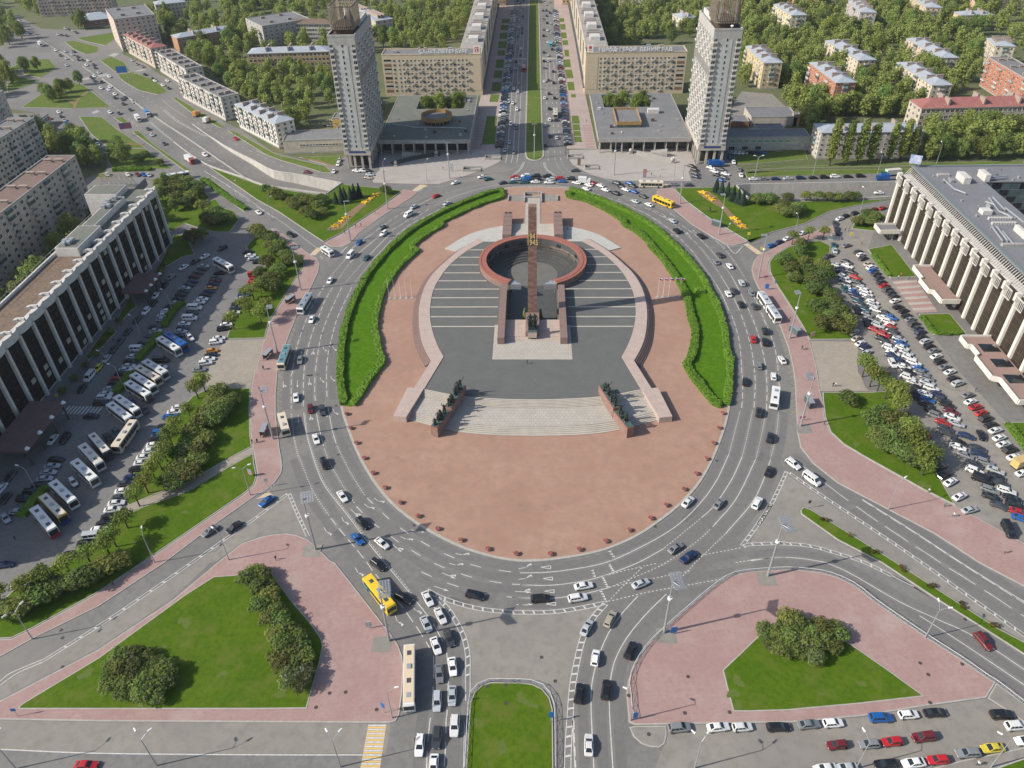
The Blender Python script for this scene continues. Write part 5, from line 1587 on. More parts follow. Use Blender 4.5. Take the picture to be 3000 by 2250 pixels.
# ---- twin department stores
def store(s, side):
 X = lambda a, b: (min(s * a, s * b), max(s * a, s * b))
 t = thing('department_store', 'wide flat-roofed department store with a column front beside the %s tower' % side, 'store', (0, 0, 0))
 x0, x1 = X(34.0, 83.2)
 y0, y1 = 399.8, 478
 ZR = 8.0
 ci, co = X(41, 69)
 cy0, cy1 = 452.0, 476
 loop = [V2(x0, y0), V2(x1, y0), V2(x1, y1), V2(x0, y1)]
 FOOT.append(loop)
 hole = [V2(ci, cy0), V2(co, cy0), V2(co, cy1), V2(ci, cy1)]
 mb = MB()
 mb.prism([V2(x0 + 0.35, y0 + 0.35), V2(x1 - 0.35, y0 + 0.35), V2(x1 - 0.35, y1 - 0.35), V2(x0 + 0.35, y1 - 0.35)], 6.0, 7.85, holes=[hole[::-1]])
 mb.build('roof', 'roof_green' if s < 0 else 'roof_grey', t)
 mb = MB()
 for q in ((x0, x1, y0, y0 + 0.35), (x0, x1, y1 - 0.35, y1), (x0, x0 + 0.35, y0 + 0.35, y1 - 0.35), (x1 - 0.35, x1, y0 + 0.35, y1 - 0.35)):
  mb.box(*q, 5.9, ZR)
 mb.build('fascia', 'concrete', t)
 mb = MB()
 mb.prism([V2(x0 + 1.2, y0 + 5), V2(x1 - 0.5, y0 + 5), V2(x1 - 0.5, y1 - 0.6), V2(x0 + 1.2, y1 - 0.6)], 0, 6.0, holes=[hole[::-1]])
 mb.build('wall', 'concrete', t)
 n = 9
 for i in range(n):
  x = x0 + 1.2 + (x1 - x0 - 2.4) * i / (n - 1)
  mb = MB()
  mb.box(x - 0.28, x + 0.28, y0 + 0.5, y0 + 1.1, 0, 5.95)
  mb.build('column', 'white_stone', t)
  if i < n - 1:
   xa = x + (x1 - x0 - 2.4) / (n - 1) / 2
   mb = MB()
   mb.box(xa - 2.6, xa + 2.6, y0 + 4.9, y0 + 5.0, 0.5, 4.8)
   mb.build('shop_window', 'glass_dark', t)
   mb = MB()
   mb.box(xa - 2.5, xa + 2.5, y0 + 4.75, y0 + 4.88, 4.85, 5.5)
   mb.build('shop_sign', mat('shop_sign', (0.20, 0.10, 0.07), 0.6, (0.30, 0.28, 0.26), 0.15), t)
 for i in range(14):
  mb = MB()
  yy = y0 + 8 + i * 4.8
  xe = x0 + 1.15 if s > 0 else x1 - 1.15
  mb.box(xe - 0.08 if s > 0 else xe, xe if s > 0 else xe + 0.7, yy, yy + 3.6, 0.8, 4.8)
  if s > 0:
   mb.build('shop_window', 'glass_dark', t)
 g = random.Random(3 + s)
 rx, ry = (x0 + x1) / 2, 0
 if s < 0:
  c = at(*px('a2 1462,925')[0], 12)
  r = 5.6
  for k, (z0, z1, rr, m, nm) in enumerate(((7.8, 9.9, 7.4, 'glass_dark', 'lantern_glazing'), (9.9, 12.2, 8.7, 'ochre_metal', 'lantern_rim'))):
   mb = MB()
   out = [c + V2(math.cos(a) * rr, math.sin(a) * rr) for a in [2 * math.pi * i / 40 for i in range(40)]]
   inn = [c + V2(math.cos(a) * (rr - 0.3), math.sin(a) * (rr - 0.3)) for a in [2 * math.pi * i / 40 for i in range(40)]]
   mb.prism(out, z0, z1, holes=[inn[::-1]] if k else [])
   mb.build(nm, m, t)
  mb = MB()
  mb.cyl((c.x, c.y, 9.9), (c.x, c.y, 10.3), 8.35, n=40)
  mb.build('lantern_roof', 'roof_grey', t)
  for i in range(20):
   a = 2 * math.pi * i / 20
   mb = MB()
   mb.cyl((c.x + math.cos(a) * 7.5, c.y + math.sin(a) * 7.5, 7.8), (c.x + math.cos(a) * 7.5, c.y + math.sin(a) * 7.5, 9.9), 0.12, n=5)
   mb.build('mullion', 'white_stone', t)
  mb = MB()
  P = [Vector((*p, 8.3)) for p in G('a2 1110,1010 1190,1020 1290,1035 1420,1035 1700,1042', 8)]
  mb.tube(P, [0.22] * len(P), 6)
  mb.build('duct', 'concrete_white', t)
 else:
  a, b = G('a3 848,1005 1050,1005', 10)
  c_, d = G('a3 820,890 1030,880', 10)
  xa, xb, ya, yb = a.x, b.x, a.y, c_.y
  mb = MB()
  mb.box(xa + 0.4, xb - 0.4, ya + 0.4, yb - 0.4, 7.8, 9.4, 0)
  mb.build('lantern_base', 'glass_green', t)
  mb = MB()
  for q in ((xa, xb, ya, ya + 0.3), (xa, xb, yb - 0.3, yb), (xa, xa + 0.3, ya + 0.3, yb - 0.3), (xb - 0.3, xb, ya + 0.3, yb - 0.3)):
   mb.box(*q, 9.4, 11.3)
  mb.build('lantern_rim', 'ochre_metal', t)
  mb = MB()
  mb.box(xa + 0.3, xb - 0.3, ya + 0.3, yb - 0.3, 9.4, 10.2)
  mb.build('lantern_roof', 'roof_grey', t)
 for k in range(16):                                    # plant on the roof
  x = g.uniform(x0 + 3, x1 - 3)
  y = g.choice([g.uniform(y0 + 4, cy0 - 2), g.uniform(y0 + 4, cy0 - 2), g.uniform(cy0, y1 - 3)])
  if y > cy0 - 1 and ci - 2 < x < co + 2:
   x = x0 + 4 if g.random() < 0.5 else x1 - 5
  w, d, h = g.uniform(0.6, 1.8), g.uniform(0.6, 1.6), g.uniform(0.5, 1.3)
  mb = MB()
  mb.box(x - w / 2, x + w / 2, y - d / 2, y + d / 2, 7.86, 7.86 + h)
  mb.build('roof_unit', g.choice(['concrete_white', 'metal_grey', 'rust', 'concrete']), t)
 if s > 0:
  mb = MB()
  a, b = G('a3 1100,920 1190,920', 8)
  mb.box(a.x, b.x, a.y, a.y + 3.5, 7.86, 10.2)
  mb.build('roof_hut', 'concrete_white', t)
  mb = MB()
  mb.box(ci + 8, co - 12, cy0 + 1, cy0 + 9, 0, 5.4)
  mb.build('court_roof', 'roof_tin', t)
 else:
  lettering('УНИВЕРМАГ МОСКОВСКИЙ', 1.35, 'letter_white', t, (-56.5, y0 - 0.08, 6.35), depth=0.05)
store(-1, 'left')
store(1, 'right')

# ---- slab blocks with roof lettering
def slab(s, side, words):
 h = 25.0
 A, B = (V2(-95.8, 503.5), V2(-33.2, 503.5)) if s < 0 else (V2(32.4, 503.5), V2(95.5, 503.5))
 L = 62.8
 t = thing('slab_block', 'cream eight-storey slab with roof lettering on the %s of the avenue' % side, 'building', (A.x, A.y, 0))
 FOOT.append([A, B, B + V2(0, 16), A + V2(0, 16)])
 mb = MB()
 mb.box(0, L, 0, 14, -0.5, h)
 mb.build('wall', 'slab_cream', t)
 mb = MB()
 mb.box(0.3, L - 0.3, 0.3, 13.7, h, h + 0.1)
 mb.build('roof', 'roof_grey', t)
 mb = MB()
 for q in ((-0.15, L + 0.15, -0.15, 0.3), (-0.15, L + 0.15, 13.7, 14.15), (-0.15, 0.3, 0.3, 13.7), (L - 0.3, L + 0.15, 0.3, 13.7)):
  mb.box(*q, h, h + 0.6)
 mb.build('parapet', 'slab_cream', t)
 # plain bay towards the avenue, glazed loggias on the far side
 pane0, pane1 = (9.6, 54.6) if s < 0 else (8.2, 53.2)
 rows = 8
 fh = 2.62
 for f in range(rows):
  z = 2.0 + f * fh
  for b in range(18):
   x = pane0 + (pane1 - pane0) * (b + 0.5) / 18
   put('window', win_mesh(1.25, 1.45), t, x, 0, z + 0.5, 0)
   if (b + (0 if f % 2 else 2)) % 4 == 1:
    put('balcony', balcony_mesh(2.0, 0.9, 0.95, False, 'concrete_white'), t, x + 0.3, 0, z - 0.1, 0)
  lx = (1.0, 5.6) if s < 0 else (L - 5.6, L - 1.0)
  mb = MB()
  mb.box(lx[0], lx[1], -0.06, 0.0, z + 0.35, z + 2.05)
  o = mb.build('loggia', 'glass_dark' if f % 2 else 'wood_brown', t)
  mb = MB()
  mb.box(lx[0], lx[1], -0.1, -0.06, z + 0.35, z + 0.9)
  mb.build('loggia_rail', 'concrete_white' if f % 3 else 'wood_brown', t)
  x2 = 7.6 if s < 0 else L - 7.6
  put('window', win_mesh(1.7, 1.6), t, x2, 0, z + 0.4, 0)
 mb = MB()
 xa = (L - 7.8, L - 0.6) if s < 0 else (0.6, 7.8)
 mb.box(xa[0], xa[1], -0.12, 0, 3.0, 23.0)
 mb.build('blank_panel', 'slab_cream', t)
 g = random.Random(11 * s + 2)
 for k in range(7):
  x, y = g.uniform(4, L - 12), g.uniform(4, 11)
  mb = MB()
  mb.box(x, x + g.uniform(1.2, 3), y, y + g.uniform(1, 2.5), h + 0.1, h + g.uniform(1.2, 2.4))
  mb.build('roof_unit', g.choice(['concrete', 'metal_grey', 'brick_chimney']), t)
 sg = thing('roof_lettering', 'big white Cyrillic letters standing on the %s cream slab roof' % side, 'sign', (A.x, A.y, h + 0.5))
 if s < 0:
  lettering(words, 3.0, 'letter_white', sg, (39.0, -0.25, 0.45), depth=0.15, bold=0.04, space=1.12)
 else:
  lettering('ГОРОД', 3.0, 'letter_white', sg, (7.8, -0.25, 0.45), depth=0.15, align='LEFT', bold=0.04, space=1.12)
  lettering('ГЕРОЙ', 3.0, 'letter_white', sg, (20.6, -0.25, 0.45), depth=0.15, align='LEFT', bold=0.04, space=1.12)
  lettering('ЛЕНИНГРАД', 3.0, 'letter_white', sg, (33.2, -0.25, 0.45), depth=0.15, align='LEFT', bold=0.04, space=1.12)
  mb = MB()
  pts = [V2(math.sin(k * math.pi / 5) * (1.3 if k % 2 == 0 else 0.52), math.cos(k * math.pi / 5) * (1.3 if k % 2 == 0 else 0.52)) for k in range(10)]
  for i in range(10):
   a, b = pts[i], pts[(i + 1) % 10]
   mb.tri((19.1, -0.35, 1.7), (19.1 + a.x, -0.25, 1.7 + a.y), (19.1 + b.x, -0.25, 1.7 + b.y))
  mb.build('star', 'letter_white', sg)
 mb = MB()
 mb.box(1, L - 2, 0.6, 0.7, 0.0, 0.15)
 mb.box(1, L - 2, 0.6, 0.7, 2.2, 2.32)
 for k in range(16):
  mb.box(2 + k * 3.6, 2.12 + k * 3.6, 0.6, 0.7, 0, 2.6)
 mb.build('frame', 'metal_grey', sg)
 em = thing('roof_emblem', 'square white roof board with a red emblem on the avenue corner of the %s slab' % side, 'sign', (A.x + (L - 2.9 if s < 0 else 2.6), A.y + 0.2, h + 0.5))
 mb = MB()
 mb.box(-1.9, 1.9, 0, 0.2, 0, 4.4)
 mb.build('board', 'letter_white', em)
 mb = MB()
 if s < 0:
  mb.box(-1.2, 1.2, -0.05, 0, 0.6, 3.8)
  mb.build('shield', 'red_flag', em)
  mb = MB()
  mb.box(-0.12, 0.12, -0.1, -0.05, 0.9, 3.5)
  mb.box(-0.8, 0.8, -0.1, -0.05, 2.6, 2.85)
  for k in (-1, 1):
   mb.quad((k * 0.7 - 0.12, -0.11, 0.9), (k * 0.7 + 0.12, -0.11, 0.9), (-k * 0.7 + 0.12, -0.11, 3.4), (-k * 0.7 - 0.12, -0.11, 3.4))
  mb.build('crossed_anchor', 'letter_white', em)
 else:
  mb.cyl((0, -0.08, 2.7), (0, 0, 2.7), 0.95, n=10)
  mb.build('medal', 'red_flag', em)
  mb = MB()
  mb.box(-1.1, 1.1, -0.06, 0, 0.6, 1.4)
  mb.build('ribbon', 'gilt', em)
 # wing along the avenue
 w = thing('avenue_wing', 'long cream wing running up the %s side of the avenue' % side, 'building', (0, 0, 0))
 xf, xb = s * 33.0, s * 47.5
 y0, y1 = 517.8, 765
 FOOT.append([V2(min(xf, xb), y0), V2(max(xf, xb), y0), V2(max(xf, xb), y1), V2(min(xf, xb), y1)])
 mb = MB()
 mb.box(min(xf, xb), max(xf, xb), y0, y1, -0.5, h)
 mb.build('wall', mat('wing_stone', (0.52, 0.445, 0.335), 0.85, (0.44, 0.375, 0.285), 0.4), w)
 mb = MB()
 mb.box(min(xf, xb) + 0.3, max(xf, xb) - 0.3, y0, y1 - 0.3, h, h + 0.1)
 mb.build('roof', mat('roof_pale', (0.33, 0.31, 0.285), 0.85, (0.24, 0.225, 0.21), 0.12, 1, (0.40, 0.38, 0.35), 0.5), w)
 n = 36
 me = win_mesh(1.6, 1.6, sill=False)
 for f in range(7):
  for b in range(n):
   y = y0 + (y1 - y0) * (b + 0.5) / n
   o = obj('window', me, w, (xf, y, 4.6 + f * 2.75), R(90) if s < 0 else R(-90))
 mb = MB()
 mb.box(min(xf, xf - s * 1.6), max(xf, xf - s * 1.6), y0 - 14, y1, 3.7, 4.1)
 mb.build('shop_canopy', 'metal_dark', w)
 for k in range(7):                                      # tall dark stair slots and rooftop huts
  y = y0 + 20 + k * 34
  mb = MB()
  xa = xf - s * 0.25
  mb.box(min(xf, xa), max(xf, xa), y, y + 7, 9.0, 23.0)
  mb.build('stair_glazing', 'glass_dark', w)
  mb = MB()
  xm = s * 40
  mb.box(xm - 3.2, xm + 3.2, y - 4, y + 5, h + 0.1, h + 2.6)
  mb.build('roof_hut', 'concrete_white', w)
  for j in range(3):
   mb = MB()
   yy = y + 8 + j * 6
   mb.box(xm - 5.5 + j, xm + 4.5, yy, yy + 1.4, h + 0.1, h + 1.2 + 0.3 * j)
   mb.build('vent_stack', 'brick_chimney' if j % 2 else 'concrete', w)
slab(-1, 'left', 'САНКТ-ПЕТЕРБУРГ')
slab(1, 'right', '')
for s, c, side in ((-1, (0.36, 0.25, 0.16), 'left'), (1, (0.60, 0.42, 0.22), 'right')):
 x0 = min(s * 26, s * 46)
 block('avenue_house', 'ornate %s corner house farther up the %s side of the avenue' % ('brown' if s < 0 else 'ochre', side), 'building', V2(x0, 775), V2(x0 + 20, 775), 90, 24, c, 6, 6, 'flat', win=(1.5, 2.0))

# ---- twin towers
def tower(s, side):
 X0, X1 = (-97.0, -84.0) if s < 0 else (84.0, 97.2)
 y0, y1 = 380.4 if s < 0 else 383.6, 424
 t = thing('tower_block', 'tall grey twenty-storey tower with a slatted crown on the %s of the avenue' % side, 'tower', (0, 0, 0))
 FOOT.append([V2(X0, y0), V2(X1, y0), V2(X1, y1), V2(X0, y1)])
 ZS, ZT = 10.4, 64.0
 mb = MB()
 mb.box(X0, X1, y0, y1, ZS, ZT, 0)
 mb.build('shaft', 'tower_grey', t)
 mb = MB()
 mb.box(X0 - 0.35, X1 + 0.35, y0 - 0.35, y1 + 0.35, 7.2, ZS)
 mb.build('base_beam', 'white_stone', t)
 mb = MB()
 mb.box(X0 + 2.2, X1 - 2.2, y0 + 4, y1 - 1, 0, 7.2)
 mb.build('entrance_hall', 'glass_bronze', t)
 for i in range(4):
  for j in range(8):
   if 0 < i < 3 and j > 0:
    continue
   x = X0 + 0.7 + (X1 - X0 - 1.4) * i / 3
   y = y0 + 0.7 + (y1 - y0 - 1.4) * j / 7
   mb = MB()
   mb.box(x - 0.55, x + 0.55, y - 0.55, y + 0.55, 0, 7.2)
   mb.build('column', 'white_stone', t)
 mb = MB()
 xm = (X0 + X1) / 2
 mb.box(xm - 4.2, xm + 4.2, y0 - 0.5, y0 - 0.36, 8.6, 9.5)
 mb.build('sign_band', 'sign_navy', t)
 mb = MB()
 mb.box(xm - 2.6, xm + 2.6, y0 - 0.12, y0, ZS, 60.0)
 mb.build('centre_panel', 'tower_panel', t)
 N = 20
 fh = (61.0 - ZS) / N
 for f in range(N):
  z = ZS + fh * f + 0.7
  put('window', win_mesh(0.95, 1.5, mull=0, sill=False), t, xm, y0 - 0.12, z, 0)
  for xx in (X0 + 1.2, X1 - 1.2):
   put('window', win_mesh(1.7, 1.5), t, xx, y0, z, 0)
   put('balcony', balcony_mesh(2.1, 0.7, 0.75, False, 'concrete_white'), t, xx, y0, z - 0.55, 0)
  face, xw = (1, X1) if s < 0 else (3, X0)
  if f == 13:
   for b in range(16):
    mb = MB()
    yy = y0 + 1.2 + (y1 - y0 - 2.4) * b / 15
    mb.box(min(xw, xw - s * 0.3), max(xw, xw - s * 0.3), yy - 0.25, yy + 0.25, z - 0.8, z + 3.6)
    mb.build('pier', 'concrete_white', t)
   mb = MB()
   mb.box(min(xw, xw - s * 0.06), max(xw, xw - s * 0.06), y0 + 0.6, y1 - 0.6, z - 0.8, z + 3.4)
   mb.build('plant_floor_glazing', 'glass_dark', t)
   continue
  if f == 14:
   continue
  for b in range(9):
   yy = y0 + 2.4 + (y1 - y0 - 4.8) * b / 8
   put('window', win_mesh(1.9, 1.5), t, xw, yy, z, face)
   if (b + f) % 2 == 0:
    put('balcony', balcony_mesh(2.7, 0.9, 0.9, False, 'concrete_white'), t, xw, yy, z - 0.55, face)
 mb = MB()
 mb.box(X0 + 0.4, X1 - 0.4, y0 + 0.4, y1 - 0.4, ZT, ZT + 0.15)
 mb.build('roof', 'rust', t)
 mb = MB()
 for q in ((X0 - 0.1, X1 + 0.1, y0 - 0.1, y0 + 0.4), (X0 - 0.1, X1 + 0.1, y1 - 0.4, y1 + 0.1), (X0 - 0.1, X0 + 0.4, y0 + 0.4, y1 - 0.4), (X1 - 0.4, X1 + 0.1, y0 + 0.4, y1 - 0.4)):
  mb.box(*q, ZT, ZT + 0.9)
 mb.build('parapet', 'tower_grey', t)
 # crown: rounded cage of upright slats
 cx = xm - s * 0.3
 ca, cb, cr = 5.5, 9.5, 2.4
 cy = y0 + 12.2
 path = []
 for qx, qy, a0 in ((1, -1, -90), (1, 1, 0), (-1, 1, 90), (-1, -1, 180)):
  for k in range(5):
   a = R(a0 + 90 * k / 4)
   path.append(V2(cx + qx * (ca - cr) + math.cos(a) * cr, cy + qy * (cb - cr) + math.sin(a) * cr))
 path.append(path[0])
 crown = obj('crown', MB().mesh('crown', ['rust']), t)
 mb = MB()
 inner = inset(path[:-1], 1.1)
 mb.wall(inner, ZT + 0.15, ZT + 3.2)
 mb.sheet([inner], ZT + 3.2)
 mb.build('drum', 'rust', crown)
 sl = MB()
 sl.box(-0.1, 0.1, -0.25, 0.25, 0, 10.2)
 sme = sl.mesh('slat', ['slat_metal'])
 pts_ = resample(path, 0.8)
 for i in range(len(pts_) - 1):
  p, q = pts_[i], pts_[i + 1]
  obj('slat', sme, crown, (p.x, p.y, ZT + 2.4), math.atan2(q.y - p.y, q.x - p.x))
 mb = MB()
 for zz in (ZT + 2.6, ZT + 11.9):
  mb.prism(inset(path[:-1], -0.05), zz, zz + 0.4, holes=[inset(path[:-1], 0.15)[::-1]])
 mb.build('crown_rail', 'slat_metal', crown)
 # white L-shaped parapet behind the crown
 xa = xm - s * 5.2
 for q in ((min(xa, xa + s * 0.8), max(xa, xa + s * 0.8), y0 + 19, y1 - 3), (X0 + 1.5, X1 - 1.5, y1 - 3.8, y1 - 3.0)):
  mb = MB()
  mb.box(*q, ZT + 0.15, ZT + 2.8)
  mb.build('roof_screen', 'concrete_white', t)
 if s > 0:
  for i in range(5):
   mb = MB()
   x, y = cx - 3 + i * 1.5, cy + (i % 3) * 3 - 4
   mb.tube([(x, y, ZT + 3), (x, y, ZT + 13 + i % 3)], [0.16, 0.06], 5)
   mb.build('aerial', 'red_flag' if i == 2 else 'metal_grey', t)
  mb = MB()
  mb.cyl((xm + 1.6, y0 + 1.2, ZT + 0.9), (xm + 1.4, y0 + 0.9, ZT + 1.9), 0.2, 0.7, 10)
  mb.build('dish', 'lamp_white', t)
tower(-1, 'left')
tower(1, 'right')

# ------------------------------------------------------------------ the two big hotels facing the square
def hotel_left():
 t = thing('hotel', 'long dark-glazed hotel with white fins beside the left car park', 'hotel')
 y1, PIT_, n = 297.0, 7.57, 24
 y0 = y1 - PIT_ * n
 XF = -157.6
 FOOT.append([V2(-183, y0), V2(-153, y0), V2(-153, 316), V2(-183, 316)])
 mb = MB()
 mb.box(-170.2, XF, y0, y1, -0.5, 24.6)
 mb.build('wall', 'concrete', t)
 for (a, b, m, nm) in ((y0, 238, 'roof_rust', 'roof'), (238, y1, 'roof_green', 'roof')):
  mb = MB()
  mb.box(-169.6, XF - 0.3, a, b, 24.6, 24.75)
  mb.build(nm, m, t)
 mb = MB()
 mb.box(-170.4, -169.8, y0, 286, 24.6, 25.7)
 mb.build('back_parapet', 'concrete_white', t)
 fin = MB()
 prof = [(-0.7, 0), (0.7, 0), (0.5, 0.9), (-0.5, 0.9)]        # along y, outwards x
 fin.prism([V2(p[1], p[0]) for p in prof], 0, 23.0)
 fme = fin.mesh('fin', ['concrete_white'])
 cap = MB()                                                       # scalloped parapet over one bay
 k = 10
 o_, i_ = [], []
 for j in range(k + 1):
  y = -PIT_ / 2 + PIT_ * j / k
  bul = 0.7 + 0.9 * math.sin(math.pi * j / k) ** 0.6
  o_.append(V2(bul, y))
  i_.append(V2(-0.2, y))
 cap.prism(o_ + i_[::-1], 23.2, 25.9)
 cap.prism([V2(-0.6, -0.1), V2(1.5, -0.1), V2(1.5, 0.5), V2(-0.6, 0.5)], 25.9, 26.9)
 cap.prism([V2(-1.6, -1.0), V2(-0.6, -0.6), V2(-0.6, 0.9), V2(-1.6, 0.3)], 25.9, 26.7)
 cme = cap.mesh('scalloped_parapet', ['concrete_white'])
 pan = MB()
 pan.box(0, 0.12, -3.1, 3.1, 0.0, 2.7, 0)
 pan.box(0.12, 0.16, -2.3, -0.2, 0.5, 2.2, 1)
 pan.box(0.12, 0.16, 0.2, 2.3, 0.5, 2.2, 1)
 dark = pan.mesh('glazed_panel', [mat('panel_black', (0.008, 0.009, 0.010), 0.5, spec=0.15), mat('hotel_glass', (0.010, 0.012, 0.014), 0.3, spec=0.25)])
 curtained = MB()  # panel with one pale curtained window
 curtained.box(0, 0.12, -3.1, 3.1, 0.0, 2.7, 0)
 curtained.box(0.12, 0.16, -2.3, -0.2, 0.5, 2.2, 1)
 curtained.box(0.12, 0.16, 0.2, 2.3, 0.5, 2.2, 2)
 curtained_me = curtained.mesh('glazed_panel', ['panel_black', 'hotel_glass', mat('curtain', (0.34, 0.31, 0.25), 0.9)])
 g = random.Random(5)
 for i in range(n + 1):
  obj('fin', fme, t, (XF, y1 - PIT_ * i - 0.8, 0))
  if i < n:
   yc = y1 - PIT_ * (i + 0.5) - 0.8
   obj('scalloped_parapet', cme, t, (XF, yc, 0))
   for f in range(8):
    o = obj('glazed_panel', curtained_me if (f == 2 and g.random() < 0.85) or g.random() < 0.06 else dark, t, (XF, yc, 0.8 + f * 2.7))
    o.scale = (1, 1.02, 1)
 mb = MB()
 mb.box(XF, XF + 0.5, y1 - 0.3, y1 + 0.6, 0, 25.9)
 mb.build('end_wall', 'concrete_white', t)
 # penthouses and plant
 for x0, x1, a, b, z, m, nm in ((-168.6, -160.4, 238, 256, 28.0, 'concrete_white', 'penthouse'), (-168.6, -163.8, 256, 284, 27.2, 'concrete_white', 'penthouse'), (-181.5, -168.4, 286.5, 296.3, 27.0, 'concrete_white', 'lift_house')):
  mb = MB()
  mb.box(x0, x1, a, b, 24.7 if nm == 'penthouse' else 0, z)
  mb.build(nm, m, t)
  mb = MB()
  mb.box(x0 + 0.4, x1 - 0.4, a + 0.4, b - 0.4, z, z + 0.08)
  mb.build('roof', 'roof_green', t)
 for q in range(9):
  mb = MB()
  x, y = (-167.5 + g.random() * 3, 239 + g.random() * 5) if q < 4 else (-168.3 + g.random() * 3.5, 268 + g.random() * 20)
  mb.box(x, x + 1.6, y, y + 1.8, 27.2 if q > 3 else 28.0, 28.6 if q > 3 else 29.3)
  mb.build('cooling_unit', 'metal_grey', t)
 mb = MB()
 for j in range(26):
  y = 205 + j * 3.2
  mb.tube([(-170.1, y, 25.7), (-170.1, y, 26.9)], [0.06, 0.06], 4)
 mb.tube([(-170.1, 205, 26.9), (-170.1, 286, 26.9)], [0.06, 0.06], 4)
 tag(mb.build('railing', 'metal_grey', t), kind='stuff')
 sc = thing('roof_scaffold', 'rusty lattice sign frame standing at the far end of the left hotel roof', 'frame', (-176, 299.5, 24.7))
 mb = MB()
 for j in range(7):
  x = -4 + j * 2.1
  mb.tube([(x, 0, 0), (x, 0, 6)], [0.12, 0.12], 4)
  mb.tube([(x, 3, 0), (x, 0, 5)], [0.1, 0.1], 4)
  if j < 6:
   mb.tube([(x, 0, 0.5), (x + 2.1, 0, 3.2)], [0.08, 0.08], 4)
   mb.tube([(x, 0, 5.8), (x + 2.1, 0, 3.2)], [0.08, 0.08], 4)
 for z in (0.4, 3.2, 5.9):
  mb.tube([(-4, 0, z), (8.6, 0, z)], [0.1, 0.1], 4)
 mb.build('lattice', mat('beige_metal', (0.42, 0.34, 0.24), 0.6), sc)
 mb = MB()
 mb.box(-5, 9.5, -1.5, 10, -3.5, -0.02)
 mb.build('deck', 'roof_grey', sc)
 for a, b, z, lab, yy in ((-154.6, -143.6, 5.6, 'brown canopy on dark posts at the left hotel main entrance, lower left', (156.5, 179.3)), (-156.0, -146.4, 4.6, 'smaller brown canopy at the middle of the left hotel front', (246, 261.2))):
  c = thing('entrance_canopy', lab, 'canopy', (0, 0, 0))
  mb = MB()
  mb.box(a, b, yy[0], yy[1], z, z + 0.7, 0)
  mb.build('canopy_roof', mat('canopy_red', (0.17, 0.10, 0.095), 0.9, (0.13, 0.08, 0.075), 0.4), c)
  for i in range(4):
   for x in (b - 0.9,):
    y = yy[0] + 1 + (yy[1] - yy[0] - 2) * i / 3
    mb = MB()
    mb.cyl((x, y, 0), (x, y, z), 0.3, n=8)
    mb.build('post', 'metal_dark', c)
    mb = MB()
    mb.cyl((b - 0.2, y, z + 0.7), (b - 0.2, y, z + 1.3), 0.75, 0.4, 10)
    mb.build('globe_lamp', 'lamp_white', c)
hotel_left()

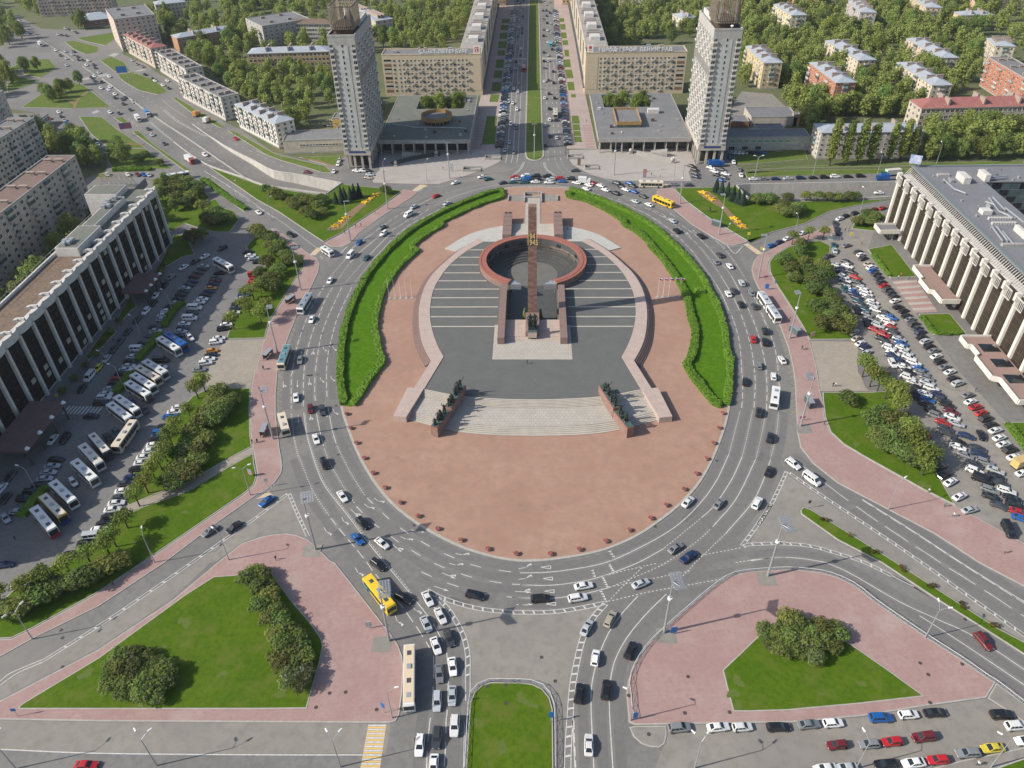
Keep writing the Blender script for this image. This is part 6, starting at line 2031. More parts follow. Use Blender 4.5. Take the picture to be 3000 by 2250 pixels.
def hotel_right():
 t = thing('hotel', 'bright hotel with tall white fins and a grey plant roof beside the right car park', 'hotel')
 XF, y1, P_, n = 155.0, 312.0, 7.6, 16
 y0 = y1 - P_ * n
 FOOT.append([V2(142, y0), V2(260, y0), V2(260, 314), V2(142, 314)])
 hole = [V2(180.0, 295.8), V2(180.0, 255), V2(225, 255), V2(225, 295.8)]
 mb = MB()
 mb.prism([V2(XF, y0), V2(250, y0), V2(250, y1), V2(XF, y1)], -0.5, 23.0, holes=[hole[::-1]])
 mb.build('wall', 'concrete_white', t)
 mb = MB()
 mb.prism([V2(158.6, y0), V2(250, y0), V2(250, y1), V2(158.6, y1)], 23.0, 25.95, holes=[hole[::-1]])
 mb.build('attic_glazing', 'glass_dark', t)
 mb = MB()
 mb.prism([V2(158.0, y0), V2(250, y0), V2(250, y1 + 0.4), V2(158.0, y1 + 0.4)], 25.95, 26.3, holes=[inset(hole, 0.3)[::-1]])
 mb.build('roof', mat('roof_slate', (0.175, 0.178, 0.195), 0.8, (0.205, 0.208, 0.222), 0.12, 1, (0.15, 0.152, 0.165), 0.8), t)
 mb = MB()
 mb.box(157.9, 159.1, y0, y1 + 0.5, 26.3, 26.75)
 mb.box(159.1, 250, y1 - 0.5, y1 + 0.5, 26.3, 26.75)
 mb.build('parapet', mat('parapet_green', (0.16, 0.19, 0.19), 0.6), t)
 mb = MB()
 mb.sheet([hole], 8.0)
 mb.build('court_floor', 'roof_grey', t)
 for f in range(6):
  for j in range(12):
   mb = MB()
   x = 180.4 + j * 3.7
   mb.box(x, x + 3.5, 295.6, 295.75, 9 + f * 2.8, 11.5 + f * 2.8)
   mb.build('court_window', 'glass_green' if (f + j) % 3 else 'glass_dark', t)
 fin = MB()
 fin.prism([V2(0, -0.8), V2(-1.0, -0.6), V2(-1.0, 0.6), V2(0, 0.8)], 0, 21.0)
 fin.prism([V2(0, -0.8), V2(-1.8, -0.6), V2(-1.8, 0.6), V2(0, 0.8)], 20.9, 23.6)
 fme = fin.mesh('fin', [mat('fin_white', (0.70, 0.66, 0.60), 0.75, (0.62, 0.58, 0.52), 0.4)])
 cage = MB()
 for j in range(7):
  y = -2.4 + j * 0.8
  cage.box(-2.4, -2.25, y - 0.08, y + 0.08, 20.0, 23.4)
 cage.box(-2.5, -2.2, -2.5, 2.5, 23.3, 23.6)
 cage.box(-2.5, -2.2, -2.5, 2.5, 20.0, 20.2)
 cgm = cage.mesh('top_grille', ['concrete_white'])
 gl = MB()
 gl.box(-0.25, 0, -3.0, 3.0, 0, 22.9, 0)
 for j in range(6):
  y = -2.3 + j * 0.92
  gl.box(-0.36, -0.25, y - 0.05, y + 0.05, 0, 22.9, 1)
 for j in range(8):
  gl.box(-0.31, -0.25, -2.5, 2.5, j * 2.8 + 2.0, j * 2.8 + 2.12, 1)
 glm = gl.mesh('glazing', ['glass_bronze', mat('bronze_mullion', (0.085, 0.068, 0.052), 0.5)])
 bal = MB()
 for j in range(6):
  y = -3.4 + j * 1.27
  bal.v += [(0, y - 0.09, 23.0), (0, y + 0.09, 23.0), (2.4, y + 0.4, 25.9), (2.4, y + 0.22, 25.9), (0.2, y - 0.09, 23.0), (0.2, y + 0.09, 23.0), (2.6, y + 0.4, 25.9), (2.6, y + 0.22, 25.9)]
  k = j * 8
  bal.f += [(k, k + 1, k + 2, k + 3), (k + 4, k + 7, k + 6, k + 5), (k, k + 3, k + 7, k + 4), (k + 1, k + 5, k + 6, k + 2)]
  bal.m += [0] * 4
 blm = bal.mesh('slanted_bars', ['concrete_white'])
 for i in range(n + 1):
  y = y1 - P_ * i
  obj('fin', fme, t, (XF, y, 0))
  if i < n:
   obj('glazing', glm, t, (XF, y - P_ / 2, 0))
   obj('top_grille', cgm, t, (XF, y - P_ / 2, 0))
   obj('slanted_bars', blm, t, (XF + 0.3, y - P_ / 2, 0))
 g = random.Random(9)
 for s_, h, m in (('b4 1655,55 1775,110', 2.6, 'concrete_white'), ('b4 1830,40 1930,90', 2.8, 'concrete_white'), ('b4 1600,85 1640,100', 1.2, 'metal_grey'), ('b4 1840,330 1950,360', 1.6, 'concrete_white'), ('b4 2150,480 2212,560', 2.2, 'concrete_white'), ('b4 2020,600 2212,615', 0.8, 'concrete'), ('b4 1900,290 1935,315', 1.5, 'metal_grey'), ('b4 1500,35 1610,48', 0.8, 'concrete')):
  a, b = G(s_, 26.3)
  mb = MB()
  mb.box(min(a.x, b.x), max(a.x, b.x), min(a.y, b.y), max(max(a.y, b.y), min(a.y, b.y) + 1.5), 26.3, 26.3 + h)
  mb.build('roof_hut', m, t)
 for i in range(9):
  for row, yy in ((0, 395), (1, 435)):
   a = G('b4 %d,%d' % (1925 + i * 22 + row * 30, yy), 26.3)[0]
   mb = MB()
   mb.cyl((a.x, a.y, 26.3), (a.x, a.y, 27.2), 0.45, 0.55, 8)
   mb.build('fan', 'concrete_white', t)
 for s_ in ('b4 1560,70 1650,150 1740,185', 'b4 1710,20 1760,45', 'b4 1950,450 2040,570', 'b4 1990,450 2080,570', 'b4 2040,490 2130,600', 'b4 1930,220 2010,330 2100,370', 'b4 1960,215 2060,320', 'b4 2060,300 2212,420', 'b4 1900,250 1980,280', 'b4 1930,55 2070,40', 'b4 1920,70 2070,55'):
  P = [Vector((*p, 27.0)) for p in G(s_, 27.0)]
  mb = MB()
  mb.tube(P, [0.32] * len(P), 6)
  for p in P:
   mb.cyl((p.x, p.y, 26.3), (p.x, p.y, 27), 0.12, n=5)
  mb.build('duct', 'metal_grey', t)
 for i in range(26):
  x, y = g.uniform(160, 178), g.uniform(y0 + 60, y1 - 6)
  if g.random() < 0.4:
   x, y = g.uniform(166, 196), g.uniform(297, 309)
  mb = MB()
  mb.cyl((x, y, 26.3), (x, y, 26.3 + g.uniform(0.3, 0.9)), g.uniform(0.12, 0.4), n=7)
  mb.build('vent', g.choice(['metal_grey', 'metal_dark', 'concrete']), t)
 # white canopies along the foot
 def canopy(lab, loop, z, m):
  c = thing('entrance_canopy', lab, 'canopy', (0, 0, 0))
  mb = MB()
  mb.prism([V2(*p) for p in loop], z, z + 0.15)
  mb.build('canopy_roof', m, c)
  lp = ccw([V2(*p) for p in loop])
  for i in range(len(lp)):
   a, b = lp[i], lp[(i + 1) % len(lp)]
   if min(a.x, b.x) > 152.5:
    continue
   d = (b - a).normalized()
   nn = V2(d.y, -d.x) * 0.35
   mb = MB()
   mb.prism([a + nn, b + nn, b, a], z - 0.9, z + 0.9)
   mb.build('fascia_panel', 'fin_white', c)
  for i in range(3):
   mb = MB()
   yy = min(p.y for p in lp) + (max(p.y for p in lp) - min(p.y for p in lp)) * (i + 0.5) / 3
   mb.box(151.2, 151.8, yy - 0.3, yy + 0.3, 0, z)
   mb.build('post', 'concrete', c)
  return c
 mat('canopy_brown', (0.30, 0.205, 0.175), 0.9, (0.26, 0.18, 0.155), 0.5)
 canopy('small white canopy at the far corner of the right hotel', [(145.2, 302.2), (153.6, 302.2), (153.6, 296), (145.2, 296)], 4.4, 'roof_grey')
 canopy('white saw-edged canopy over the middle entrance of the right hotel', [(147, 265.4), (153.6, 265.4), (153.6, 240), (147.1, 240), (147.1, 246.8), (145.6, 247.2), (145.6, 255.6), (147, 256)], 4.4, 'canopy_brown')
 c = canopy('long white canopy with glass pyramids at the right edge', [(143.6, 216.6), (153.6, 216.6), (153.6, 182), (145.6, 182), (145.6, 193), (143.4, 194), (143.4, 205), (145.0, 206), (145.0, 211.4), (143.6, 211.6)], 4.4, 'canopy_brown')
 for y in (208, 199.5, 191):
  mb = MB()
  P = [(147.3, y, 4.6), (153.0, y, 4.6), (153.0, y + 4.6, 4.6), (147.3, y + 4.6, 4.6), (150.1, y + 2.3, 6.0)]
  for a, b in ((0, 1), (1, 2), (2, 3), (3, 0)):
   mb.tri(P[a], P[b], P[4])
  mb.build('glass_pyramid', 'glass_dark', c)
 bb = thing('billboard', 'small white and blue advertising board on the far corner of the right hotel roof', 'billboard', (158.5, 311.5, 26.7))
 mb = MB()
 mb.box(-2.2, 2.2, -0.1, 0.1, 1.0, 4.6)
 o = mb.build('panel', mat('ad_blue', (0.08, 0.22, 0.55), 0.5, (0.62, 0.60, 0.64), 0.5), bb)
 mb = MB()
 for x in (-1.6, 1.6):
  mb.box(x - 0.1, x + 0.1, 0.1, 0.3, 0, 4.4)
 mb.build('support', 'metal_grey', bb)
 bb.rotation_euler = (0, 0, R(-25))
hotel_right()

# ------------------------------------------------------------------ vegetation
def leaf_cards(mb, c, r, n, size, g, mi=0, squash=1.0, core=0.55):
 """A clump: leaf-sized faces spread through a rough ball."""
 for _ in range(n):
  d = Vector((g.gauss(0, 1), g.gauss(0, 1), g.gauss(0, 1)))
  if d.length < 1e-3:
   continue
  d.normalize()
  rr = r * (core + (1 - core) * g.random() ** 0.5)
  p = c + Vector((d.x * rr, d.y * rr, d.z * rr * squash))
  nrm = (d + Vector((g.gauss(0, .45), g.gauss(0, .45), g.gauss(0, .45) + 0.25))).normalized()
  u = nrm.orthogonal().normalized()
  a = g.random() * 6.28
  w = nrm.cross(u)
  u, w = u * math.cos(a) + w * math.sin(a), w * math.cos(a) - u * math.sin(a)
  s = size * g.uniform(0.6, 1.25)
  mb.quad(p - u * s - w * s * 0.62, p + u * s - w * s * 0.62, p + u * s * 0.8 + w * s * 0.62, p - u * s * 0.8 + w * s * 0.62, mi)

def tree_meshes(kind, seed):
 g = random.Random(seed)
 cr, tr = MB(), MB()
 if kind == 'broad':
  h, R0 = 10.0, 3.5
  tr.tube([(0, 0, -0.3), (0.1, 0, 2.4), (0.0, 0.15, 5.5), (0.1, 0.1, 8.0)], [0.28, 0.2, 0.13, 0.05], 7)
  for k in range(7):
   a, z = k * 2.4 + g.random(), 2.6 + k * 0.65
   e = Vector((math.cos(a) * R0 * 0.65, math.sin(a) * R0 * 0.65, z + 1.8))
   tr.tube([(0.05, 0.05, z), tuple(e)], [0.1, 0.03], 5)
  for k in range(26):
   t = (k + 0.5) / 26
   z = 2.6 + (h - 3.6) * t
   rad = R0 * math.sin(math.pi * (0.16 + 0.80 * t)) ** 0.8
   a = k * 2.4 + g.uniform(-.5, .5)
   q = rad * g.uniform(0.35, 0.95)
   leaf_cards(cr, Vector((math.cos(a) * q, math.sin(a) * q, z + g.uniform(-.3, .5))), g.uniform(0.9, 1.7), 110, 0.21, g, core=0.4)
 elif kind == 'poplar':
  h = 12.0
  tr.tube([(0, 0, -0.3), (0, 0, 4), (0, 0, 11)], [0.25, 0.18, 0.04], 6)
  for k in range(22):
   t = k / 21
   a = k * 2.4
   rad = 1.55 * math.sin(math.pi * (0.12 + 0.82 * t)) ** 0.7
   leaf_cards(cr, Vector((math.cos(a) * rad * 0.5, math.sin(a) * rad * 0.5, 2.2 + 9.6 * t)), 0.95, 95, 0.22, g)
 elif kind == 'spruce':
  tr.tube([(0, 0, -0.2), (0, 0, 7)], [0.14, 0.03], 6)
  for k in range(16):
   t = k / 15
   rad = 1.9 * (1 - t) + 0.15
   for j in range(9):
    a = j * 0.7 + k
    for q in range(10):
     rr = rad * g.random() ** 0.6
     p = Vector((math.cos(a + g.uniform(-.3, .3)) * rr, math.sin(a + g.uniform(-.3, .3)) * rr, 0.5 + 6.6 * t - rr * 0.35))
     s = 0.26
     u = Vector((math.cos(a), math.sin(a), -0.35)) * s
     w = Vector((-math.sin(a), math.cos(a), g.uniform(-.4, .4))) * s * 0.6
     cr.quad(p - u - w, p + u - w, p + u + w, p - u + w)
 elif kind == 'round':                                   # clipped street lime with a visible stem
  tr.tube([(0, 0, -0.3), (0.05, 0, 1.6), (0, 0, 2.6)], [0.17, 0.13, 0.08], 7)
  for k in range(9):
   a = k * 2.4
   e = Vector((math.cos(a) * 1.5, math.sin(a) * 1.5, 3.2 + 0.2 * (k % 4)))
   tr.tube([(0, 0, 2.0 + 0.06 * k), tuple(e)], [0.07, 0.025], 5)
  for k in range(16):
   a = k * 2.4
   q = 1.55 * math.sqrt((k + 0.5) / 16)
   leaf_cards(cr, Vector((math.cos(a) * q, math.sin(a) * q, 3.0 + 0.85 * math.sqrt(max(0, 1 - (q / 1.9) ** 2)) + g.uniform(-.2, .2))), 0.95, 46, 0.16, g, core=0.3)
 elif kind == 'bush':
  for k in range(6):
   a = k * 1.05
   tr.tube([(0, 0, -0.2), (math.cos(a) * 0.9, math.sin(a) * 0.9, 1.8)], [0.07, 0.02], 5)
  for k in range(12):
   a = k * 2.4
   q = 1.5 * math.sqrt((k + 0.5) / 12)
   leaf_cards(cr, Vector((math.cos(a) * q, math.sin(a) * q, 1.1 + 1.4 * math.sqrt(max(0, 1 - (q / 1.75) ** 2)) + g.uniform(-.3, .3))), g.uniform(0.6, 1.05), 110, 0.15, g, core=0.45)
 return cr, tr

PROTO = {}
for kind, leaf, seeds in (('broad', 'leaf', (1, 2, 3, 4, 5)), ('broad', 'leaf_lime', (6, 7)), ('poplar', 'leaf_lime', (8, 9)), ('spruce', 'leaf_spruce', (10, 11)), ('round', 'leaf_lime', (12, 13, 14)), ('bush', 'leaf_bush', (15, 16, 17)), ('bush', 'leaf_white', (18, 19))):
 key = kind + ('_' + leaf if (kind, leaf) in (('broad', 'leaf_lime'), ('bush', 'leaf_white')) else '')
 PROTO[key] = []
 for sd in seeds:
  c, t = tree_meshes(kind, sd)
  PROTO[key].append((c.mesh('crown', [leaf]), t.mesh('trunk', ['bark'])))

NTREE = [0]
def tree(key, p, scale, label, cat='tree', name=None, group=None, z=0.1, sz=None):
 cme, tme = rnd.choice(PROTO[key])
 t = thing(name or ('bush' if key.startswith('bush') else 'tree'), label, cat, (p.x, p.y, z), rnd.random() * 6.28, group)
 t.scale = (scale, scale, sz or scale * (rnd.uniform(0.66, 0.9) if key.startswith('bush') else rnd.uniform(0.9, 1.12)))
 obj('crown', cme, t)
 obj('stems' if key.startswith('bush') else 'trunk', tme, t)
 NTREE[0] += 1
 return t

def scatter(s, n, gap, tries=4000):
 poly = G(s) if isinstance(s, str) else s
 xs, ys = [p.x for p in poly], [p.y for p in poly]
 out = []
 for _ in range(tries):
  if len(out) >= n:
   break
  p = V2(rnd.uniform(min(xs), max(xs)), rnd.uniform(min(ys), max(ys)))
  if not inside(p, poly) or any((p - q).length < gap for q in out) or any(inside(p, f) for f in FOOT):
   continue
  out.append(p)
 return out

# trees and bushes round the square, placed one by one
def along(s, key, scale, label, jit=0.0, z=0.2, group=None, cat=None, **kw):
 ps = G(s)
 for i, p in enumerate(ps):
  tree(key, p + V2(rnd.uniform(-jit, jit), rnd.uniform(-jit, jit)), scale * rnd.uniform(0.88, 1.12), label % ordn(i) if '%s' in label else label, cat or ('bush' if key.startswith('bush') else 'tree'), z=z, group=group, **kw)
along('c1 1665,275 1610,330 1545,490 1445,615 1410,730 1360,840 1315,910 1255,975 1205,1095 1135,1200 1040,1380 945,1530 895,1600 735,1659 d1 570,75 385,200 245,275 30,330', 'round', 1.35, 'small round street tree, %s from the far end of the left car park kerb', group='round trees along the left car park kerb')
along('c1 1790,330 1880,380 1820,430 1730,400 1700,480 1640,560 1730,540 1800,500 1580,650 1660,690 1540,730 1480,810 1580,800 1620,880 1500,900 1430,960 1380,1040 1440,1060 1560,960', 'bush', 1.75, '%s of the tall bushes massed on the lawn below the left forecourt', 0.5, group='bushes massed on the left lawn')
along('d1 1000,30 880,70 780,130 700,180 610,190 530,230 450,270 360,320 260,360 170,420 60,440 300,300 420,210', 'bush', 1.65, '%s of the lilac bushes lining the lower left footway', 0.4, group='bushes along the lower left lawn')
along('b1 2090,530 2150,570 2180,640 b2 40,540 130,590 200,640 240,720 160,700 270,760 340,760 110,790 190,850 120,900 60,960 150,980 30,860', 'bush', 1.8, '%s of the bushes on the small lawn beside the left bus stops', 0.4, group='bushes by the left bus stops')
along('b1 2120,1000 2060,1050 1990,1150 1900,1290 2030,1180 2120,1240 2180,1180 2000,1060', 'round', 1.35, 'round tree, %s of those at the lower end of the small left lawn', group='round trees on the small left lawn')
along('d2 0,120 60,140 110,230 30,250 -60,160 130,320 60,370 180,430 120,490 220,520 270,590 170,600 330,640 250,700 370,720 300,770 200,790 410,800 340,840 230,850', 'bush', 1.3, '%s of the bushes along the right edge of the lower left triangle lawn', 0.3, group='bushes edging the lower left triangle lawn')
along('d2 290,980 370,1000 410,930', 'bush_leaf_white', 1.25, 'pale flowering bush, %s of three at the foot of the triangle lawn hedge', group='pale bushes on the triangle lawn')
along('d1 920,860 1000,800 1100,790 1200,800 1300,840 1370,900 920,950 1000,900 1100,890 1200,900 1300,950 900,1030 980,1000 1080,1010 1180,1020 1280,1040 1370,1010 1010,1090 1200,1110 1290,1110', 'bush', 1.2, '%s bush of the round clump on the lower left lawn', 0.3, group='bush clump on the lower left lawn')
along('d4 110,600 200,620 160,680 260,560 300,650 230,740 330,740 380,560 420,660 400,760 480,600 520,700 560,570 600,660 650,560 700,620 640,700 300,490', 'bush', 1.25, '%s bush of the clump on the lower right lawn', 0.3, group='bush clump on the lower right lawn')
along('d4 430,700 500,800', 'bush_leaf_white', 1.2, 'white-flowering bush, %s of two in the lower right clump', group='white bushes in the lower right clump')
along('b4 260,760 320,830 380,700 420,780 460,860 330,900 500,930 540,990 480,1000 590,900 560,830 620,1030 660,1100 520,1160 570,1200 620,1240 700,1200 760,1270 560,1290 680,1290 640,1160 390,640 740,1330', 'bush', 1.8, '%s of the bushes on the upper right lawn beside the car park', 0.4, group='bushes on the upper right lawn')
along('b4 460,560 580,560 330,600', 'round', 1.3, 'thin round tree, %s of three at the top of the upper right lawn', group='round trees at the top of the upper right lawn')
along('c4 900,150 960,230 1020,270 1080,330 1150,370 1180,430', 'round', 1.6, 'round tree, %s along the right forecourt kerb', group='round trees along the right forecourt')
along('c4 770,370 980,560 1040,620 1100,560 1010,690 1080,740 1150,680 1130,780 1200,800 1220,720 1050,500 1180,560 1270,860', 'bush', 1.85, '%s of the bushes on the lower right strip lawn', 0.3, group='bushes on the lower right strip lawn')
along('c4 1280,760 1330,820 1400,890 1250,650 1380,950 1160,480', 'round', 1.6, 'round tree, %s along the right strip lawn kerb', group='round trees along the right strip lawn')
along('b2 80,190 150,220 220,240 300,290 360,250 420,280 480,290 540,260 520,310 400,370 460,400 540,360 330,320 1060,190', 'bush', 1.75, '%s of the bushes on the lawn above the left underpass', 0.6, z=0.25, group='bushes above the left underpass')
along('b2 650,270 700,270 720,230 770,240 800,230 840,220', 'spruce', 0.95, 'dark spruce, %s in the group on the north-west lawn', z=0.25, group='spruces on the north-west lawn', name='spruce_tree')
along('b3 1650,175 1690,200 1740,215 1785,250 1825,265 1865,280', 'spruce', 0.95, 'dark spruce, %s in the group on the north-east lawn', z=0.25, group='spruces on the north-east lawn', name='spruce_tree')
along('b3 1950,270 2020,270 2100,275 2160,340 2200,300 b4 60,270 150,270 290,250 430,240 540,240 620,245 700,250 780,245 840,240 260,370 330,380 380,340', 'bush', 1.7, '%s of the bushes on the north-east lawn beside the right underpass', 0.6, z=0.25, group='bushes beside the right underpass')
along('b4 860,450 920,430 970,460 930,380 990,400', 'bush', 1.6, '%s of the bright bushes on the islet by the right hotel corner', 0.4, group='bushes on the islet by the right hotel')
along('b1 1320,240 1290,180 1370,150 1420,330 1350,420', 'broad', 0.75, '%s leafy tree at the far end of the left hotel', 1, group='trees at the far end of the left hotel')
along('b1 1680,420 1740,400 1820,420 1650,330 1580,600 1640,560 1450,110 1520,130 1600,170 1480,200 1560,250 1430,160 1400,220 1450,260 1540,190 1620,210 1500,300 1780,440 1700,450', 'bush', 2.1, '%s bush in the garden by the left hotel side road', 0.6, group='bushes in the left hotel garden')
for i in range(16):
 p = V2(-151.5 + rnd.uniform(-1, 1), 262 + i * 1.9) if i < 8 else V2(-152 + rnd.uniform(-.8, .8), 184 + (i - 8) * 7)
 tree('bush', p, 0.8, 'low dark bush, %s at the foot of the left hotel front' % ordn(i), 'bush', group='low bushes at the foot of the left hotel')
along('a4 630,1345 740,1345 850,1335 955,1330 1105,1310 1200,1305 1290,1305', 'poplar', 1.6, 'tall poplar, %s from the left before the grey-white house', 0.5, group='poplars before the grey-white house')
along('a4 1420,1300 1500,1290 1590,1280 1660,1290 1750,1280 1850,1280 1900,1290 2010,1280 2100,1270 2180,1270 2260,1265', 'broad', 1.1, 'street tree, %s from the left in the dense row right of the poplars', 1.5, group='street trees right of the poplars')
along('a2 1375,940 1440,930 1510,935 1570,925 1630,930 1670,915', 'broad_leaf_lime', 1.2, 'bright green tree, %s in the courtyard of the left store', 1, group='trees in the left store courtyard')
along('a3 770,930 820,935 890,900 1010,930 1060,930 1035,890', 'broad_leaf_lime', 1.2, 'bright green tree, %s in the courtyard of the right store', 1, group='trees in the right store courtyard')
along('a1 240,580 200,590 300,570 400,800 360,780 440,800 480,760 540,750 590,740 420,830 640,690 500,800', 'broad', 0.95, '%s of the leafy trees on the traffic islands at the far left', 1.2, group='trees on the far left traffic islands')
along('a1 640,1230 700,1290 600,1180 760,1280 1040,1340 1000,1280 670,1330 590,1240 560,1290 620,1290 700,1230 840,1340 730,1360', 'broad', 1.25, '%s tree beside the footpath left of the west road', 1.5, group='trees beside the west road footpath')
along('a1 930,1300 1090,1310 1170,1310 1290,1350 900,1250 1200,1270', 'bush', 1.3, '%s bush beside the footpath left of the west road', 1, group='bushes beside the west road footpath')
along('a1 660,240 640,230 690,235', 'broad', 1.3, 'big dark tree, %s before the brick pavilion', group='trees before the brick pavilion')
for i in range(26):
 tree('broad', V2(rnd.uniform(-199, -178), 196 + i * 4.9 + rnd.uniform(-2, 2)), rnd.uniform(1.3, 1.75), '%s tree from the near end between the left hotel and the balcony block' % ordn(i), group='trees behind the left hotel')

for sgn, side in ((-1, 'left'), (1, 'right')):
 for i in range(11):
  tree('broad', V2(sgn * rnd.uniform(99, 110), 432 + i * 6.4), rnd.uniform(1.0, 1.4), 'tree in the strip behind the %s tower, %s from the near end' % (side, ordn(i)), group='trees behind the towers', z=0)
FAR = [('a1 1200,330 1500,230 2000,150 a2 250,320 0,380 a1 2000,560 1720,640 1500,380', 34, 'leafy tree in the wood behind the west road houses', 'trees behind the west road houses'),
  ('a1 1500,480 2000,500 a2 580,560 640,860 300,1060 a1 1960,800 1720,620', 24, 'leafy tree in the park left of the left tower', 'trees in the park behind the left tower'),
  ('a2 960,150 1760,0 1660,400 1330,420 990,420', 34, 'leafy tree in the courtyard wood behind the left slab', 'trees behind the left slab'),
  ('a1 1300,0 2212,0 a2 650,40 250,180 0,200 a1 1200,200', 26, 'distant tree at the top left beyond the schools', 'distant trees at the top left'),
  ('a3 680,-60 1500,-60 1480,250 1400,400 760,400', 34, 'leafy tree in the dense wood behind the right slab', 'trees behind the right slab'),
  ('a3 1850,60 2212,40 a4 700,300 620,460 300,620 0,300 a3 1880,320', 32, 'leafy tree among the houses right of the right tower', 'trees right of the right tower'),
  ('a4 700,150 1900,150 1900,500 1600,780 1330,800 700,800 300,950 300,640', 66, 'leafy tree in the eastern wood between tin roofs', 'trees between the eastern tin roofs'),
  ('a4 330,850 620,800 1400,880 1330,960 620,960 470,1150 380,960', 20, 'leafy tree behind the grey-white house and poplars', 'trees behind the grey-white house'),
  ('a4 1400,960 2212,1040 2300,1200 1400,1240', 26, 'leafy tree before the red-roofed building', 'trees before the red-roofed building'),
  ('a4 -200,-80 2300,-80 2300,140 900,140 0,120', 34, 'distant tree near the top right edge', 'distant trees at the top right'),
  ('a1 -60,130 60,130 160,250 190,330 -60,420', 12, 'dark tree in the clump left of the far junction', 'trees at the left edge of the far junction'),
  ('a1 -60,520 20,560 140,640 60,780 -60,820', 8, 'tree in the clump above the left balcony blocks', 'trees above the left balcony blocks'),
  ('a1 100,1130 330,1060 560,1160 520,1260 380,1280 150,1420', 9, 'tree between the two left balcony blocks', 'trees between the left balcony blocks'),
  ('a1 100,0 330,0 340,140 200,120', 6, 'tree near the top left road', 'trees near the top left road'),
  ('a3 1840,480 1980,450 2010,690 1850,720', 5, 'tree beside the yellow house right of the right tower', 'trees beside the yellow house'), ('a3 2100,560 2212,520 a4 280,700 160,720', 6, 'tree along the yard lane right of the right tower', 'trees along the yard lane')]
rest = []
for s, n, lab, grp in FAR:
 ps = scatter(s, n * 2, 6.0)
 ps = sorted(ps[:n * 3 // 5], key=lambda q: q.x / q.y) + ps[n * 3 // 5:]
 for i, p in enumerate(ps):
  key = 'broad' if rnd.random() < 0.75 else ('broad_leaf_lime' if rnd.random() < 0.6 else 'poplar')
  if i < n * 3 // 5:
   tree(key, p, rnd.uniform(1.0, 1.6), lab + ', %s from the left' % ordn(i), group=grp, z=0)
  else:
   rest.append((p, rnd.uniform(0.95, 1.5)))
# the mass of trees that cannot be counted, as one wood
for s, n in (('a1 1200,200 2212,0 a2 1750,-60 1650,400 960,430 600,560 0,420', 210), ('a3 680,-80 2212,-80 a4 2212,-80 2212,400 1400,950 300,900 a3 1850,500 1500,250 760,400', 520), ('a1 1720,640 2000,560 a2 600,600 640,820 300,1050 a1 2000,800', 26), ('a4 1400,980 2212,1060 2300,1210 1400,1250', 24), ('a4 380,900 1350,880 1330,950 620,960 470,1100', 18), ('a1 -200,-60 200,-60 100,40 -200,120', 10)):
 for p in scatter(s, n, 5.0, 14000):
  rest.append((p, rnd.uniform(0.95, 1.6)))
g6 = random.Random(77)
low = MB()
for k in range(12):
 a = k * 2.4
 q = (0.4, 1.6, 2.3)[k % 3] * (1 - 0.05 * k)
 leaf_cards(low, Vector((math.cos(a) * q, math.sin(a) * q, 2.6 + 0.5 * k)), 1.6, 42, 0.36, g6)
wood = MB()
for p, sc in rest:
 n = len(wood.v)
 a = g6.random() * 6.28
 ca, sa = math.cos(a) * sc, math.sin(a) * sc
 wood.v += [(p.x + ca * x - sa * y, p.y + sa * x + ca * y, z * sc) for x, y, z in low.v]
 wood.f += [tuple(i + n for i in f) for f in low.f]
 wood.m += low.m
tag(wood.build('wood', 'leaf'), 'mass of leafy trees filling the gaps between the houses', kind='stuff')

# dry and trodden patches in the lawns
def blotch(c, r, z, m='lawn_dry', e=1.0):
 n = 22
 ph = [rnd.random() * 6 for _ in range(3)]
 q = [c + V2(math.cos(a), math.sin(a) * e) * r * (1 + 0.28 * math.sin(2 * a + ph[0]) + 0.2 * math.sin(3 * a + ph[1]) + 0.16 * math.sin(7 * a + ph[2])) for a in [2 * math.pi * k / n for k in range(n)]]
 sheet_obj('dry_grass', [q], z, m)
for i, (x, y, r) in enumerate(((1790, 1060, 1.1), (1830, 1150, 0.9), (1830, 960, 1.2))):
 blotch(G('d3 %d,%d' % (x, y))[0], r, 0.217 + i * 0.002)
for i, s in enumerate(('d4 1230,1040', 'd4 900,980', 'd4 560,1060', 'd1 300,1130', 'd1 700,900', 'd1 1500,480', 'd1 1300,700', 'd1 1800,900', 'd2 200,1060', 'd2 1800,1300', 'd2 2000,1500', 'd2 2150,1100', 'd3 150,1150', 'c1 1850,500', 'c1 1900,950', 'c1 1500,1250', 'c1 1100,1500', 'c4 700,480', 'c4 850,700', 'c4 1400,1030', 'b4 300,900', 'b4 420,1150', 'b4 1050,700', 'b4 1600,1230')):
 blotch(G(s)[0], rnd.uniform(0.5, 1.5), 0.217 + (i % 5) * 0.002, e=rnd.uniform(0.5, 1.1))
for i, s in enumerate(('a1 600,880 615,840 650,790 720,735', 'a1 540,800 580,830 610,850', 'a1 830,1165 1000,1168 1170,1170', 'a2 360,1285 480,1300 600,1340', 'a2 340,885 480,850 640,815')):
 mb = MB()
 stroke(mb, smooth(G(s), step=2), 1.6, 0.17 + 0.003 * i)
 tag(mb.build('trodden_path', 'bare_soil'), kind='structure')
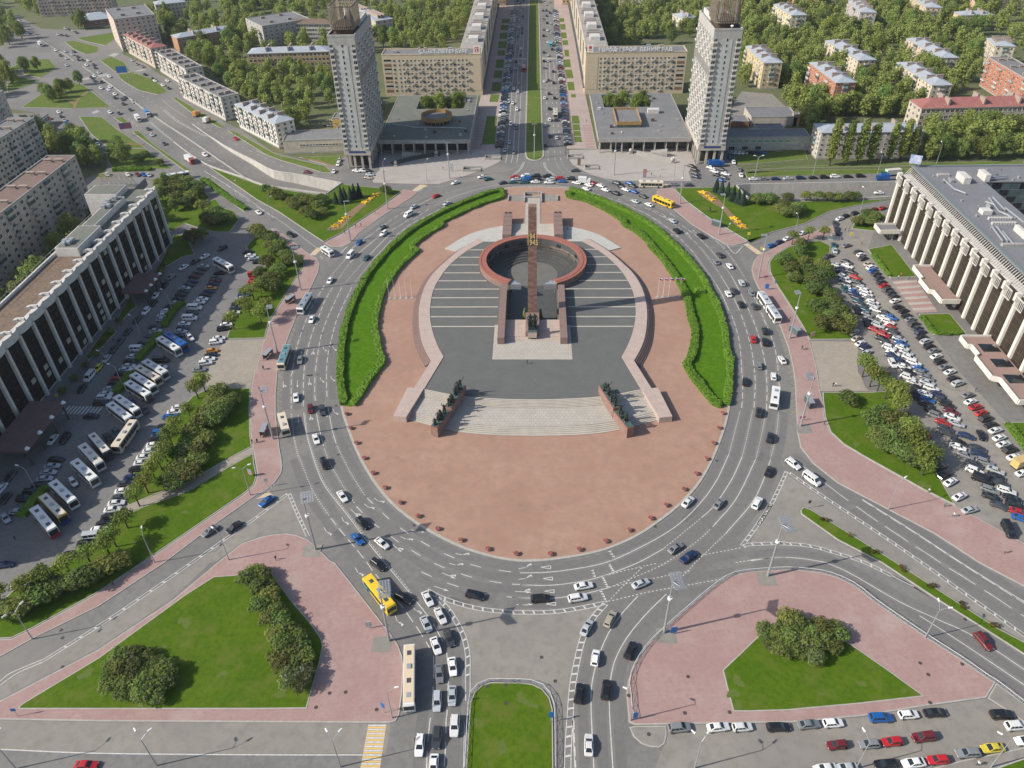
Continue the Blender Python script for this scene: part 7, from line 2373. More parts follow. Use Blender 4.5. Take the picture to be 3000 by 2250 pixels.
# clipped hedges of the island and lawns inside them
def hedge(label, s, w, h, closed=False, z=0.15, m='leaf_hedge', pts=None):
 P = pts or G(s)
 L = resample(smooth(P, closed, 1.0) if not isinstance(s, tuple) else P, 0.5)
 t = thing('hedge', label, 'hedge')
 mb = MB()
 g = random.Random(len(L))
 k = 7
 rows = []
 ph = g.random() * 6
 h0, w0 = h, w
 for i, p in enumerate(L):
  h = h0 * (1 + 0.09 * math.sin(i * 0.23 + ph) + 0.06 * math.sin(i * 0.71))
  w = w0 * (1 + 0.08 * math.sin(i * 0.17 + 2 * ph) + 0.05 * math.sin(i * 0.9))
  a, b = L[max(0, i - 1)], L[min(len(L) - 1, i + 1)]
  d = (b - a).normalized()
  n = V2(-d.y, d.x)
  row = []
  for off, zz in ((-0.5, 0), (-0.5, 0.5), (-0.48, 0.95), (-0.25, 1.0), (0, 1.02), (0.25, 1.0), (0.48, 0.95), (0.5, 0.5), (0.5, 0)):
   j = 0.18 if zz > 0 else 0
   q = p + n * (off * w + g.uniform(-j, j)) + d * g.uniform(-j, j)
   row.append((q.x, q.y, z + zz * h + g.uniform(-j, j) * 0.9))
  rows.append(row)
 base = len(mb.v)
 for r in rows:
  mb.v += r
 for i in range(len(rows) - 1):
  for j in range(8):
   mb.f.append((base + i * 9 + j, base + (i + 1) * 9 + j, base + (i + 1) * 9 + j + 1, base + i * 9 + j + 1))
   mb.m.append(0)
 for e in (0, len(rows) - 1):
  mb.f.append(tuple(base + e * 9 + j for j in (range(9) if e == 0 else range(8, -1, -1))))
  mb.m.append(0)
 mb.build('clipped_body', m, t)
 lv = MB()
 for i in range(0, len(L)):
  for q in range(11):
   r = rows[i][g.randrange(1, 8)]
   c = Vector(r)
   u = Vector((g.gauss(0, 1), g.gauss(0, 1), g.gauss(0, 1))).normalized() * 0.2
   w_ = u.orthogonal().normalized() * 0.14
   lv.quad(c - u - w_, c + u - w_, c + u + w_, c - u + w_)
 tag(lv.build('leaves', m, t), kind='stuff')
 return t
HL_OUT = 'b2 1985,165 1850,200 1650,278 1480,358 1285,472 1098,625 930,820 852,945 782,1090 722,1285 695,1450 685,1640 c2 682,150 697,280 718,390'
HL_IN = 'b2 1995,195 1985,228 1860,265 1770,305 1745,308 1620,370 1500,428 1500,455 1395,520 1285,600 1270,640 1300,660 1190,760 1070,915 995,1085 965,1280 990,1440 1020,1560 c2 1010,60 930,170 850,290 775,395'
HR_OUT = 'b3 470,155 600,196 775,262 950,342 1135,452 1272,570 1412,712 1525,850 1592,972 1662,1112 1715,1288 1745,1520 c3 1762,0 1755,200 1735,385'
HR_IN = 'b3 455,185 470,220 600,250 690,290 720,305 820,360 900,415 910,445 1010,500 1110,590 1130,630 1200,700 1290,820 1380,960 1420,1060 1450,1200 1480,1300 1470,1450 1430,1560 c3 1410,60 1450,130 1540,250 1640,370 1700,390'
def lp(a, b):
 return G(a) + G(b)[::-1]
for a, b in ((HL_OUT, HL_IN), (HR_OUT, HR_IN)):
 mb = MB()
 mb.sheet([ccw(smooth(G(a), step=3) + G(b)[::-1])], 0.2)
 tag(mb.build('lawn', 'lawn_lush'), kind='structure')
hedge('outer clipped hedge along the ring road on the left of the monument', HL_OUT, 2.3, 1.25)
hedge('stepped inner clipped hedge on the left of the monument', HL_IN, 2.3, 1.25)
hedge('outer clipped hedge along the ring road on the right of the monument', HR_OUT, 2.2, 1.25)
hedge('stepped inner clipped hedge on the right of the monument', HR_IN, 2.6, 1.25)
hedge('short cross hedge through the right monument lawn', 'b3 1480,985 1560,985', 2.6, 1.2)
hedge('short box hedge at the top end of the left monument lawn', 'b2 1990,160 2000,225', 2.2, 1.3)
for s, lab in (('b1 1480,1080 1420,1130 1330,1270', 'far one'), ('b1 1300,1330 1210,1440 1110,1550', 'second one'), ('c1 1060,130 1000,210 945,290', 'third one'), ('c1 380,1050 280,1170 170,1290', 'nearest one')):
 hedge('clipped hedge between the rows of the left car park, the %s' % lab, s, 2.6, 1.3, z=0)
hedge('thin clipped hedge along the left hotel side road', 'b1 1640,75 1800,190 2000,325', 2.4, 1.2, z=0.1)
hedge('low hedge along the first lawn before the right hotel', 'b4 985,690 1055,780 1120,860', 1.6, 0.9)
hedge('low hedge along the second lawn before the right hotel', 'b4 1375,1190 1430,1250 1490,1320 1700,1325', 1.6, 0.9)
hedge('low hedge at the right edge lawn', 'c4 2075,545 2150,640 2290,830', 1.8, 1.0)
hedge('clipped hedge behind the cars near the left hotel far end', 'a1 920,1385 1070,1380 1230,1378', 3.0, 1.5, z=0)
# yellow star beds
def star(p, r, i, side):
 t = thing('star_flower_bed', 'bright yellow star-shaped flower bed, %s from the far end on the %s lawn' % (ordn(i), side), 'flower bed', (p.x, p.y, 0.28), rnd.random(), 'yellow star flower beds')
 mb = MB()
 pts = [V2(math.sin(k * math.pi / 5) * (r if k % 2 == 0 else r * 0.45), math.cos(k * math.pi / 5) * (r if k % 2 == 0 else r * 0.45)) for k in range(10)]
 mb.prism(pts, 0, 0.2)
 mb.build('bed', 'flower_yellow', t)
 fl_ = MB()
 for k in range(160):
  q = V2(rnd.uniform(-r, r), rnd.uniform(-r, r))
  if inside(q, pts):
   u = rnd.uniform(0.12, 0.25)
   fl_.quad((q.x - u, q.y - u, 0.25), (q.x + u, q.y - u, 0.25 + u), (q.x + u, q.y + u, 0.32), (q.x - u, q.y + u, 0.2))
 tag(fl_.build('blooms', 'flower_yellow', t), kind='stuff')
for side, s in (('north-west', 'b2 965,205 930,233 880,262 730,385 690,418 645,452'), ('north-east', 'b3 1540,182 1580,212 1615,238 1795,393 1828,420 1865,455')):
 for i, p in enumerate(G(s)):
  star(p, (2.3, 1.8, 2.3)[i % 3], i, side)
# small round shrubs on the thin median of the lower right road
for i, p in enumerate(G('c4 570,1312 610,1320 795,1440 980,1575 1015,1578 d4 1215,40 1230,65 1440,195 1475,190 1700,335 1715,365 1945,510 1990,515')):
 t = thing('small_shrub', 'low brownish shrub, %s along the thin lower right median' % ordn(i), 'bush', (p.x, p.y, 0.2), 0, 'shrubs on the thin lower right median')
 mb = MB()
 leaf_cards(mb, Vector((0, 0, 0.4)), 0.65, 90, 0.13, g6)
 mb.build('foliage', 'leaf_autumn' if 'leaf_autumn' in MATS else mat_leaf('leaf_autumn', (0.16, 0.10, 0.03), (0.10, 0.10, 0.02), 0.0).name, t)

# ------------------------------------------------------------------ vehicles
PAINT = {'w': ('white', (0.72, 0.72, 0.71)), 'b': ('black', (0.012, 0.013, 0.016)), 'd': ('dark grey', (0.045, 0.052, 0.06)), 'g': ('grey', (0.19, 0.20, 0.21)), 's': ('silver', (0.42, 0.45, 0.47)), 'r': ('red', (0.42, 0.015, 0.02)), 'm': ('maroon', (0.13, 0.015, 0.02)),
   'u': ('blue', (0.01, 0.10, 0.34)), 'n': ('navy', (0.012, 0.025, 0.085)), 'y': ('yellow', (0.62, 0.50, 0.05)), 'o': ('orange', (0.55, 0.22, 0.03)), 't': ('teal', (0.02, 0.09, 0.11)), 'e': ('beige', (0.42, 0.38, 0.30))}
#        name        L     W     hood  belt  roof  base rear/front   roof rear/front
CARS = {'s': ('sedan', 4.6, 1.80, 0.86, 0.95, 1.45, -1.75, 1.15, -1.0, 0.30), 'h': ('hatchback', 4.1, 1.75, 0.90, 0.95, 1.50, -1.98, 1.00, -1.65, 0.22), 'u': ('suv', 4.7, 1.90, 1.02, 1.10, 1.72, -2.22, 1.10, -1.90, 0.40),
  'e': ('estate car', 4.75, 1.82, 0.88, 0.98, 1.50, -2.25, 1.15, -1.95, 0.32), 'v': ('van', 5.3, 2.0, 1.15, 1.25, 2.2, -2.62, 1.9, -2.58, 1.25), 'p': ('pickup', 5.2, 1.9, 1.02, 1.08, 1.75, -0.9, 1.15, -0.7, 0.4)}

def car_meshes(k):
 nm, L, W, hood, belt, roof, br, bf, rr, rf = CARS[k]
 h = L / 2
 mb = MB()
 st = [(-h, 0.80, 0.40, hood * 0.80), (-h + 0.12, 0.92, 0.28, hood * 0.98), (-h + 0.7, 1.0, 0.24, belt if k != 'p' else 1.0), (br + 0.3, 1.0, 0.24, belt), (bf - 0.2, 1.0, 0.24, belt), (bf + 0.1, 0.99, 0.24, belt * 0.97), (h - 0.75, 0.97, 0.24, hood * 0.96), (h - 0.14, 0.88, 0.28, hood * 0.82), (h, 0.74, 0.40, hood * 0.68)]
 if k == 'v':
  st = st[:5] + [(bf + 0.1, 0.99, 0.24, belt), (h - 0.4, 0.97, 0.24, hood * 0.96), (h - 0.1, 0.9, 0.28, hood * 0.85), (h, 0.8, 0.4, hood * 0.7)]
 for x, f, zb, zt in st:
  w = W / 2 * f
  ring = [(w * 0.9, zb), (w, zb + 0.18), (w, zt - 0.16), (w * 0.88, zt), (-w * 0.88, zt), (-w, zt - 0.16), (-w, zb + 0.18), (-w * 0.9, zb)]
  mb.v += [(x, y, z) for y, z in ring]
 for i in range(len(st) - 1):
  for j in range(8):
   a, b = i * 8 + j, i * 8 + (j + 1) % 8
   mb.f.append((a, b, b + 8, a + 8))
   mb.m.append(0)
 mb.f += [tuple(range(8))[::-1], tuple((len(st) - 1) * 8 + j for j in range(8))]
 mb.m += [0, 0]
 w0, w1, zs = W / 2 * 0.88, W / 2 * 0.68 if k != 'v' else W / 2 * 0.82, belt - 0.02
 n = len(mb.v)
 mb.v += [(br, -w0, zs), (bf, -w0, zs), (bf, w0, zs), (br, w0, zs), (rr, -w1, roof - 0.06), (rf, -w1, roof - 0.06), (rf, w1, roof - 0.06), (rr, w1, roof - 0.06), (rr + 0.22, -w1 * 0.86, roof), (rf - 0.22, -w1 * 0.86, roof), (rf - 0.22, w1 * 0.86, roof), (rr + 0.22, w1 * 0.86, roof)]
 for lo, hi in ((0, 4), (4, 8)):
  for j in range(4):
   a, b = n + lo + j, n + lo + (j + 1) % 4
   c, d = n + hi + (j + 1) % 4, n + hi + j
   mb.f.append((a, b, c, d))
   mb.m.append(0)
 mb.f.append((n + 8, n + 9, n + 10, n + 11))
 mb.m.append(0)
 V = [Vector(v) for v in mb.v[n:]]
 def pane(a, b, c, d, t0=0.06, t1=0.94, s0=0.1, s1=0.93, out=None):
  m_ = MB()
  f = lambda s, t: (a.lerp(b, s)).lerp(d.lerp(c, s), t) + out * 0.015
  m_.quad(f(s0, t0), f(s1, t0), f(s1, t1), f(s0, t1))
  return m_
 up = Vector((0, 0, .5))
 glass = [('windscreen', pane(V[1], V[2], V[6], V[5], out=Vector((1, 0, .7)), s0=0.07, s1=0.93)), ('rear_window', pane(V[3], V[0], V[4], V[7], out=Vector((-1, 0, .5)), s0=0.1, s1=0.9))]
 for sgn, (a, b, c, d) in ((-1, (V[0], V[1], V[5], V[4])), (1, (V[2], V[3], V[7], V[6]))):
  m_ = MB()
  for s0, s1 in ((0.08, 0.30), (0.34, 0.60), (0.64, 0.90)) if k != 'v' else ((0.08, 0.36), (0.40, 0.66), (0.72, 0.92)):
   q = pane(a, b, c, d, 0.12, 0.88, s0, s1, Vector((0, sgn, .3)))
   m_.quad(*q.v)
  glass.append(('side_window', m_))
 parts = [('body', mb.mesh('body', ['car_paint']))] + [(nm_, m_.mesh(nm_, ['car_glass'])) for nm_, m_ in glass]
 for sx in (-1, 1):
  for sy in (-1, 1):
   m_ = MB()
   x = sx * (h - 0.82)
   m_.cyl((x, sy * (W / 2 - 0.2), 0.33), (x, sy * (W / 2 + 0.02), 0.33), 0.33, n=12)
   m_.cyl((x, sy * (W / 2 + 0.02), 0.33), (x, sy * (W / 2 + 0.03), 0.33), 0.21, n=8, mi=1)
   parts.append(('wheel', m_.mesh('wheel', ['tyre', 'rim'])))
 for sy in (-1, 1):
  m_ = MB()
  m_.box(h - 0.16, h - 0.02, sy * W * 0.30 - 0.17, sy * W * 0.30 + 0.17, hood * 0.62, hood * 0.74)
  parts.append(('headlight', m_.mesh('headlight', ['headlight'])))
  m_ = MB()
  m_.box(-h - 0.005, -h + 0.1, sy * W * 0.31 - 0.15, sy * W * 0.31 + 0.15, hood * 0.64, hood * 0.80)
  parts.append(('tail_light', m_.mesh('tail_light', ['taillight'])))
 one = MB()                                             # the same car as a single mesh, for far copies
 for nm_, me in parts:
  o = len(one.v)
  mi = {'body': 0, 'wheel': 2, 'headlight': 3, 'tail_light': 4}.get(nm_, 1)
  one.v += [tuple(v.co) for v in me.vertices]
  one.f += [tuple(i + o for i in p.vertices) for p in me.polygons]
  one.m += [mi] * len(me.polygons)
 return parts, one
CARM = {k: car_meshes(k) for k in CARS}
CAR1 = {k: CARM[k][1].mesh('car', ['car_paint', 'car_glass', 'tyre', 'headlight', 'taillight']) for k in CARS}

QUEUE = []                                                  # every car: (point, heading, colour, type, row phrase, index, z)
def cars(phrase, s, head, z=0.015, zfun=None):
 """head: 'ring', a pixel vector (dx, dy), or a list of ground points to follow"""
 t, i = TILE['n'], 0
 for tok in s.split():
  if tok in TILE:
   t = TILE[tok]
   continue
  x, y, ct = tok.split(',')
  X, Y = t[0] + float(x) * t[2], t[1] + float(y) * t[2]
  p = at(X, Y, 0.45)
  if head == 'ring':
   k = min(range(len(ISLAND)), key=lambda a: (ISLAND[a] - p).length)
   d = ISLAND[(k + 1) % len(ISLAND)] - ISLAND[k - 1]
  elif isinstance(head, tuple):
   d = at(X + head[0] * 5, Y + head[1] * 5) - at(X, Y)
  else:
   k = min(range(len(head) - 1), key=lambda a: ((head[a] + head[a + 1]) / 2 - p).length)
   d = head[k + 1] - head[k]
  a = math.atan2(d.y, d.x)
  if isinstance(head, tuple):
   a += rnd.uniform(-0.05, 0.05)
  QUEUE.append((p, a, ct[0], ct[1], phrase, i, zfun(p) if zfun else z))
  i += 1
cars('on the west arc of the ring', 'b2 1830,52,ws 1880,70,ts 1615,100,ws 1458,207,rs 1548,268,ss 1280,295,ss 1235,360,wv 1022,460,gs 1035,512,wu 835,585,uh 765,690,wv 895,708,ts 600,892,ws 452,1208,ws 358,1535,gs c2 325,320,ws 440,412,mh 537,425,du 487,655,ws 556,855,bu 700,1120,ws 865,1338,bu 822,1465,us 1020,1500,ws d2 990,15,bu 1198,285,bu 1775,262,bu', 'ring')
cars('on the south-east arc of the ring', 'd3 232,290,bu 533,285,wu 580,187,ws 1042,168,ss c3 1430,1610,np 1325,1540,gs 1425,1165,ws 1675,1180,gs 1985,1175,wu 2080,918,bs 2090,645,bu 2000,440,bu 2118,148,wh 1890,190,bs b4 250,1535,ws b3 2002,1582,gh 2050,1390,bu 1955,1365,rs 2050,1300,bu 1968,1100,ds 1855,1085,bs 1938,990,gs 1750,1000,ws 1798,975,ds 1860,912,su 1762,775,ws 1650,740,gs 1685,685,ds 1530,532,bu 1335,490,bu 1300,408,ss 1108,277,ws 995,250,ss 1060,208,ds', 'ring')
cars('queuing across the north of the ring', 'b3 985,170,us 920,155,ws 838,185,bu 890,132,bs 975,125,bs 950,102,us 845,102,du 755,157,ws 715,122,ws 645,100,rs 620,118,ws 600,148,ws 522,100,ws 475,67,bu 405,87,us 385,60,rs 300,97,ws 315,72,su 285,47,bu 205,72,bs 190,92,ws 195,45,bu 120,68,uu 95,95,ts 110,45,wu 30,72,ss 20,52,rs b2 2190,60,uu 2180,92,ts 2110,70,ss 2100,50,rs 2080,95,ts 2000,100,ds', 'ring')
SA = G('d2 1300,100 1400,300 1500,500 1570,700 1590,900 1580,1200 1540,1700')
cars('leaving the ring down the lower avenue', 'd2 1392,290,ws 1495,430,ws 1380,495,ss 1565,610,ds 1458,670,ws 1593,840,ws 1485,895,gs 1590,1075,ss 1468,1118,se 1610,1320,wu 1465,1415,du 1328,1475,we 1440,1640,ws', SA)
cars('coming up the lower avenue towards the ring', 'd3 622,1475,ws 545,1058,bu 762,1028,bu 675,770,wh 960,710,bu 605,525,ss 795,455,ee', G('d3 640,1700 640,1100 690,760 830,480 1020,265'))
cars('on the lower right exit road', 'c4 340,860,wu 490,985,wv d4 1880,635,mu', G('c4 250,790 440,930 800,1190 1400,1600 d4 2212,830'))
cars('on the lower left exit road', 'c2 85,1160,us c1 1895,1370,bs 1700,1400,gs', G('c2 200,1080 c1 1850,1390 1560,1600 d1 0,780'))
cars('on the road along the bottom left edge', 'd1 700,1640,rs', (1, 0))
cars('in the lower right car park upper line', 'd3 1355,1335,gu 1670,1330,ws 1865,1330,wh d4 220,1330,be 465,1308,gs 665,1298,wh 1048,1255,uu 1275,1230,wh 1488,1213,bs 2030,1230,bu 2150,1320,wu', (1, -.06))
cars('in the lower right car park lower lines', 'd4 600,1665,ws 770,1660,ss 695,1475,mh 955,1468,gh 1140,1448,rh 1395,1410,mu 1090,1630,bs 1315,1620,ws 1510,1595,rh 1755,1540,ge 1955,1500,ys 2230,1440,ws', (-1, .08))
cars('in the line nearest the right hotel', 'b4 867,660,ds 890,683,wh 910,712,ds 950,757,es 975,787,wu 988,812,us 1012,838,ds 1035,870,ds 1055,905,ds 1080,935,rs 1105,967,du 1130,990,ds 1158,1020,ds 1168,1057,ws 1190,1105,bs 1235,1137,bs 1260,1178,bs 1290,1207,gs 1318,1245,du 1345,1277,ds 1372,1312,nu 1385,1353,bs 1415,1387,su 1445,1427,bs 1482,1460,gs 1500,1505,ws 1530,1548,bs 1570,1592,gs 1612,1632,ws '
  'c4 1640,165,bs 1675,205,su 1758,300,gs 1778,352,ws 1822,397,rs 1865,443,rs 1900,490,bu 1943,540,bs 1980,585,ws 2012,645,ws 2047,697,ws 2097,743,bu 2130,803,ws 2200,930,ws', (1, -.32))
cars('in the right car park double line, right half', 'b4 775,740,ds 782,773,ws 810,820,ds 845,865,rs 870,908,ds 905,950,ss 930,975,ws 935,1005,wu 950,1033,gs 985,1065,ws 990,1090,ss 1015,1130,ws 1090,1155,ds 1135,1190,us 1070,1195,ws 1110,1228,wu 1125,1262,rs 1145,1298,ds 1170,1330,ds 1200,1365,ss 1215,1400,us 1225,1437,ws 1260,1475,ss 1280,1515,ws 1320,1560,wu 1365,1605,us 1390,1640,gs '
  'c4 1375,120,gs 1425,160,gs 1428,197,ss 1460,245,wu 1510,292,ns 1550,335,ds 1585,378,be 1620,432,ms 1630,478,ws 1665,530,ss 1745,630,ns 1835,730,ds 1850,775,ns 1895,840,ge 1980,910,ss 1985,960,bs 2015,1010,ds 2070,1075,we 2115,1135,bs 2135,1185,bs 2170,1250,rs 2190,1300,us', (1, .34))
cars('in the right car park double line, left half', 'b4 700,770,ss 735,800,ns 725,825,ns 750,860,ws 765,890,ws 775,925,ds 795,950,ss 825,980,us 835,1005,ns 855,1030,ns 870,1065,ts 895,1090,ds 910,1120,ts 945,1165,gs 970,1200,gs 1030,1255,su 1005,1290,rs 1070,1330,ru 1060,1362,bs 1100,1400,ds 1120,1437,wu 1150,1478,ws 1140,1500,ns 1215,1550,ns 1235,1590,ws 1270,1630,bs '
  'c4 1270,155,wu 1320,200,ws 1340,240,bs 1405,290,ws 1425,335,us 1420,375,bs 1470,425,bs 1500,468,gu 1555,520,rs 1575,568,ds 1595,610,ds 1680,680,bs 1675,720,ws 1735,785,gs 1805,860,ds 1810,915,wu 1870,985,bv 1935,1065,ge 1945,1125,bs 2010,1195,ds', (1, .36))
cars('turned end-on inside the right car park', 'b4 760,960,ts 855,1135,bu 935,1235,bu 1145,1565,wu c4 1330,300,bu 1865,625,bs 2080,1395,bv', (.55, 1))
cars('beside the lawn of the right car park', 'b4 840,1310,ss 855,1360,es 885,1400,ws 925,1430,ns 940,1475,ss c4 1075,122,rs 1245,455,ds 1280,505,bs 1320,555,su 1360,600,gs 1400,645,rv 1425,705,wu 1465,765,ns 1505,815,ns 1530,885,bs 1565,945,bs 1615,1003,ws 1690,1120,ws', (1, -.55))
cars('along the right car park slip road', 'b4 165,608,us 230,580,ns 295,552,ws 420,507,ws 720,390,ws 768,368,bs 838,345,bs 1000,315,ms 1065,305,rs', (1, -.4))
cars('at the right car park top entrance', 'b4 680,430,ds 690,470,ds 700,505,bs 670,605,ts 680,650,ss', (.25, 1))
cars('bending round the upper right lawn kerb', 'b4 635,693,ds 590,725,ds 540,765,ds 775,608,gs c4 1770,1230,ss', (1, -.3))
cars('parked along the east street kerb', 'a4 20,1452,ws 105,1450,gs 200,1450,ns 300,1447,ss 402,1443,nu 503,1441,bs 595,1438,bu 682,1432,wu 785,1432,bs 887,1428,bu', (1, -.02))
cars('in the bays before the right tower', 'a3 1455,1347,bs 1480,1375,bs 1485,1405,ds 1490,1432,ns 1610,1360,ws 1640,1390,ws 1660,1420,bs 1690,1460,us 1700,1375,ds 1730,1410,ws 1720,1440,ds 1780,1240,ss 1815,1240,ws 1848,1240,ws 1880,1240,ss 1930,1240,bs 1970,1240,bs 2030,1238,us', (1, .25))
cars('on the lane right of the right tower', 'a3 1765,1275,us 1795,1315,ws 1840,1375,gs 1855,1420,ws', (.35, 1))
cars('entering the east street', 'a3 1305,1497,gs 1430,1500,ds 512,1383,ds', (-1, 0))
cars('in the bays round the left tower', 'a2 925,1415,ss 912,1440,es 815,1385,ws 860,1383,ws 905,1383,bs 625,975,ss 575,1015,ds 610,1020,ds 640,1020,ws 670,1020,ws 415,1395,ms', (1, .1))
cars('on the lane left of the left tower', 'a2 675,1300,ss 665,1330,ws 630,1390,ws', (-.4, 1))
LK = G('b1 1850,600 1600,730 1385,865 1240,1075 1035,1305 800,1600 c1 640,280')
cars('along the kerb under the left hotel', 'b1 1800,630,du 1660,698,ws 1580,738,bs 1488,785,ws 1385,865,gs 1333,928,bs 1260,1015,ws 1240,1075,bs 1185,1142,wu 1110,1210,ds 1035,1305,ds 975,1383,ts 918,1452,ds 862,1527,ss 797,1602,yh c1 730,152,wv 665,245,bs 430,660,ws 527,650,bu 85,955,ds 10,1060,ws 45,1135,ds', LK)
cars('in the left car park left line', 'b1 1650,777,ss 1635,800,ds 1605,830,ds 1575,862,ms 1560,900,ns 1530,928,ds 1495,955,ss 1485,980,ds 1465,1008,bs 1445,1043,bs 1425,1075,ss 1385,1105,bs 1355,1140,ws 1325,1175,ws 1315,1208,ss 1255,1270,ds 1260,1300,ss 1225,1335,gs 1160,1405,ns 1120,1450,wv 1080,1510,ws 1055,1548,bs 1045,1585,ws 1020,1615,ws 985,1645,ns '
  'c1 955,170,rs 930,205,bs 895,250,ss 860,290,ws 845,322,wu 820,365,bu 740,470,bs 455,822,bs 425,875,ss 395,925,ss 365,977,ss 330,1040,bu 260,1085,bu 205,1140,bu 145,1245,ss', (1, -.04))
cars('in the left car park middle line', 'b1 1775,830,bs 1745,872,ds 1740,893,ms 1725,920,ns 1710,953,os 1690,980,ns 1660,1010,bs 1640,1042,ws 1615,1068,ws 1580,1115,wv 1550,1155,ds 1540,1200,wv 1495,1243,ws 1480,1275,ns 1465,1305,ss 1445,1335,ds 1305,1540,bv 1300,1595,ws', (1, 0))
cars('loose among the left car park coaches', 'b1 1540,1355,wu c1 1065,352,ns 1170,418,ds 945,598,ts 875,640,bs 595,1005,wh 45,1295,ss', (.6, .7))
cars('under the trees of the left car park', 'b1 2010,660,bs 2030,690,ws 2055,712,ss 2090,740,bs 2065,848,rv 2060,885,rs 2050,910,rs 2020,940,ns 2005,968,ws 1975,1012,uu 1965,1040,ss 1920,1080,ds 1905,1118,ds 1895,1155,ws 1870,1185,ds 1850,1215,bs 1835,1250,ws 1810,1283,bu 1775,1360,ws 1750,1392,wu 1720,1462,oh 1710,1498,bs 1690,1528,ws 1665,1563,wu 1615,1615,gs '
  'c1 1450,400,ws 1415,437,ws 1375,475,us 1330,555,bs 1300,603,uu 1265,655,bs 1250,705,ws 1220,752,ws 1170,803,ws 1150,850,ws 1110,900,bs 1070,965,ns 1020,1015,ds 1000,1078,ws 975,1130,ds 945,1175,ws 915,1228,ws 890,1285,bs 850,1340,bs 805,1390,ws 765,1445,sv 700,1495,bs 580,1590,bs d1 165,180,ws 35,15,ns', (1, -.12))
cars('on the slip road beside the north-west lawn', 'b1 2095,340,ws b2 283,520,bu', G('b1 1700,30 2212,420 b2 540,650'))
cars('in the left underpass cutting', 'a1 1658,1248,wu 2085,1475,rs', G('a1 1400,1080 1700,1270 2000,1430 2212,1520'), zfun=lambda p: zf_l(min(range(31), key=lambda k: (p - (TLa[k] + TLb[k]) / 2).length) / 30))
cars('in the right underpass cutting', 'b4 1045,150,ws', (-1, .02), zfun=lambda p: zf_r(min(range(31), key=lambda k: (p - (TRa[k] + TRb[k]) / 2).length) / 30))
WR = G('a1 0,60 300,300 600,480 900,690 1200,930 1560,1200')
cars('on the west road', 'a1 1330,1165,ds 1232,1093,ss 1200,1045,ds 890,910,ws 965,918,ds 475,908,ws 495,945,ds 1055,890,ds 890,705,ws 880,728,ws 818,715,ws 930,763,ws 930,793,ds 1015,790,ds 992,806,ds 1080,825,ss 1000,843,ds 790,1170,ws 770,1140,ds 885,622,ws 765,618,ws 800,590,ss 825,665,ds 765,655,ds 740,630,ds 700,528,ws 760,525,ds 770,550,ds 715,492,ws 670,488,ds 635,485,ds 540,475,ss 540,530,ss '
  '490,450,ds 450,408,ws 530,418,ss 585,445,ss 600,420,ds 630,460,ds 1910,1125,rs 1320,690,ws 1355,655,ws 1255,655,ws 1110,520,gs 1070,490,ss 1155,540,gs 1175,605,bs 1240,640,bs 1365,715,ds 870,1415,ss 1035,1415,ws 1115,1415,ms 1165,1415,us 1205,1418,ss 560,240,ds 590,250,ss 620,265,ds 530,230,ss 470,280,ss 500,285,ds 540,290,ds 150,165,ws 240,270,ds 300,310,ds 170,230,ss 350,1010,ds 400,960,rs 430,1035,ms 520,975,ss 540,1000,us', WR)
g7 = random.Random(21)
for sgn, (A, B), n in ((-1, G('n 1462,432 1506,30'), 125), (1, G('n 1664,425 1626,30'), 125)):     # angle-parked along the avenue
 for i in range(n):
  p = A.lerp(B, i / n)
  if g7.random() < 0.1:
   continue
  QUEUE.append((p, (math.pi if sgn < 0 else 0) + g7.uniform(-.1, .1), g7.choice('wwsssgddbbbnmu'), g7.choice('sssuuh'), 'angle-parked on the %s side of the avenue' % ('left' if sgn < 0 else 'right'), i, 0.11))
for a, b, n, hd in (('n 1478,455 1507,95', 'n 1518,0', 7, -1), ('n 1490,455 1518,95', 'n 1526,0', 8, -1), ('n 1505,455 1530,95', 'n 1535,0', 9, -1), ('n 1598,440 1592,95', 'n 1590,0', 8, 1), ('n 1612,440 1604,95', 'n 1599,0', 9, 1), ('n 1632,440 1615,95', 'n 1608,0', 7, 1)):
 L = G(a) + G(b)
 LL = resample(L, 3)
 for i in range(n + 4):
  p = LL[int(len(LL) * (i + g7.uniform(.1, .9)) / (n + 4.0)) % len(LL)]
  QUEUE.append((p, math.pi / 2 * hd, g7.choice('wwsssgdbbn'), g7.choice('ssshu'), 'driving on the avenue', i, 0.015))

def pix(p, z=0.0):
 v = Vector((p.x, p.y, z)) - Vector((0, 0, CAM_H))
 d = v.dot(CC)
 return 1500 + FPX * v.dot(CA) / d, 1125 - FPX * v.dot(CB) / d, d
QUEUE = [q for q in QUEUE if -30 < pix(q[0])[0] < 3030 and -30 < pix(q[0])[1] < 2280]
QUEUE.sort(key=lambda q: pix(q[0])[2])
FARC = MB()
farmats = sorted(PAINT)
for n, (p, a, c, k, phrase, i, z) in enumerate(QUEUE):
 if n < 300:
  cn, col = PAINT[c]
  fq = g7.uniform(0.85, 1.08)
  col = tuple(x * fq for x in col)
  kind = CARS[k][0]
  lab = '%s %s %s, %s along' % (cn, kind, phrase, ordn(i))
  if n < 240:
   t = thing('parked_car' if 'car park' in phrase or 'hotel' in phrase else 'car', lab, 'van' if k == 'v' else 'car', (p.x, p.y, z), a, 'cars ' + phrase)
   for nm_, me in CARM[k][0]:
    obj(nm_, me, t, color=col if nm_ == 'body' else None)
  else:
   o = obj('car', CAR1[k], None, (p.x, p.y, z), a, col)
   tag(o, lab, 'van' if k == 'v' else 'car', 'cars ' + phrase)
 else:
  m_ = CARM[k][1]
  o = len(FARC.v)
  ca, sa = math.cos(a), math.sin(a)
  FARC.v += [(p.x + ca * x - sa * y, p.y + sa * x + ca * y, zz + z) for x, y, zz in m_.v]
  FARC.f += [tuple(j + o for j in f) for f in m_.f]
  FARC.m += [farmats.index(c) if q == 0 else len(farmats) + q - 1 for q in m_.m]
fm = []
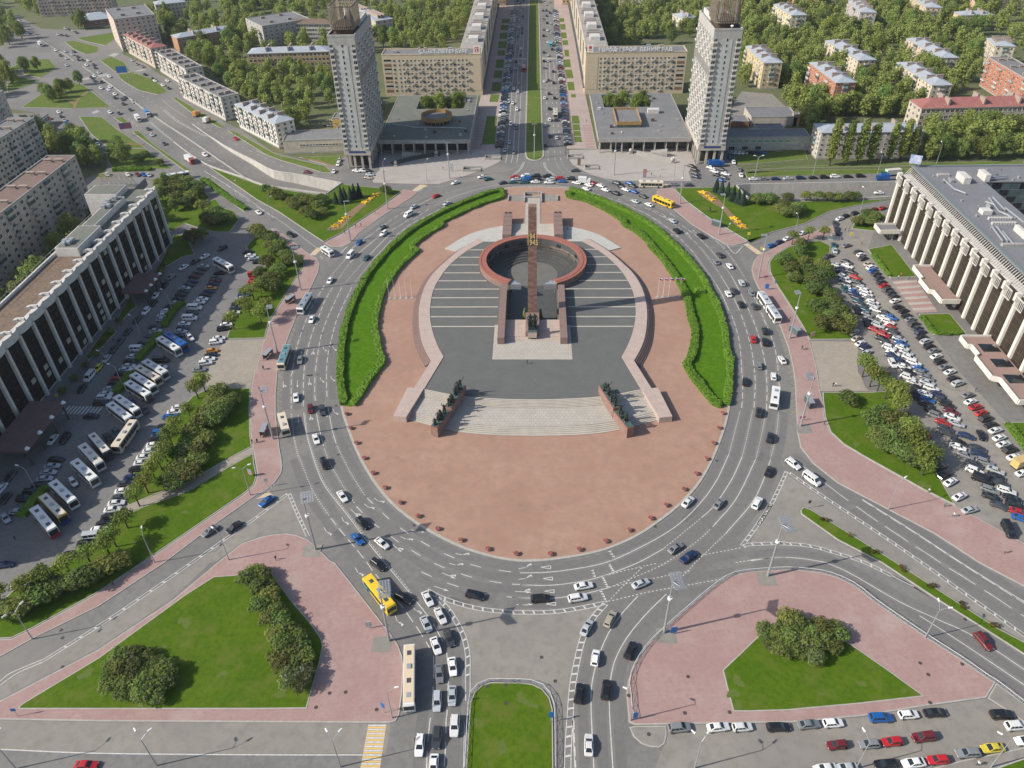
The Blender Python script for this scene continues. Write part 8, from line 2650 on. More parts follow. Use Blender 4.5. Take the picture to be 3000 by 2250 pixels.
for c in farmats:
 fm.append(mat('paint_' + PAINT[c][0].replace(' ', '_'), PAINT[c][1], 0.35))
tag(FARC.build('distant_cars', fm + [MATS[x] for x in ('car_glass', 'tyre', 'headlight', 'taillight')]), 'distant cars parked and driving along the avenue and far roads', kind='stuff')

# buses, coaches, lorries
def bus_parts(L, W, H, coach=False, roofbits=3):
 h = L / 2
 P = []
 mb = MB()
 pr = [(-h, 0.35), (-h, H - 0.25), (-h + 0.15, H), (h - 0.25, H), (h, H - 0.35), (h + 0.06, 1.2), (h, 0.35)]
 n = len(pr)
 for y, s in ((-W / 2, -1), (W / 2, 1)):
  mb.v += [(x, y * (0.94 if z > H - 0.1 else 1), z) for x, z in pr]
 for i in range(n):
  j = (i + 1) % n
  mb.f.append((i, j, n + j, n + i))
  mb.m.append(0)
 mb.f += [tuple(range(n))[::-1], tuple(range(n, 2 * n))]
 mb.m += [0, 0]
 P.append(('body', mb, 'car_paint'))
 z0, z1 = (1.5, H - 0.5) if coach else (1.05, H - 0.65)
 for s in (-1, 1):
  k = int(L / 1.7)
  for i in range(k):
   m_ = MB()
   x0 = -h + 0.5 + (L - 1.2) * i / k
   m_.box(x0, x0 + (L - 1.2) / k - 0.12, min(s * W / 2, s * (W / 2 + 0.02)), max(s * W / 2, s * (W / 2 + 0.02)), z0, z1)
   P.append(('window', m_, 'car_glass'))
 for nm_, x0, x1 in (('windscreen', h + 0.02, h + 0.07), ('rear_window', -h - 0.02, -h)):
  m_ = MB()
  m_.box(x0, x1, -W / 2 + 0.15, W / 2 - 0.15, 1.25, H - 0.5)
  P.append((nm_, m_, 'car_glass'))
 for sx in (-h + 2.2, h - 2.4):
  for s in (-1, 1):
   m_ = MB()
   m_.cyl((sx, s * (W / 2 - 0.3), 0.48), (sx, s * (W / 2 + 0.03), 0.48), 0.48, n=12)
   P.append(('wheel', m_, 'tyre'))
 for i in range(roofbits):
  m_ = MB()
  x = -h + L * (i + 0.7) / (roofbits + 0.4)
  m_.box(x - 0.55, x + 0.55, -0.45, 0.45, H, H + (0.12 if i != 1 else 0.28))
  P.append(('roof_hatch', m_, 'metal_grey' if i % 2 else 'metal_dark'))
 for s in (-1, 1):
  m_ = MB()
  m_.box(h + 0.0, h + 0.08, s * W * 0.33 - 0.2, s * W * 0.33 + 0.2, 0.65, 0.85)
  P.append(('headlight', m_, 'headlight'))
 return [(a, m_.mesh(a, [c])) for a, m_, c in P]
BUS = {'coach': bus_parts(12, 2.5, 3.45, True), 'city': bus_parts(11.5, 2.5, 3.0), 'long': bus_parts(14.5, 2.5, 3.0, roofbits=4), 'mini': bus_parts(7.0, 2.2, 2.7, roofbits=2), 'half': bus_parts(8.8, 2.5, 3.0, roofbits=2)}
def bus(kind, s, label, col, cat='bus', z=0.015, band=None, roof=None):
 a, b = G(s, 0.5)
 p = (a + b) / 2
 d = b - a
 t = thing('coach' if kind == 'coach' else 'bus', label, cat, (p.x, p.y, z), math.atan2(d.y, d.x))
 for nm_, me in BUS[kind]:
  obj(nm_, me, t, color=col if nm_ == 'body' else None)
 L, H = {'coach': (12, 3.45), 'city': (11.5, 3.0), 'long': (14.5, 3.0), 'mini': (7, 2.7), 'half': (8.8, 3.0)}[kind]
 if band:
  m_ = MB()
  m_.box(-L / 2 - 0.03, -L / 2 + L * 0.28, -1.265, 1.265, 0.4, 1.3)
  o = m_.build('livery_band', 'car_paint', t)
  o.color = C4(band)
 if roof:
  m_ = MB()
  m_.box(-L / 2 + 0.4, L / 2 - 0.6, -1.05, 1.05, H, H + 0.06)
  o = m_.build('roof_panel', 'car_paint', t)
  o.color = C4(roof)
 return t
WH, CRM, BK, BL = (0.70, 0.70, 0.68), (0.64, 0.56, 0.44), (0.05, 0.055, 0.065), (0.012, 0.09, 0.33)
for i, (s, c, bd, lab) in enumerate((('b1 1890,830 1745,750', WH, None, 'white coach turning at the far end of the left car park'), ('b1 1515,1465 1355,1360', BL, None, 'blue coach in the left car park beside a white one'), ('b1 1460,1500 1300,1400', WH, None, 'white coach in the left car park just below the blue one'),
  ('c1 1365,175 1180,65', (0.55, 0.56, 0.56), None, 'pale grey coach, first of four side by side in the left lot'), ('c1 1305,220 1120,115', CRM, None, 'cream-roofed coach, second of four side by side in the left lot'), ('c1 1265,285 1090,175', WH, None, 'white coach, third of four side by side in the left lot'),
  ('c1 1225,350 1045,240', WH, BK, 'white coach with black rear, last of four side by side'), ('c1 1135,480 955,355', WH, None, 'white coach, upper one of the pair in the middle of the left car park'), ('c1 1070,540 905,415', WH, None, 'white coach, lower one of the pair in the middle of the left car park'),
  ('c1 1100,560 960,760', CRM, None, 'cream coach driving out between the parked coaches'), ('c1 905,830 750,650', BK, None, 'dark coach with pale roof left of the cream one'), ('c1 845,920 675,740', WH, None, 'white coach next to the dark coach'), ('c1 795,1040 620,875', WH, None, 'white coach standing alone beside a white hatchback'),
  ('c1 630,1225 440,1040', WH, None, 'white coach, upper one of the last three in the left car park'), ('c1 550,1345 360,1150', (0.55, 0.38, 0.10), (0.01, 0.05, 0.30), 'yellow coach with blue rear in the left car park'), ('c1 470,1460 290,1245', WH, (0.45, 0.02, 0.04), 'white coach with red rear, nearest in the left car park'), ('a1 1485,1440 1400,1455', WH, None, 'white coach parked behind the left hotel garden'))):
 bus('coach', s, lab, c, 'coach', band=bd, roof=(0.62, 0.58, 0.5) if 'dark coach' in lab or 'yellow' in lab else None)
bus('city', 'b2 440,1030 358,1165', 'city bus with grey roof gear at the upper left bus stop', WH, roof=(0.22, 0.27, 0.33))
bus('city', 'b2 265,1450 205,1620', 'cream city bus with teal roof at the second left bus stop', CRM, roof=(0.10, 0.24, 0.27))
bus('half', 'c2 215,490 250,625', 'short white bus at the lower left bus stop', CRM)
bus('mini', 'b2 535,640 630,700', 'white minibus leaving the side road at the upper left', WH)
bus('half', 'c4 180,400 195,280', 'white midibus on the right side of the ring road', WH)
bus('half', 'b4 215,1235 145,1130', 'rear half of the white articulated bus at the right bus stop', WH, roof=(0.42, 0.45, 0.48))
bus('half', 'b4 135,1115 75,1025', 'front half of the white articulated bus at the right bus stop', WH, roof=(0.42, 0.45, 0.48))
bus('city', 'b3 1305,300 1145,235', 'bright yellow city bus at the upper right of the ring road', (0.75, 0.46, 0.01), roof=(0.80, 0.52, 0.03))
bus('city', 'a3 1215,1508 1035,1505', 'long cream bus waiting beside the right plaza', (0.70, 0.62, 0.48))
bus('city', 'd2 930,180 1080,370', 'yellow and teal bus at the lower left of the ring road', (0.78, 0.52, 0.02), band=(0.05, 0.35, 0.33), roof=(0.80, 0.53, 0.03))
bus('long', 'd2 1250,740 1245,1165', 'long cream bus on the lower avenue beside the left pavement', WH, roof=(0.66, 0.54, 0.38))
bus('city', 'z2 1565,560 1575,790', 'white bus on the right carriageway of the avenue', CRM)
bus('mini', 'z1 1470,860 1475,970', 'turquoise minibus far up the avenue', (0.05, 0.50, 0.55))
bus('half', 'z1 930,1480 920,1340', 'red bus far up the left carriageway of the avenue', (0.50, 0.03, 0.04))
def lorry(s, lab, box, cab, L=7.5):
 a, b = G(s, 0.5)
 d = b - a
 t = thing('lorry', lab, 'truck', (*((a + b) / 2), 0.015), math.atan2(d.y, d.x))
 for nm_, q, m, c in (('cargo_box', (-L / 2, L / 2 - 2.0, -1.2, 1.2, 0.9, 3.3), 'car_paint', box), ('cab', (L / 2 - 1.8, L / 2, -1.1, 1.1, 0.5, 2.6), 'car_paint', cab), ('chassis', (-L / 2, L / 2 - 0.3, -0.9, 0.9, 0.45, 0.85), 'metal_dark', None), ('windscreen', (L / 2, L / 2 + 0.03, -1.0, 1.0, 1.5, 2.4), 'car_glass', None)):
  m_ = MB()
  m_.box(*q)
  o = m_.build(nm_, m, t)
  if c:
   o.color = C4(c)
 for sx in (-L / 2 + 1.2, L / 2 - 1.2):
  for sy in (-1, 1):
   m_ = MB()
   m_.cyl((sx, sy * 0.85, 0.45), (sx, sy * 1.15, 0.45), 0.45, n=10)
   m_.build('wheel', 'tyre', t)
lorry('a1 1500,1280 1580,1335', 'white box lorry with a red cab on the west slip road', WH, (0.42, 0.04, 0.03), 8.5)
lorry('a1 1100,950 1140,995', 'white box van lorry on the west road', WH, WH)
lorry('a1 1175,910 1215,955', 'blue-topped lorry with white cab on the west road', (0.06, 0.20, 0.45), WH)
lorry('a1 315,355 345,380', 'white lorry crossing the far left junction', WH, WH)
lorry('a4 1190,1410 1070,1420', 'long pale lorry with green cab on the east street', (0.66, 0.64, 0.58), (0.03, 0.2, 0.12), 9.5)
lorry('a4 1110,1455 1015,1455', 'blue lorry on the east street beside the parked cars', BL, BL, 6)
lorry('b3 555,95 615,98', 'small white box lorry in the queue at the top', WH, WH, 6)
lorry('a1 1575,945 1615,925', 'orange work lorry on the verge by the west houses', (0.55, 0.25, 0.08), (0.5, 0.2, 0.05), 5)
lorry('a1 1660,995 1695,975', 'orange and white work lorry on the verge by the west houses', WH, (0.55, 0.2, 0.08), 5)
lorry('c4 2140,880 2230,850', 'yellow flatbed lorry at the right edge of the right car park', (0.55, 0.40, 0.16), (0.6, 0.42, 0.12), 6)
lorry('a3 1600,1340 1700,1340', 'big blue tarpaulin lorry before the right tower', (0.01, 0.09, 0.32), (0.01, 0.07, 0.25), 8)

# ------------------------------------------------------------------ masts, lamps, shelters, signs, railings
def mast(s, side, label, heads, h=18.5, base_paving=False):
 p = G(s)[0]
 t = thing('floodlight_mast', label, 'mast', (p.x, p.y, 0.1), 0, 'floodlight masts round the square')
 mb = MB()
 mb.tube([(0, 0, 0), (0, 0, 6), (0, 0, 12), (0, 0, h)], [0.32, 0.26, 0.2, 0.12], 8)
 mb.build('pole', 'metal_grey', t)
 mb = MB()
 mb.cyl((0, 0, h * 0.66), (0, 0, h * 0.66 + 0.5), 0.55, n=8)
 mb.build('collar', 'lamp_white', t)
 for k, (dx, dy, r, c, tilt) in enumerate(heads):
  o = obj('lamp_rack', None, t, (dx, dy, h - 0.4))
  mb = MB()
  w, q = 0.62 * c, 0.55 * r
  for i in range(r + 1):
   mb.box(-w / 2, w / 2, -q / 2 + 0.55 * i - 0.04, -q / 2 + 0.55 * i + 0.04, -0.05, 0.05)
  for j in range(c + 1):
   mb.box(-w / 2 + 0.62 * j - 0.04, -w / 2 + 0.62 * j + 0.04, -q / 2, q / 2, -0.04, 0.04)
  mb.build('rack', 'metal_grey', o)
  for i in range(r):
   for j in range(c):
    mb = MB()
    mb.box(-0.17, 0.17, -0.15, 0.15, -0.12, 0.08)
    mb.build('floodlight', 'metal_grey', o, loc=(-w / 2 + 0.62 * (j + .5), -q / 2 + 0.55 * (i + .5), 0.06))
  o.rotation_euler = (R(tilt), 0, R(12))
 mb = MB()
 mb.tube([(0, 0, h - 0.4)] + [(heads[-1][0], heads[-1][1], h - 0.4)], [0.08, 0.08], 5)
 mb.build('bracket', 'metal_grey', t)
BIG = [(0.9, 0.9, 5, 4, 25), (1.3, -1.2, 4, 4, -20)]
mast('c2 485,1550', 'l', 'tall floodlight mast at the tip of the lower left pavement', [(0.9, 0.8, 5, 5, 30)])
mast('d2 1080,630', 'l', 'tall floodlight mast beside the yellow and teal bus', BIG)
mast('d3 1230,565', 'r', 'tall floodlight mast at the left side of the lower right pavement', BIG)
mast('d3 2070,105', 'r', 'tall floodlight mast at the top of the lower right pavement', BIG, 18.5)
mast('c2 140,655', 'l', 'tall floodlight mast behind the lower left bus shelter', [(0.9, 0.8, 4, 3, 30)])
mast('c4 400,550', 'r', 'tall floodlight mast beside the lower right bus shelter', [(-0.9, 0.8, 4, 4, 30)])
mast('b2 365,970', 'l', 'tall lamp mast by the upper left pavement corner', [(0.8, 0.6, 2, 4, 20)])
mast('b2 175,1475', 'l', 'tall lamp mast behind the second left bus shelter', [(0.8, 0.6, 3, 3, 20)])
mast('b3 1675,520', 'r', 'tall lamp mast at the north-east bus shelter', [(-0.8, 0.6, 2, 3, 20)])
mast('b4 60,870', 'r', 'tall lamp mast at the upper right pavement corner', [(-0.8, 0.6, 2, 4, 20)])
mast('b4 312,1360', 'r', 'tall lamp mast beside the upper right bus shelter', [(-0.8, 0.6, 3, 3, 20)])
mast('b2 765,570', 'l', 'tall lamp mast on the north-west pavement by the star beds', [(0.8, 0.3, 1, 4, 10)])
mast('b2 1068,312', 'l', 'tall slim mast at the upper end of the north-west pavement', [(0.3, 0.3, 1, 2, 10)])
mast('b3 1358,268', 'r', 'tall slim mast at the upper end of the north-east pavement', [(0.3, 0.3, 1, 2, 10)])
mast('a2 1568,1447', 'l', 'tall lamp mast on the left plaza', [(0.3, 0.3, 1, 4, 10)])
mast('a3 825,1420', 'r', 'tall lamp mast on the right plaza', [(0.3, 0.3, 1, 4, 10)])
mast('z2 1145,1550', 'm', 'cross-topped white mast on the tip of the avenue median', [(0, 0, 1, 4, 10)])
for s in ('d2 1020,660', 'd3 1250,590', 'd3 2060,130', 'c4 430,575', 'c2 455,1560'):
 p = G(s)[0]
 sheet_obj('paving_patch', [[p + V2(-2.2, -2), p + V2(2.2, -2), p + V2(2.2, 2), p + V2(-2.2, 2)]], 0.155, 'asphalt_dusty')

def lamp(s, label, arms, h=10.5, col='metal_grey'):
 p = G(s)[0]
 t = thing('street_lamp', label, 'street lamp', (p.x, p.y, 0.05), 0, 'street lamps')
 mb = MB()
 mb.tube([(0, 0, 0), (0, 0, 4), (0, 0, h)], [0.16, 0.12, 0.07], 7)
 mb.build('post', col, t)
 for a in arms:
  e = Vector((math.cos(R(a)) * 1.7, math.sin(R(a)) * 1.7, h + 0.9))
  mb = MB()
  mb.tube([(0, 0, h - 0.1), tuple(e * 0.6 + Vector((0, 0, h * 0.4 + 0.1))), tuple(e)], [0.06, 0.05, 0.04], 5)
  mb.build('arm', col, t)
  mb = MB()
  d = Vector((math.cos(R(a)), math.sin(R(a)), 0.15))
  mb.cyl(tuple(e - d * 0.1), tuple(e + d * 0.75), 0.22, 0.16, 8)
  mb.build('lamp_head', 'lamp_white', t)
for s, lab, arms in (('d1 265,615', 'double street lamp at the left edge of the lower left footway', (60, 240)), ('c1 1255,1655', 'street lamp in the middle of the lower left footway', (110,)), ('c1 1855,1635', 'curved street lamp on the lower left pavement rim', (150,)), ('c1 2030,1110', 'double street lamp beside the left forecourt lawn', (20, 200)),
      ('d2 1105,1255', 'street lamp near the yellow-striped crossing', (10,)), ('d1 130,1665', 'street lamp at the bottom left corner', (80,)), ('d1 1270,1640', 'double street lamp on the bottom road divider, left one', (45, 135)), ('d2 685,1650', 'double street lamp on the bottom road divider, right one', (50, 130)),
      ('d3 1480,1660', 'double street lamp at the bottom edge of the lower right car park', (45, 135)), ('d4 850,1665', 'single street lamp in the lower right car park', (110,)), ('d4 1940,1655', 'street lamp at the bottom right corner', (150,)), ('d4 1410,605', 'double street lamp at the lower right railing', (80, 0)), ('d3 960,1275', 'street lamp at the end of the lower right railing', (160,)),
      ('c4 1112,1225', 'street lamp on the lower right pavement', (30,)), ('b4 345,555', 'street lamp by the upper right slip road', (100,)), ('b4 885,330', 'street lamp beside the islet near the right hotel', (120,)), ('b3 1720,640', 'street lamp by the north-east crossing', (60,)), ('c1 1000,240', 'lamp with a flat head between hedges of the left car park', (170,)), ('c1 300,1075', 'lamp with a flat head at the nearest hedge of the left car park', (170,)),
      ('b1 1400,1145', 'lamp at the far hedge of the left car park', (160,)), ('b1 1150,1360', 'lamp at the second hedge of the left car park', (160,)), ('b1 905,1655', 'lamp above the third hedge of the left car park', (160,)), ('a1 1715,1480', 'street lamp on the west slip road verge', (40,)), ('a1 1915,1650', 'street lamp lower down the west slip road verge', (40,)), ('b1 2200,400', 'street lamp at the slip road mouth', (40,)),
      ('a1 1340,1230', 'street lamp beside the west road', (40,)), ('a1 935,880', 'street lamp by the west road crossing', (60,)), ('a1 1110,740', 'street lamp on the west verge, upper', (40,)), ('a1 450,530', 'street lamp at the far left junction', (40,)), ('a1 1890,1090', 'street lamp before the white house', (220,)), ('a2 210,1300', 'street lamp before the left shop annex', (220,)), ('a2 525,1395', 'street lamp left of the left tower', (220,)),
      ('a2 1045,1470', 'lamp at the left end of the left plaza', (60,)), ('a2 1385,1470', 'lamp in the middle of the left plaza front', (60,)), ('a3 1310,1460', 'lamp at the right end of the right plaza', (120,)), ('a3 1970,1435', 'double lamp on the east street verge', (0, 180)), ('a4 30,1435', 'lamp on the east street verge, near one', (0, 180)), ('a4 500,1425', 'lamp on the east street verge beyond the parked cars', (90,)), ('a4 1020,1420', 'lamp on the east street verge by the lorry', (90,)), ('a4 1500,1330', 'lamp on the east footpath', (90,))):
 lamp(s, lab, arms, 8.5 if 'flat head' in lab or 'hedge' in lab else 10.0)
for sgn, side in ((-1, 'left'), (1, 'right')):
 for i in range(9):
  p = V2(sgn * 17.3 + AX, 400 + i * 34)
  t = thing('avenue_lamp', 'dark slim lamp post on the %s kerb of the avenue, %s from the square' % (side, ordn(i)), 'street lamp', (p.x, p.y, 0.1), 0, 'dark lamp posts along the avenue')
  mb = MB()
  mb.tube([(0, 0, 0), (0, 0, 1.2), (0, 0, 9.5)], [0.22, 0.13, 0.08], 6)
  mb.build('post', 'metal_dark', t)
  mb = MB()
  mb.tube([(0, 0, 9.4), (-sgn * 1.6, 0, 9.9)], [0.07, 0.05], 5)
  mb.build('arm', 'metal_dark', t)
# bus shelters
def shelter(s, lab, rz):
 p = G(s)[0]
 t = thing('bus_shelter', lab, 'bus shelter', (p.x, p.y, 0.13), rz, 'bus shelters')
 for nm_, q, m in (('roof', (-2.2, 2.2, -0.8, 0.8, 2.4, 2.52), 'metal_grey'), ('back_pane', (-2.1, 2.1, 0.66, 0.72, 0.3, 2.3), 'glass_green'), ('side_pane', (2.05, 2.1, -0.6, 0.66, 0.3, 2.3), 'poster'), ('bench', (-1.4, 1.2, 0.15, 0.55, 0.42, 0.5), 'wood_brown')):
  mb = MB()
  mb.box(*q)
  mb.build(nm_, m, t)
 for x in (-2.1, 2.1):
  for y in (-0.7, 0.69):
   mb = MB()
   mb.cyl((x, y, 0), (x, y, 2.4), 0.05, n=5)
   mb.build('post', 'metal_dark', t)
for s, lab, rz in (('b2 285,1070', 'glass bus shelter at the upper left stop', R(65)), ('b2 105,1515', 'glass bus shelter at the middle left stop', R(75)), ('c2 75,610', 'glass bus shelter at the lower left stop', R(90)), ('b4 350,1320', 'glass bus shelter at the upper right stop', R(115)), ('c4 465,380', 'glass bus shelter at the lower right stop', R(95)), ('b3 1655,450', 'glass bus shelter on the north-east pavement', R(140))):
 shelter(s, lab, rz)
# poster stands, road signs, billboards
def board(name, lab, s, w, h, zb, m, rz, cat='sign', thick=0.12):
 p = G(s)[0]
 t = thing(name, lab, cat, (p.x, p.y, 0.1), rz)
 mb = MB()
 mb.box(-w / 2, w / 2, -thick, 0, zb, zb + h)
 mb.build('panel', m, t)
 mb = MB()
 for x in ((-w * 0.35, w * 0.35) if w > 2 else (0,)):
  mb.cyl((x, thick * 0.4, 0), (x, thick * 0.4, zb + h), 0.06 if w < 3 else 0.14, n=6)
 mb.build('post', 'metal_grey', t)
 return t
mat('ad_pale', (0.55, 0.56, 0.55), 0.5, (0.30, 0.32, 0.34), 1.5)
mat('ad_mixed', (0.10, 0.12, 0.45), 0.5, (0.60, 0.16, 0.14), 0.22)
mat('sign_yellow', (0.70, 0.55, 0.05), 0.5)
for a in (('poster_stand', 'poster stand with a pale picture on the lower left pavement', 'd2 920,530', 1.4, 1.9, 0.7, 'ad_pale', R(10)), ('poster_stand', 'bright blue poster stand on the lower right pavement', 'd3 1305,575', 1.5, 2.0, 0.6, 'sign_blue', R(10)), ('poster_stand', 'red poster stand at the lower left lawn corner', 'c1 2035,955', 1.4, 2.0, 0.6, 'poster', R(-20)),
   ('billboard', 'wide red and blue billboard beside the west road', 'a1 1040,1100', 6.5, 3.4, 4.0, 'ad_mixed', R(20)), ('road_sign', 'large blue direction sign over the west verge', 'a1 1010,650', 7, 4.2, 5.0, 'sign_blue', R(10)), ('poster_stand', 'tall dark poster stand on the left plaza', 'a2 1588,1390', 1.6, 4.0, 0.4, 'ad_pale', 0), ('poster_stand', 'tall dark poster stand on the right plaza, lower one', 'a3 1072,1445', 1.8, 4.4, 0.4, 'poster', 0),
   ('poster_stand', 'dark poster stand by the right passage entrance', 'a3 542,1345', 1.6, 3.6, 0.4, 'wood_brown', 0), ('poster_stand', 'blue poster stand on the upper right pavement', 'b4 125,965', 1.4, 2.0, 0.5, 'sign_blue', R(-10)), ('poster_stand', 'dark poster stand on the north-east lawn', 'b3 1600,340', 1.5, 2.2, 0.5, 'metal_dark', R(60)), ('road_sign', 'round blue sign on the left tip of the triangle pavement', 'd1 150,1245', 0.9, 0.9, 2.3, 'sign_blue', R(10)),
   ('road_sign', 'stacked blue and yellow sign on the lower avenue median', 'd3 315,1290', 1.0, 2.0, 2.0, 'sign_blue', 0), ('road_sign', 'stacked sign at the end of the lower right railing', 'd3 995,1270', 1.0, 1.9, 0.9, 'sign_blue', R(10)), ('road_sign', 'small square sign on the lower left pavement by the mast', 'c2 95,1040', 1.0, 1.3, 2.0, 'ad_pale', R(10)), ('road_sign', 'striped marker at the start of the thin lower right median', 'c4 460,1215', 0.7, 1.0, 2.0, 'metal_dark', 0),
   ('road_sign', 'diamond sign near the yellow-striped crossing', 'd2 1040,1215', 0.9, 1.6, 2.2, 'sign_blue', R(-30)), ('crossing_sign', 'yellow crossing sign at the north-east lawn corner', 'b3 1910,560', 1.2, 1.2, 2.2, 'sign_yellow', 0), ('crossing_sign', 'yellow crossing sign on the upper right slip road', 'b4 80,680', 1.2, 1.2, 2.2, 'sign_yellow', 0), ('crossing_sign', 'yellow crossing sign before the right hotel canopy', 'b4 805,545', 1.2, 1.2, 1.2, 'sign_yellow', 0), ('info_board', 'pale information board on the north-west lawn', 'b2 605,500', 0.9, 1.9, 0.3, 'ad_pale', R(30)),
   ('poster_stand', 'red-framed stand at the foot of the upper right lawn', 'b4 495,1350', 1.3, 1.8, 0.3, 'poster', R(10)), ('info_board', 'orange and white stand on the upper right pavement', 'b4 115,885', 1.6, 1.0, 0.9, 'ad_mixed', R(10)), ('info_board', 'white stand beside the lower right mast', 'c4 410,505', 1.8, 0.9, 0.9, 'ad_mixed', R(10)), ('road_sign', 'small white sign at the left lot zebra crossing', 'c1 480,345', 0.9, 0.9, 1.8, 'sign_yellow', 0)):
 board(*a)
# railings
def railing(s, lab, h=1.1, step=2.6):
 L = smooth(G(s), step=1)
 P = resample(L, step)
 t = thing('railing', lab, 'railing')
 pm_ = MB()
 pm_.cyl((0, 0, 0.1), (0, 0, h + 0.1), 0.06, n=5)
 pme = pm_.mesh('post', ['metal_grey'])
 for p in P:
  obj('post', pme, t, (p.x, p.y, 0))
 for nm_, z in (('top_rail', h + 0.08), ('low_rail', 0.35)):
  mb = MB()
  mb.tube([(q.x, q.y, z) for q in P], [0.05] * len(P), 4)
  mb.build(nm_, 'lamp_white' if nm_ == 'top_rail' else 'metal_grey', t)
 for a, b in zip(P, P[1:]):
  mb = MB()
  mb.tube([(a.x, a.y, 0.35), (b.x, b.y, h)], [0.03, 0.03], 4)
  mb.tube([(a.x, a.y, h), (b.x, b.y, 0.35)], [0.03, 0.03], 4)
  mb.build('cross_bar', 'metal_grey', t)
railing('d2 1690,1670 1722,1135 1757,1035 1828,980 1900,958 2100,962 d3 0,958 170,970 258,1008 318,1088 343,1180 350,1670', 'grey railing round the lower avenue median lawn')
railing('d3 985,1265 958,1110 965,1040 945,960 1000,810 1100,665 1215,552 1405,382 1605,212 1752,112 1900,75 d4 280,54 400,60 560,78 700,118 850,193 1000,313 1200,453 1420,603 1700,783 1900,923 1975,968 2212,1150', 'grey railing curving round the lower right pavement')
# fountain terraces, passage entrances on the plazas
def fountain(s, side):
 t = thing('plaza_fountain', 'curved stepped fountain terrace with upright steles on the %s plaza' % side, 'fountain')
 P = smooth(G('a2 1130,1345 1220,1320 1360,1290 1500,1270') if s < 0 else G('a3 940,1240 1050,1270 1180,1300 1290,1320'), step=1.5)
 for k in range(4):
  mb = MB()
  A = offset_line(P, 1.0 + k * 0.9)
  B = offset_line(P, 1.9 + k * 0.9)
  mb.prism(A + B[::-1], 0.08, 0.3 + 0.22 * k)
  mb.build('step', 'dark_granite' if s < 0 else 'concrete', t)
 Q = G('a2 1190,1285 1220,1275 1250,1270 1290,1268 1330,1265') if s < 0 else G('a3 1130,1245 1160,1250 1190,1260 1220,1268 1250,1275')
 mb = MB()
 mb.box(-0.16, 0.16, -0.12, 0.12, 0, 1)
 sm = mb.mesh('stele', ['concrete_white'])
 for i in range(13):
  for j in range(4):
   a = Q[0].lerp(Q[-1], i / 12) + V2(0, 0.9 * j)
   o = obj('stele', sm, t, (a.x, a.y, 0.4))
   f = i / 12 if s > 0 else 1 - i / 12
   o.scale = (1, 1, 0.6 + (2.6 if s < 0 else 3.6) * f * (1 - 0.1 * j))
 for i, q in enumerate(G('a2 1132,1345 1462,1265') if s < 0 else G('a3 960,1245 1297,1320')):
  mb = MB()
  for a in range(5):
   for b in range(10):
    t0, t1 = math.pi * a / 5, math.pi * (a + 1) / 5
    p0, p1 = 2 * math.pi * b / 10, 2 * math.pi * (b + 1) / 10
    S = lambda th, ph: (math.sin(th) * math.cos(ph) * 1.0, math.sin(th) * math.sin(ph) * 1.0, 1.6 - math.cos(th))
    mb.quad(S(t0, p0), S(t0, p1), S(t1, p1), S(t1, p0))
  mb.build('stone_ball', 'white_stone', t, loc=(q.x, q.y, 0.3))
  mb = MB()
  mb.box(-1, 1, -1, 1, 0, 0.7)
  mb.build('ball_plinth', 'concrete', t, loc=(q.x, q.y, 0.1))
fountain(-1, 'left')
fountain(1, 'right')
for lab, s, w, d in (('left plaza by the avenue', 'a2 1920,1295', 8, 4), ('left plaza front edge', 'a2 1750,1390', 9, 4), ('right plaza by the avenue', 'a3 515,1290', 8, 4), ('right plaza front edge', 'a3 650,1375', 7, 4)):
 p = G(s)[0]
 t = thing('passage_entrance', 'open stairwell of the pedestrian underpass on the %s' % lab, 'stairwell', (p.x, p.y, 0.1))
 for q in ((-w / 2, w / 2, -0.2, 0.1), (-w / 2, w / 2, d - 0.1, d + 0.2), (-w / 2 - 0.3, -w / 2, -0.2, d + 0.2)):
  mb = MB()
  mb.box(*q, 0, 1.1)
  mb.build('parapet', 'concrete', t)
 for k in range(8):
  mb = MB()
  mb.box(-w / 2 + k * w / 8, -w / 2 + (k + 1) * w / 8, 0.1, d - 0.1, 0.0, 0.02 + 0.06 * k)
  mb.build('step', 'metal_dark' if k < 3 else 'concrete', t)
# manhole covers
mh = MB()
mh.cyl((0, 0, 0), (0, 0, 0.015), 0.42, n=12)
mhm = mh.mesh('manhole_cover', [mat('iron', (0.06, 0.05, 0.045), 0.8)])
for i, p in enumerate(G('d2 727,1048 597,1055 488,1170 978,1188 d3 240,762 350,955 1425,922 1400,1216 1108,1388 945,1075 1762,1210 1545,260 d4 1370,812 1435,905 1710,820 1450,1132 1735,455 d1 497,542 507,605 507,840 c2 650,382 667,780 1280,1353 c3 1660,828 1160,1362 b3 1790,1440 d2 1880,1005 2025,1140 2025,990')):
 tag(obj('manhole_cover', mhm, None, (p.x, p.y, 0.012 if i in (4, 5, 11, 16, 17, 18, 19, 20, 21, 22, 23, 24, 25) else 0.21 if i > 25 else 0.15)), 'round iron manhole cover, %s counted from the lower left pavement' % ordn(i), 'manhole cover', 'manhole covers')
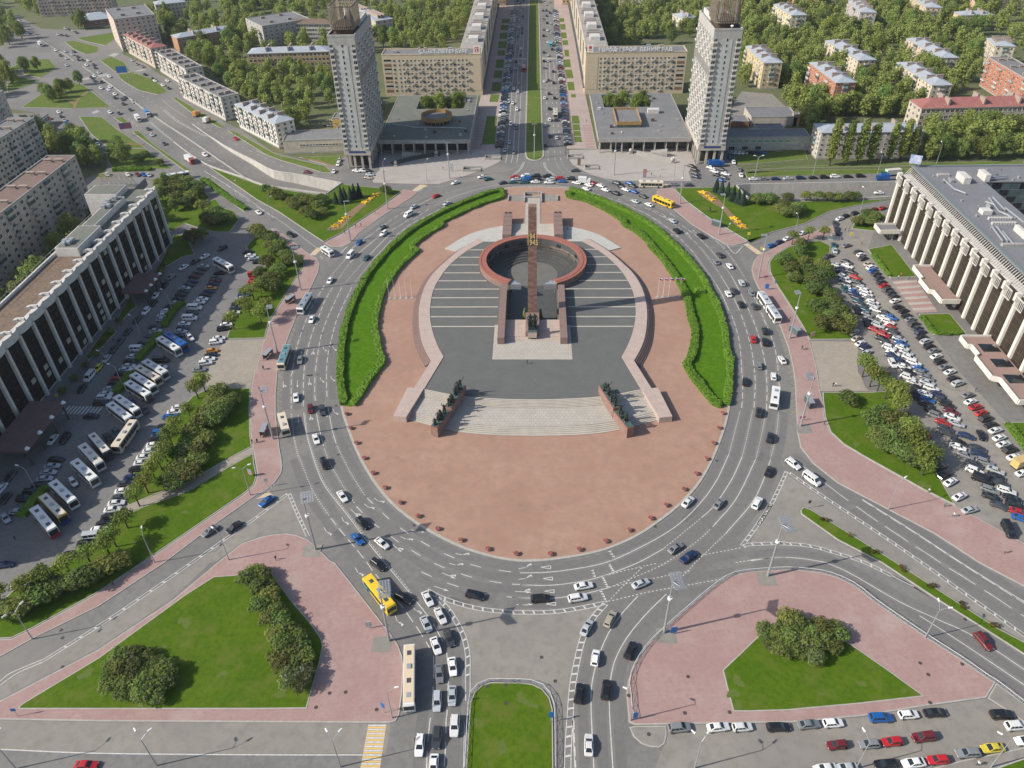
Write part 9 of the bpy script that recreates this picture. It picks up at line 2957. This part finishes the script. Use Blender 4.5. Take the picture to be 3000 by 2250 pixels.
# ------------------------------------------------------------------ people
def person_paint(c):
 return 3 if c.z > 1.66 or (c.z > 1.56 and c.y < 0.0) else 2 if c.z > 1.47 else 0 if c.z > 0.9 else 2 if (abs(c.x) > 0.24 and c.z < 0.92) else 1
mat('trousers', (0.045, 0.05, 0.065), 0.9)
mat('hair_dark', (0.05, 0.035, 0.025), 0.8)
PM = ['cloth', 'trousers', 'skin', 'hair_dark']
PEOPLE = [body('person', PM, person_paint, step=0.25), body('person', PM, person_paint, step=0.05, larm=((0.27, 0.02, 1.13), (0.26, 0.1, 0.86)), rarm=((-0.27, 0.02, 1.13), (-0.24, 0.16, 0.95))), body('person', PM, person_paint, step=0.35, lean=0.08, larm=((0.28, -0.1, 1.14), (0.27, -0.2, 0.9)), rarm=((-0.28, 0.14, 1.14), (-0.25, 0.32, 0.98)))]
CL = [('black', (0.02, 0.02, 0.022)), ('white', (0.65, 0.65, 0.63)), ('blue', (0.05, 0.12, 0.30)), ('red', (0.40, 0.05, 0.05)), ('grey', (0.22, 0.22, 0.23)), ('teal', (0.05, 0.25, 0.25))]
for i, (s, place, c) in enumerate((('c3 123,45', 'standing alone on the dark platform before the obelisk', 0), ('b3 450,490', 'standing on the pale apron right of the rear stairs', 0), ('c2 163,1635', 'walking on the tip of the lower left pavement', 0), ('d1 922,180', 'walking along the lower left footway', 0), ('c2 30,262', 'walking near the left bus stops', 4), ('b2 58,1610', 'walking behind the cream city bus', 4), ('c1 2140,95', 'walking beside the left forecourt', 0),
  ('c1 2045,690', 'the left of two at the left lawn footpath end', 0), ('c1 2085,680', 'the right of two at the left lawn footpath end', 1), ('c2 12,685', 'waiting near the lower left bus shelter', 0), ('b2 808,460', 'walking on the north-west pavement, left of a pair', 0), ('b2 853,455', 'walking on the north-west pavement, right of a pair', 0), ('b2 968,350', 'walking alone on the north-west pavement', 3), ('b2 720,512', 'in the group by the north-west lawn kerb', 0), ('b3 1545,365', 'walking on the north-east pavement', 4),
  ('b4 195,915', 'walking on the upper right pavement', 2), ('b4 312,1215', 'waiting by the upper right shelter', 0), ('b4 412,1450', 'left of a couple on the right pavement', 0), ('b4 428,1455', 'right of a couple on the right pavement', 1), ('c4 662,230', 'left of a couple on the right forecourt', 0), ('c4 683,230', 'right of a couple on the right forecourt', 1), ('c4 592,540', 'walking at the edge of the lower right lawn', 0), ('c4 1435,1090', 'walking along the lower right pavement lawn', 1), ('c4 1565,1205', 'in teal on the lower right pavement', 5), ('c4 1635,1285', 'in white on the lower right pavement', 1),
  ('c4 2050,1580', 'walking at the right end of the lower right pavement', 4), ('c4 1495,610', 'between cars in the right car park', 4), ('c4 1815,270', 'before the white canopy in the right car park', 2), ('b4 1190,880', 'in the group at the striped paving, left', 1), ('b4 1275,890', 'in the group at the striped paving, middle', 2), ('b4 1210,860', 'in the group at the striped paving, back', 3), ('b4 760,495', 'near the right hotel far canopy, left', 0), ('b4 790,490', 'near the right hotel far canopy, right', 4), ('b4 895,600', 'crossing before the right hotel', 4), ('c1 130,1475', 'walking at the left edge of the left car park', 0), ('c1 1080,745', 'walking beside the cream coach', 4),
  ('c1 210,810', 'under the main canopy of the left hotel', 0), ('b1 925,1390', 'walking below the left hotel fins', 0), ('a2 1515,1375', 'on the left plaza', 0), ('a2 1583,1260', 'near the left store front', 0), ('a3 1130,1425', 'on the right plaza, left one', 0), ('a3 1200,1440', 'on the right plaza, right one', 4), ('a2 1820,1185', 'on the left avenue footway', 0), ('a3 630,940', 'on the right avenue footway', 4), ('a3 605,990', 'farther down the right avenue footway', 0), ('d4 1830,1640', 'in white at the bottom right corner', 1))):
 p = G(s)[0]
 zz = ZP + 0.02 if i == 0 else 0.57 if i == 1 else 0.14
 if i == 0:
  p = at(*px(s)[0], ZP)
 cn, col = CL[c]
 tag(obj('person', PEOPLE[i % 3], None, (p.x, p.y, zz), rnd.random() * 6.28, col), 'person in a %s top %s' % (cn, place), 'person', 'people walking round the square')

# ------------------------------------------------------------------ the air over the city
hz = MB()
hz.box(-2600, 2600, -700, 4600, -8, 156)
hm = bpy.data.materials.new('haze')
hm.use_nodes = True
hm.node_tree.nodes.remove(hm.node_tree.nodes['Principled BSDF'])
pv = hm.node_tree.nodes.new('ShaderNodeVolumePrincipled')
pv.inputs['Color'].default_value = (0.86, 0.9, 0.95, 1)
pv.inputs['Density'].default_value = 0.00006
pv.inputs['Anisotropy'].default_value = 0.2
hm.node_tree.links.new(pv.outputs[0], hm.node_tree.nodes['Material Output'].inputs['Volume'])
MATS['haze'] = hm
tag(hz.build('haze', 'haze'), 'thin pale haze over the city', kind='stuff')
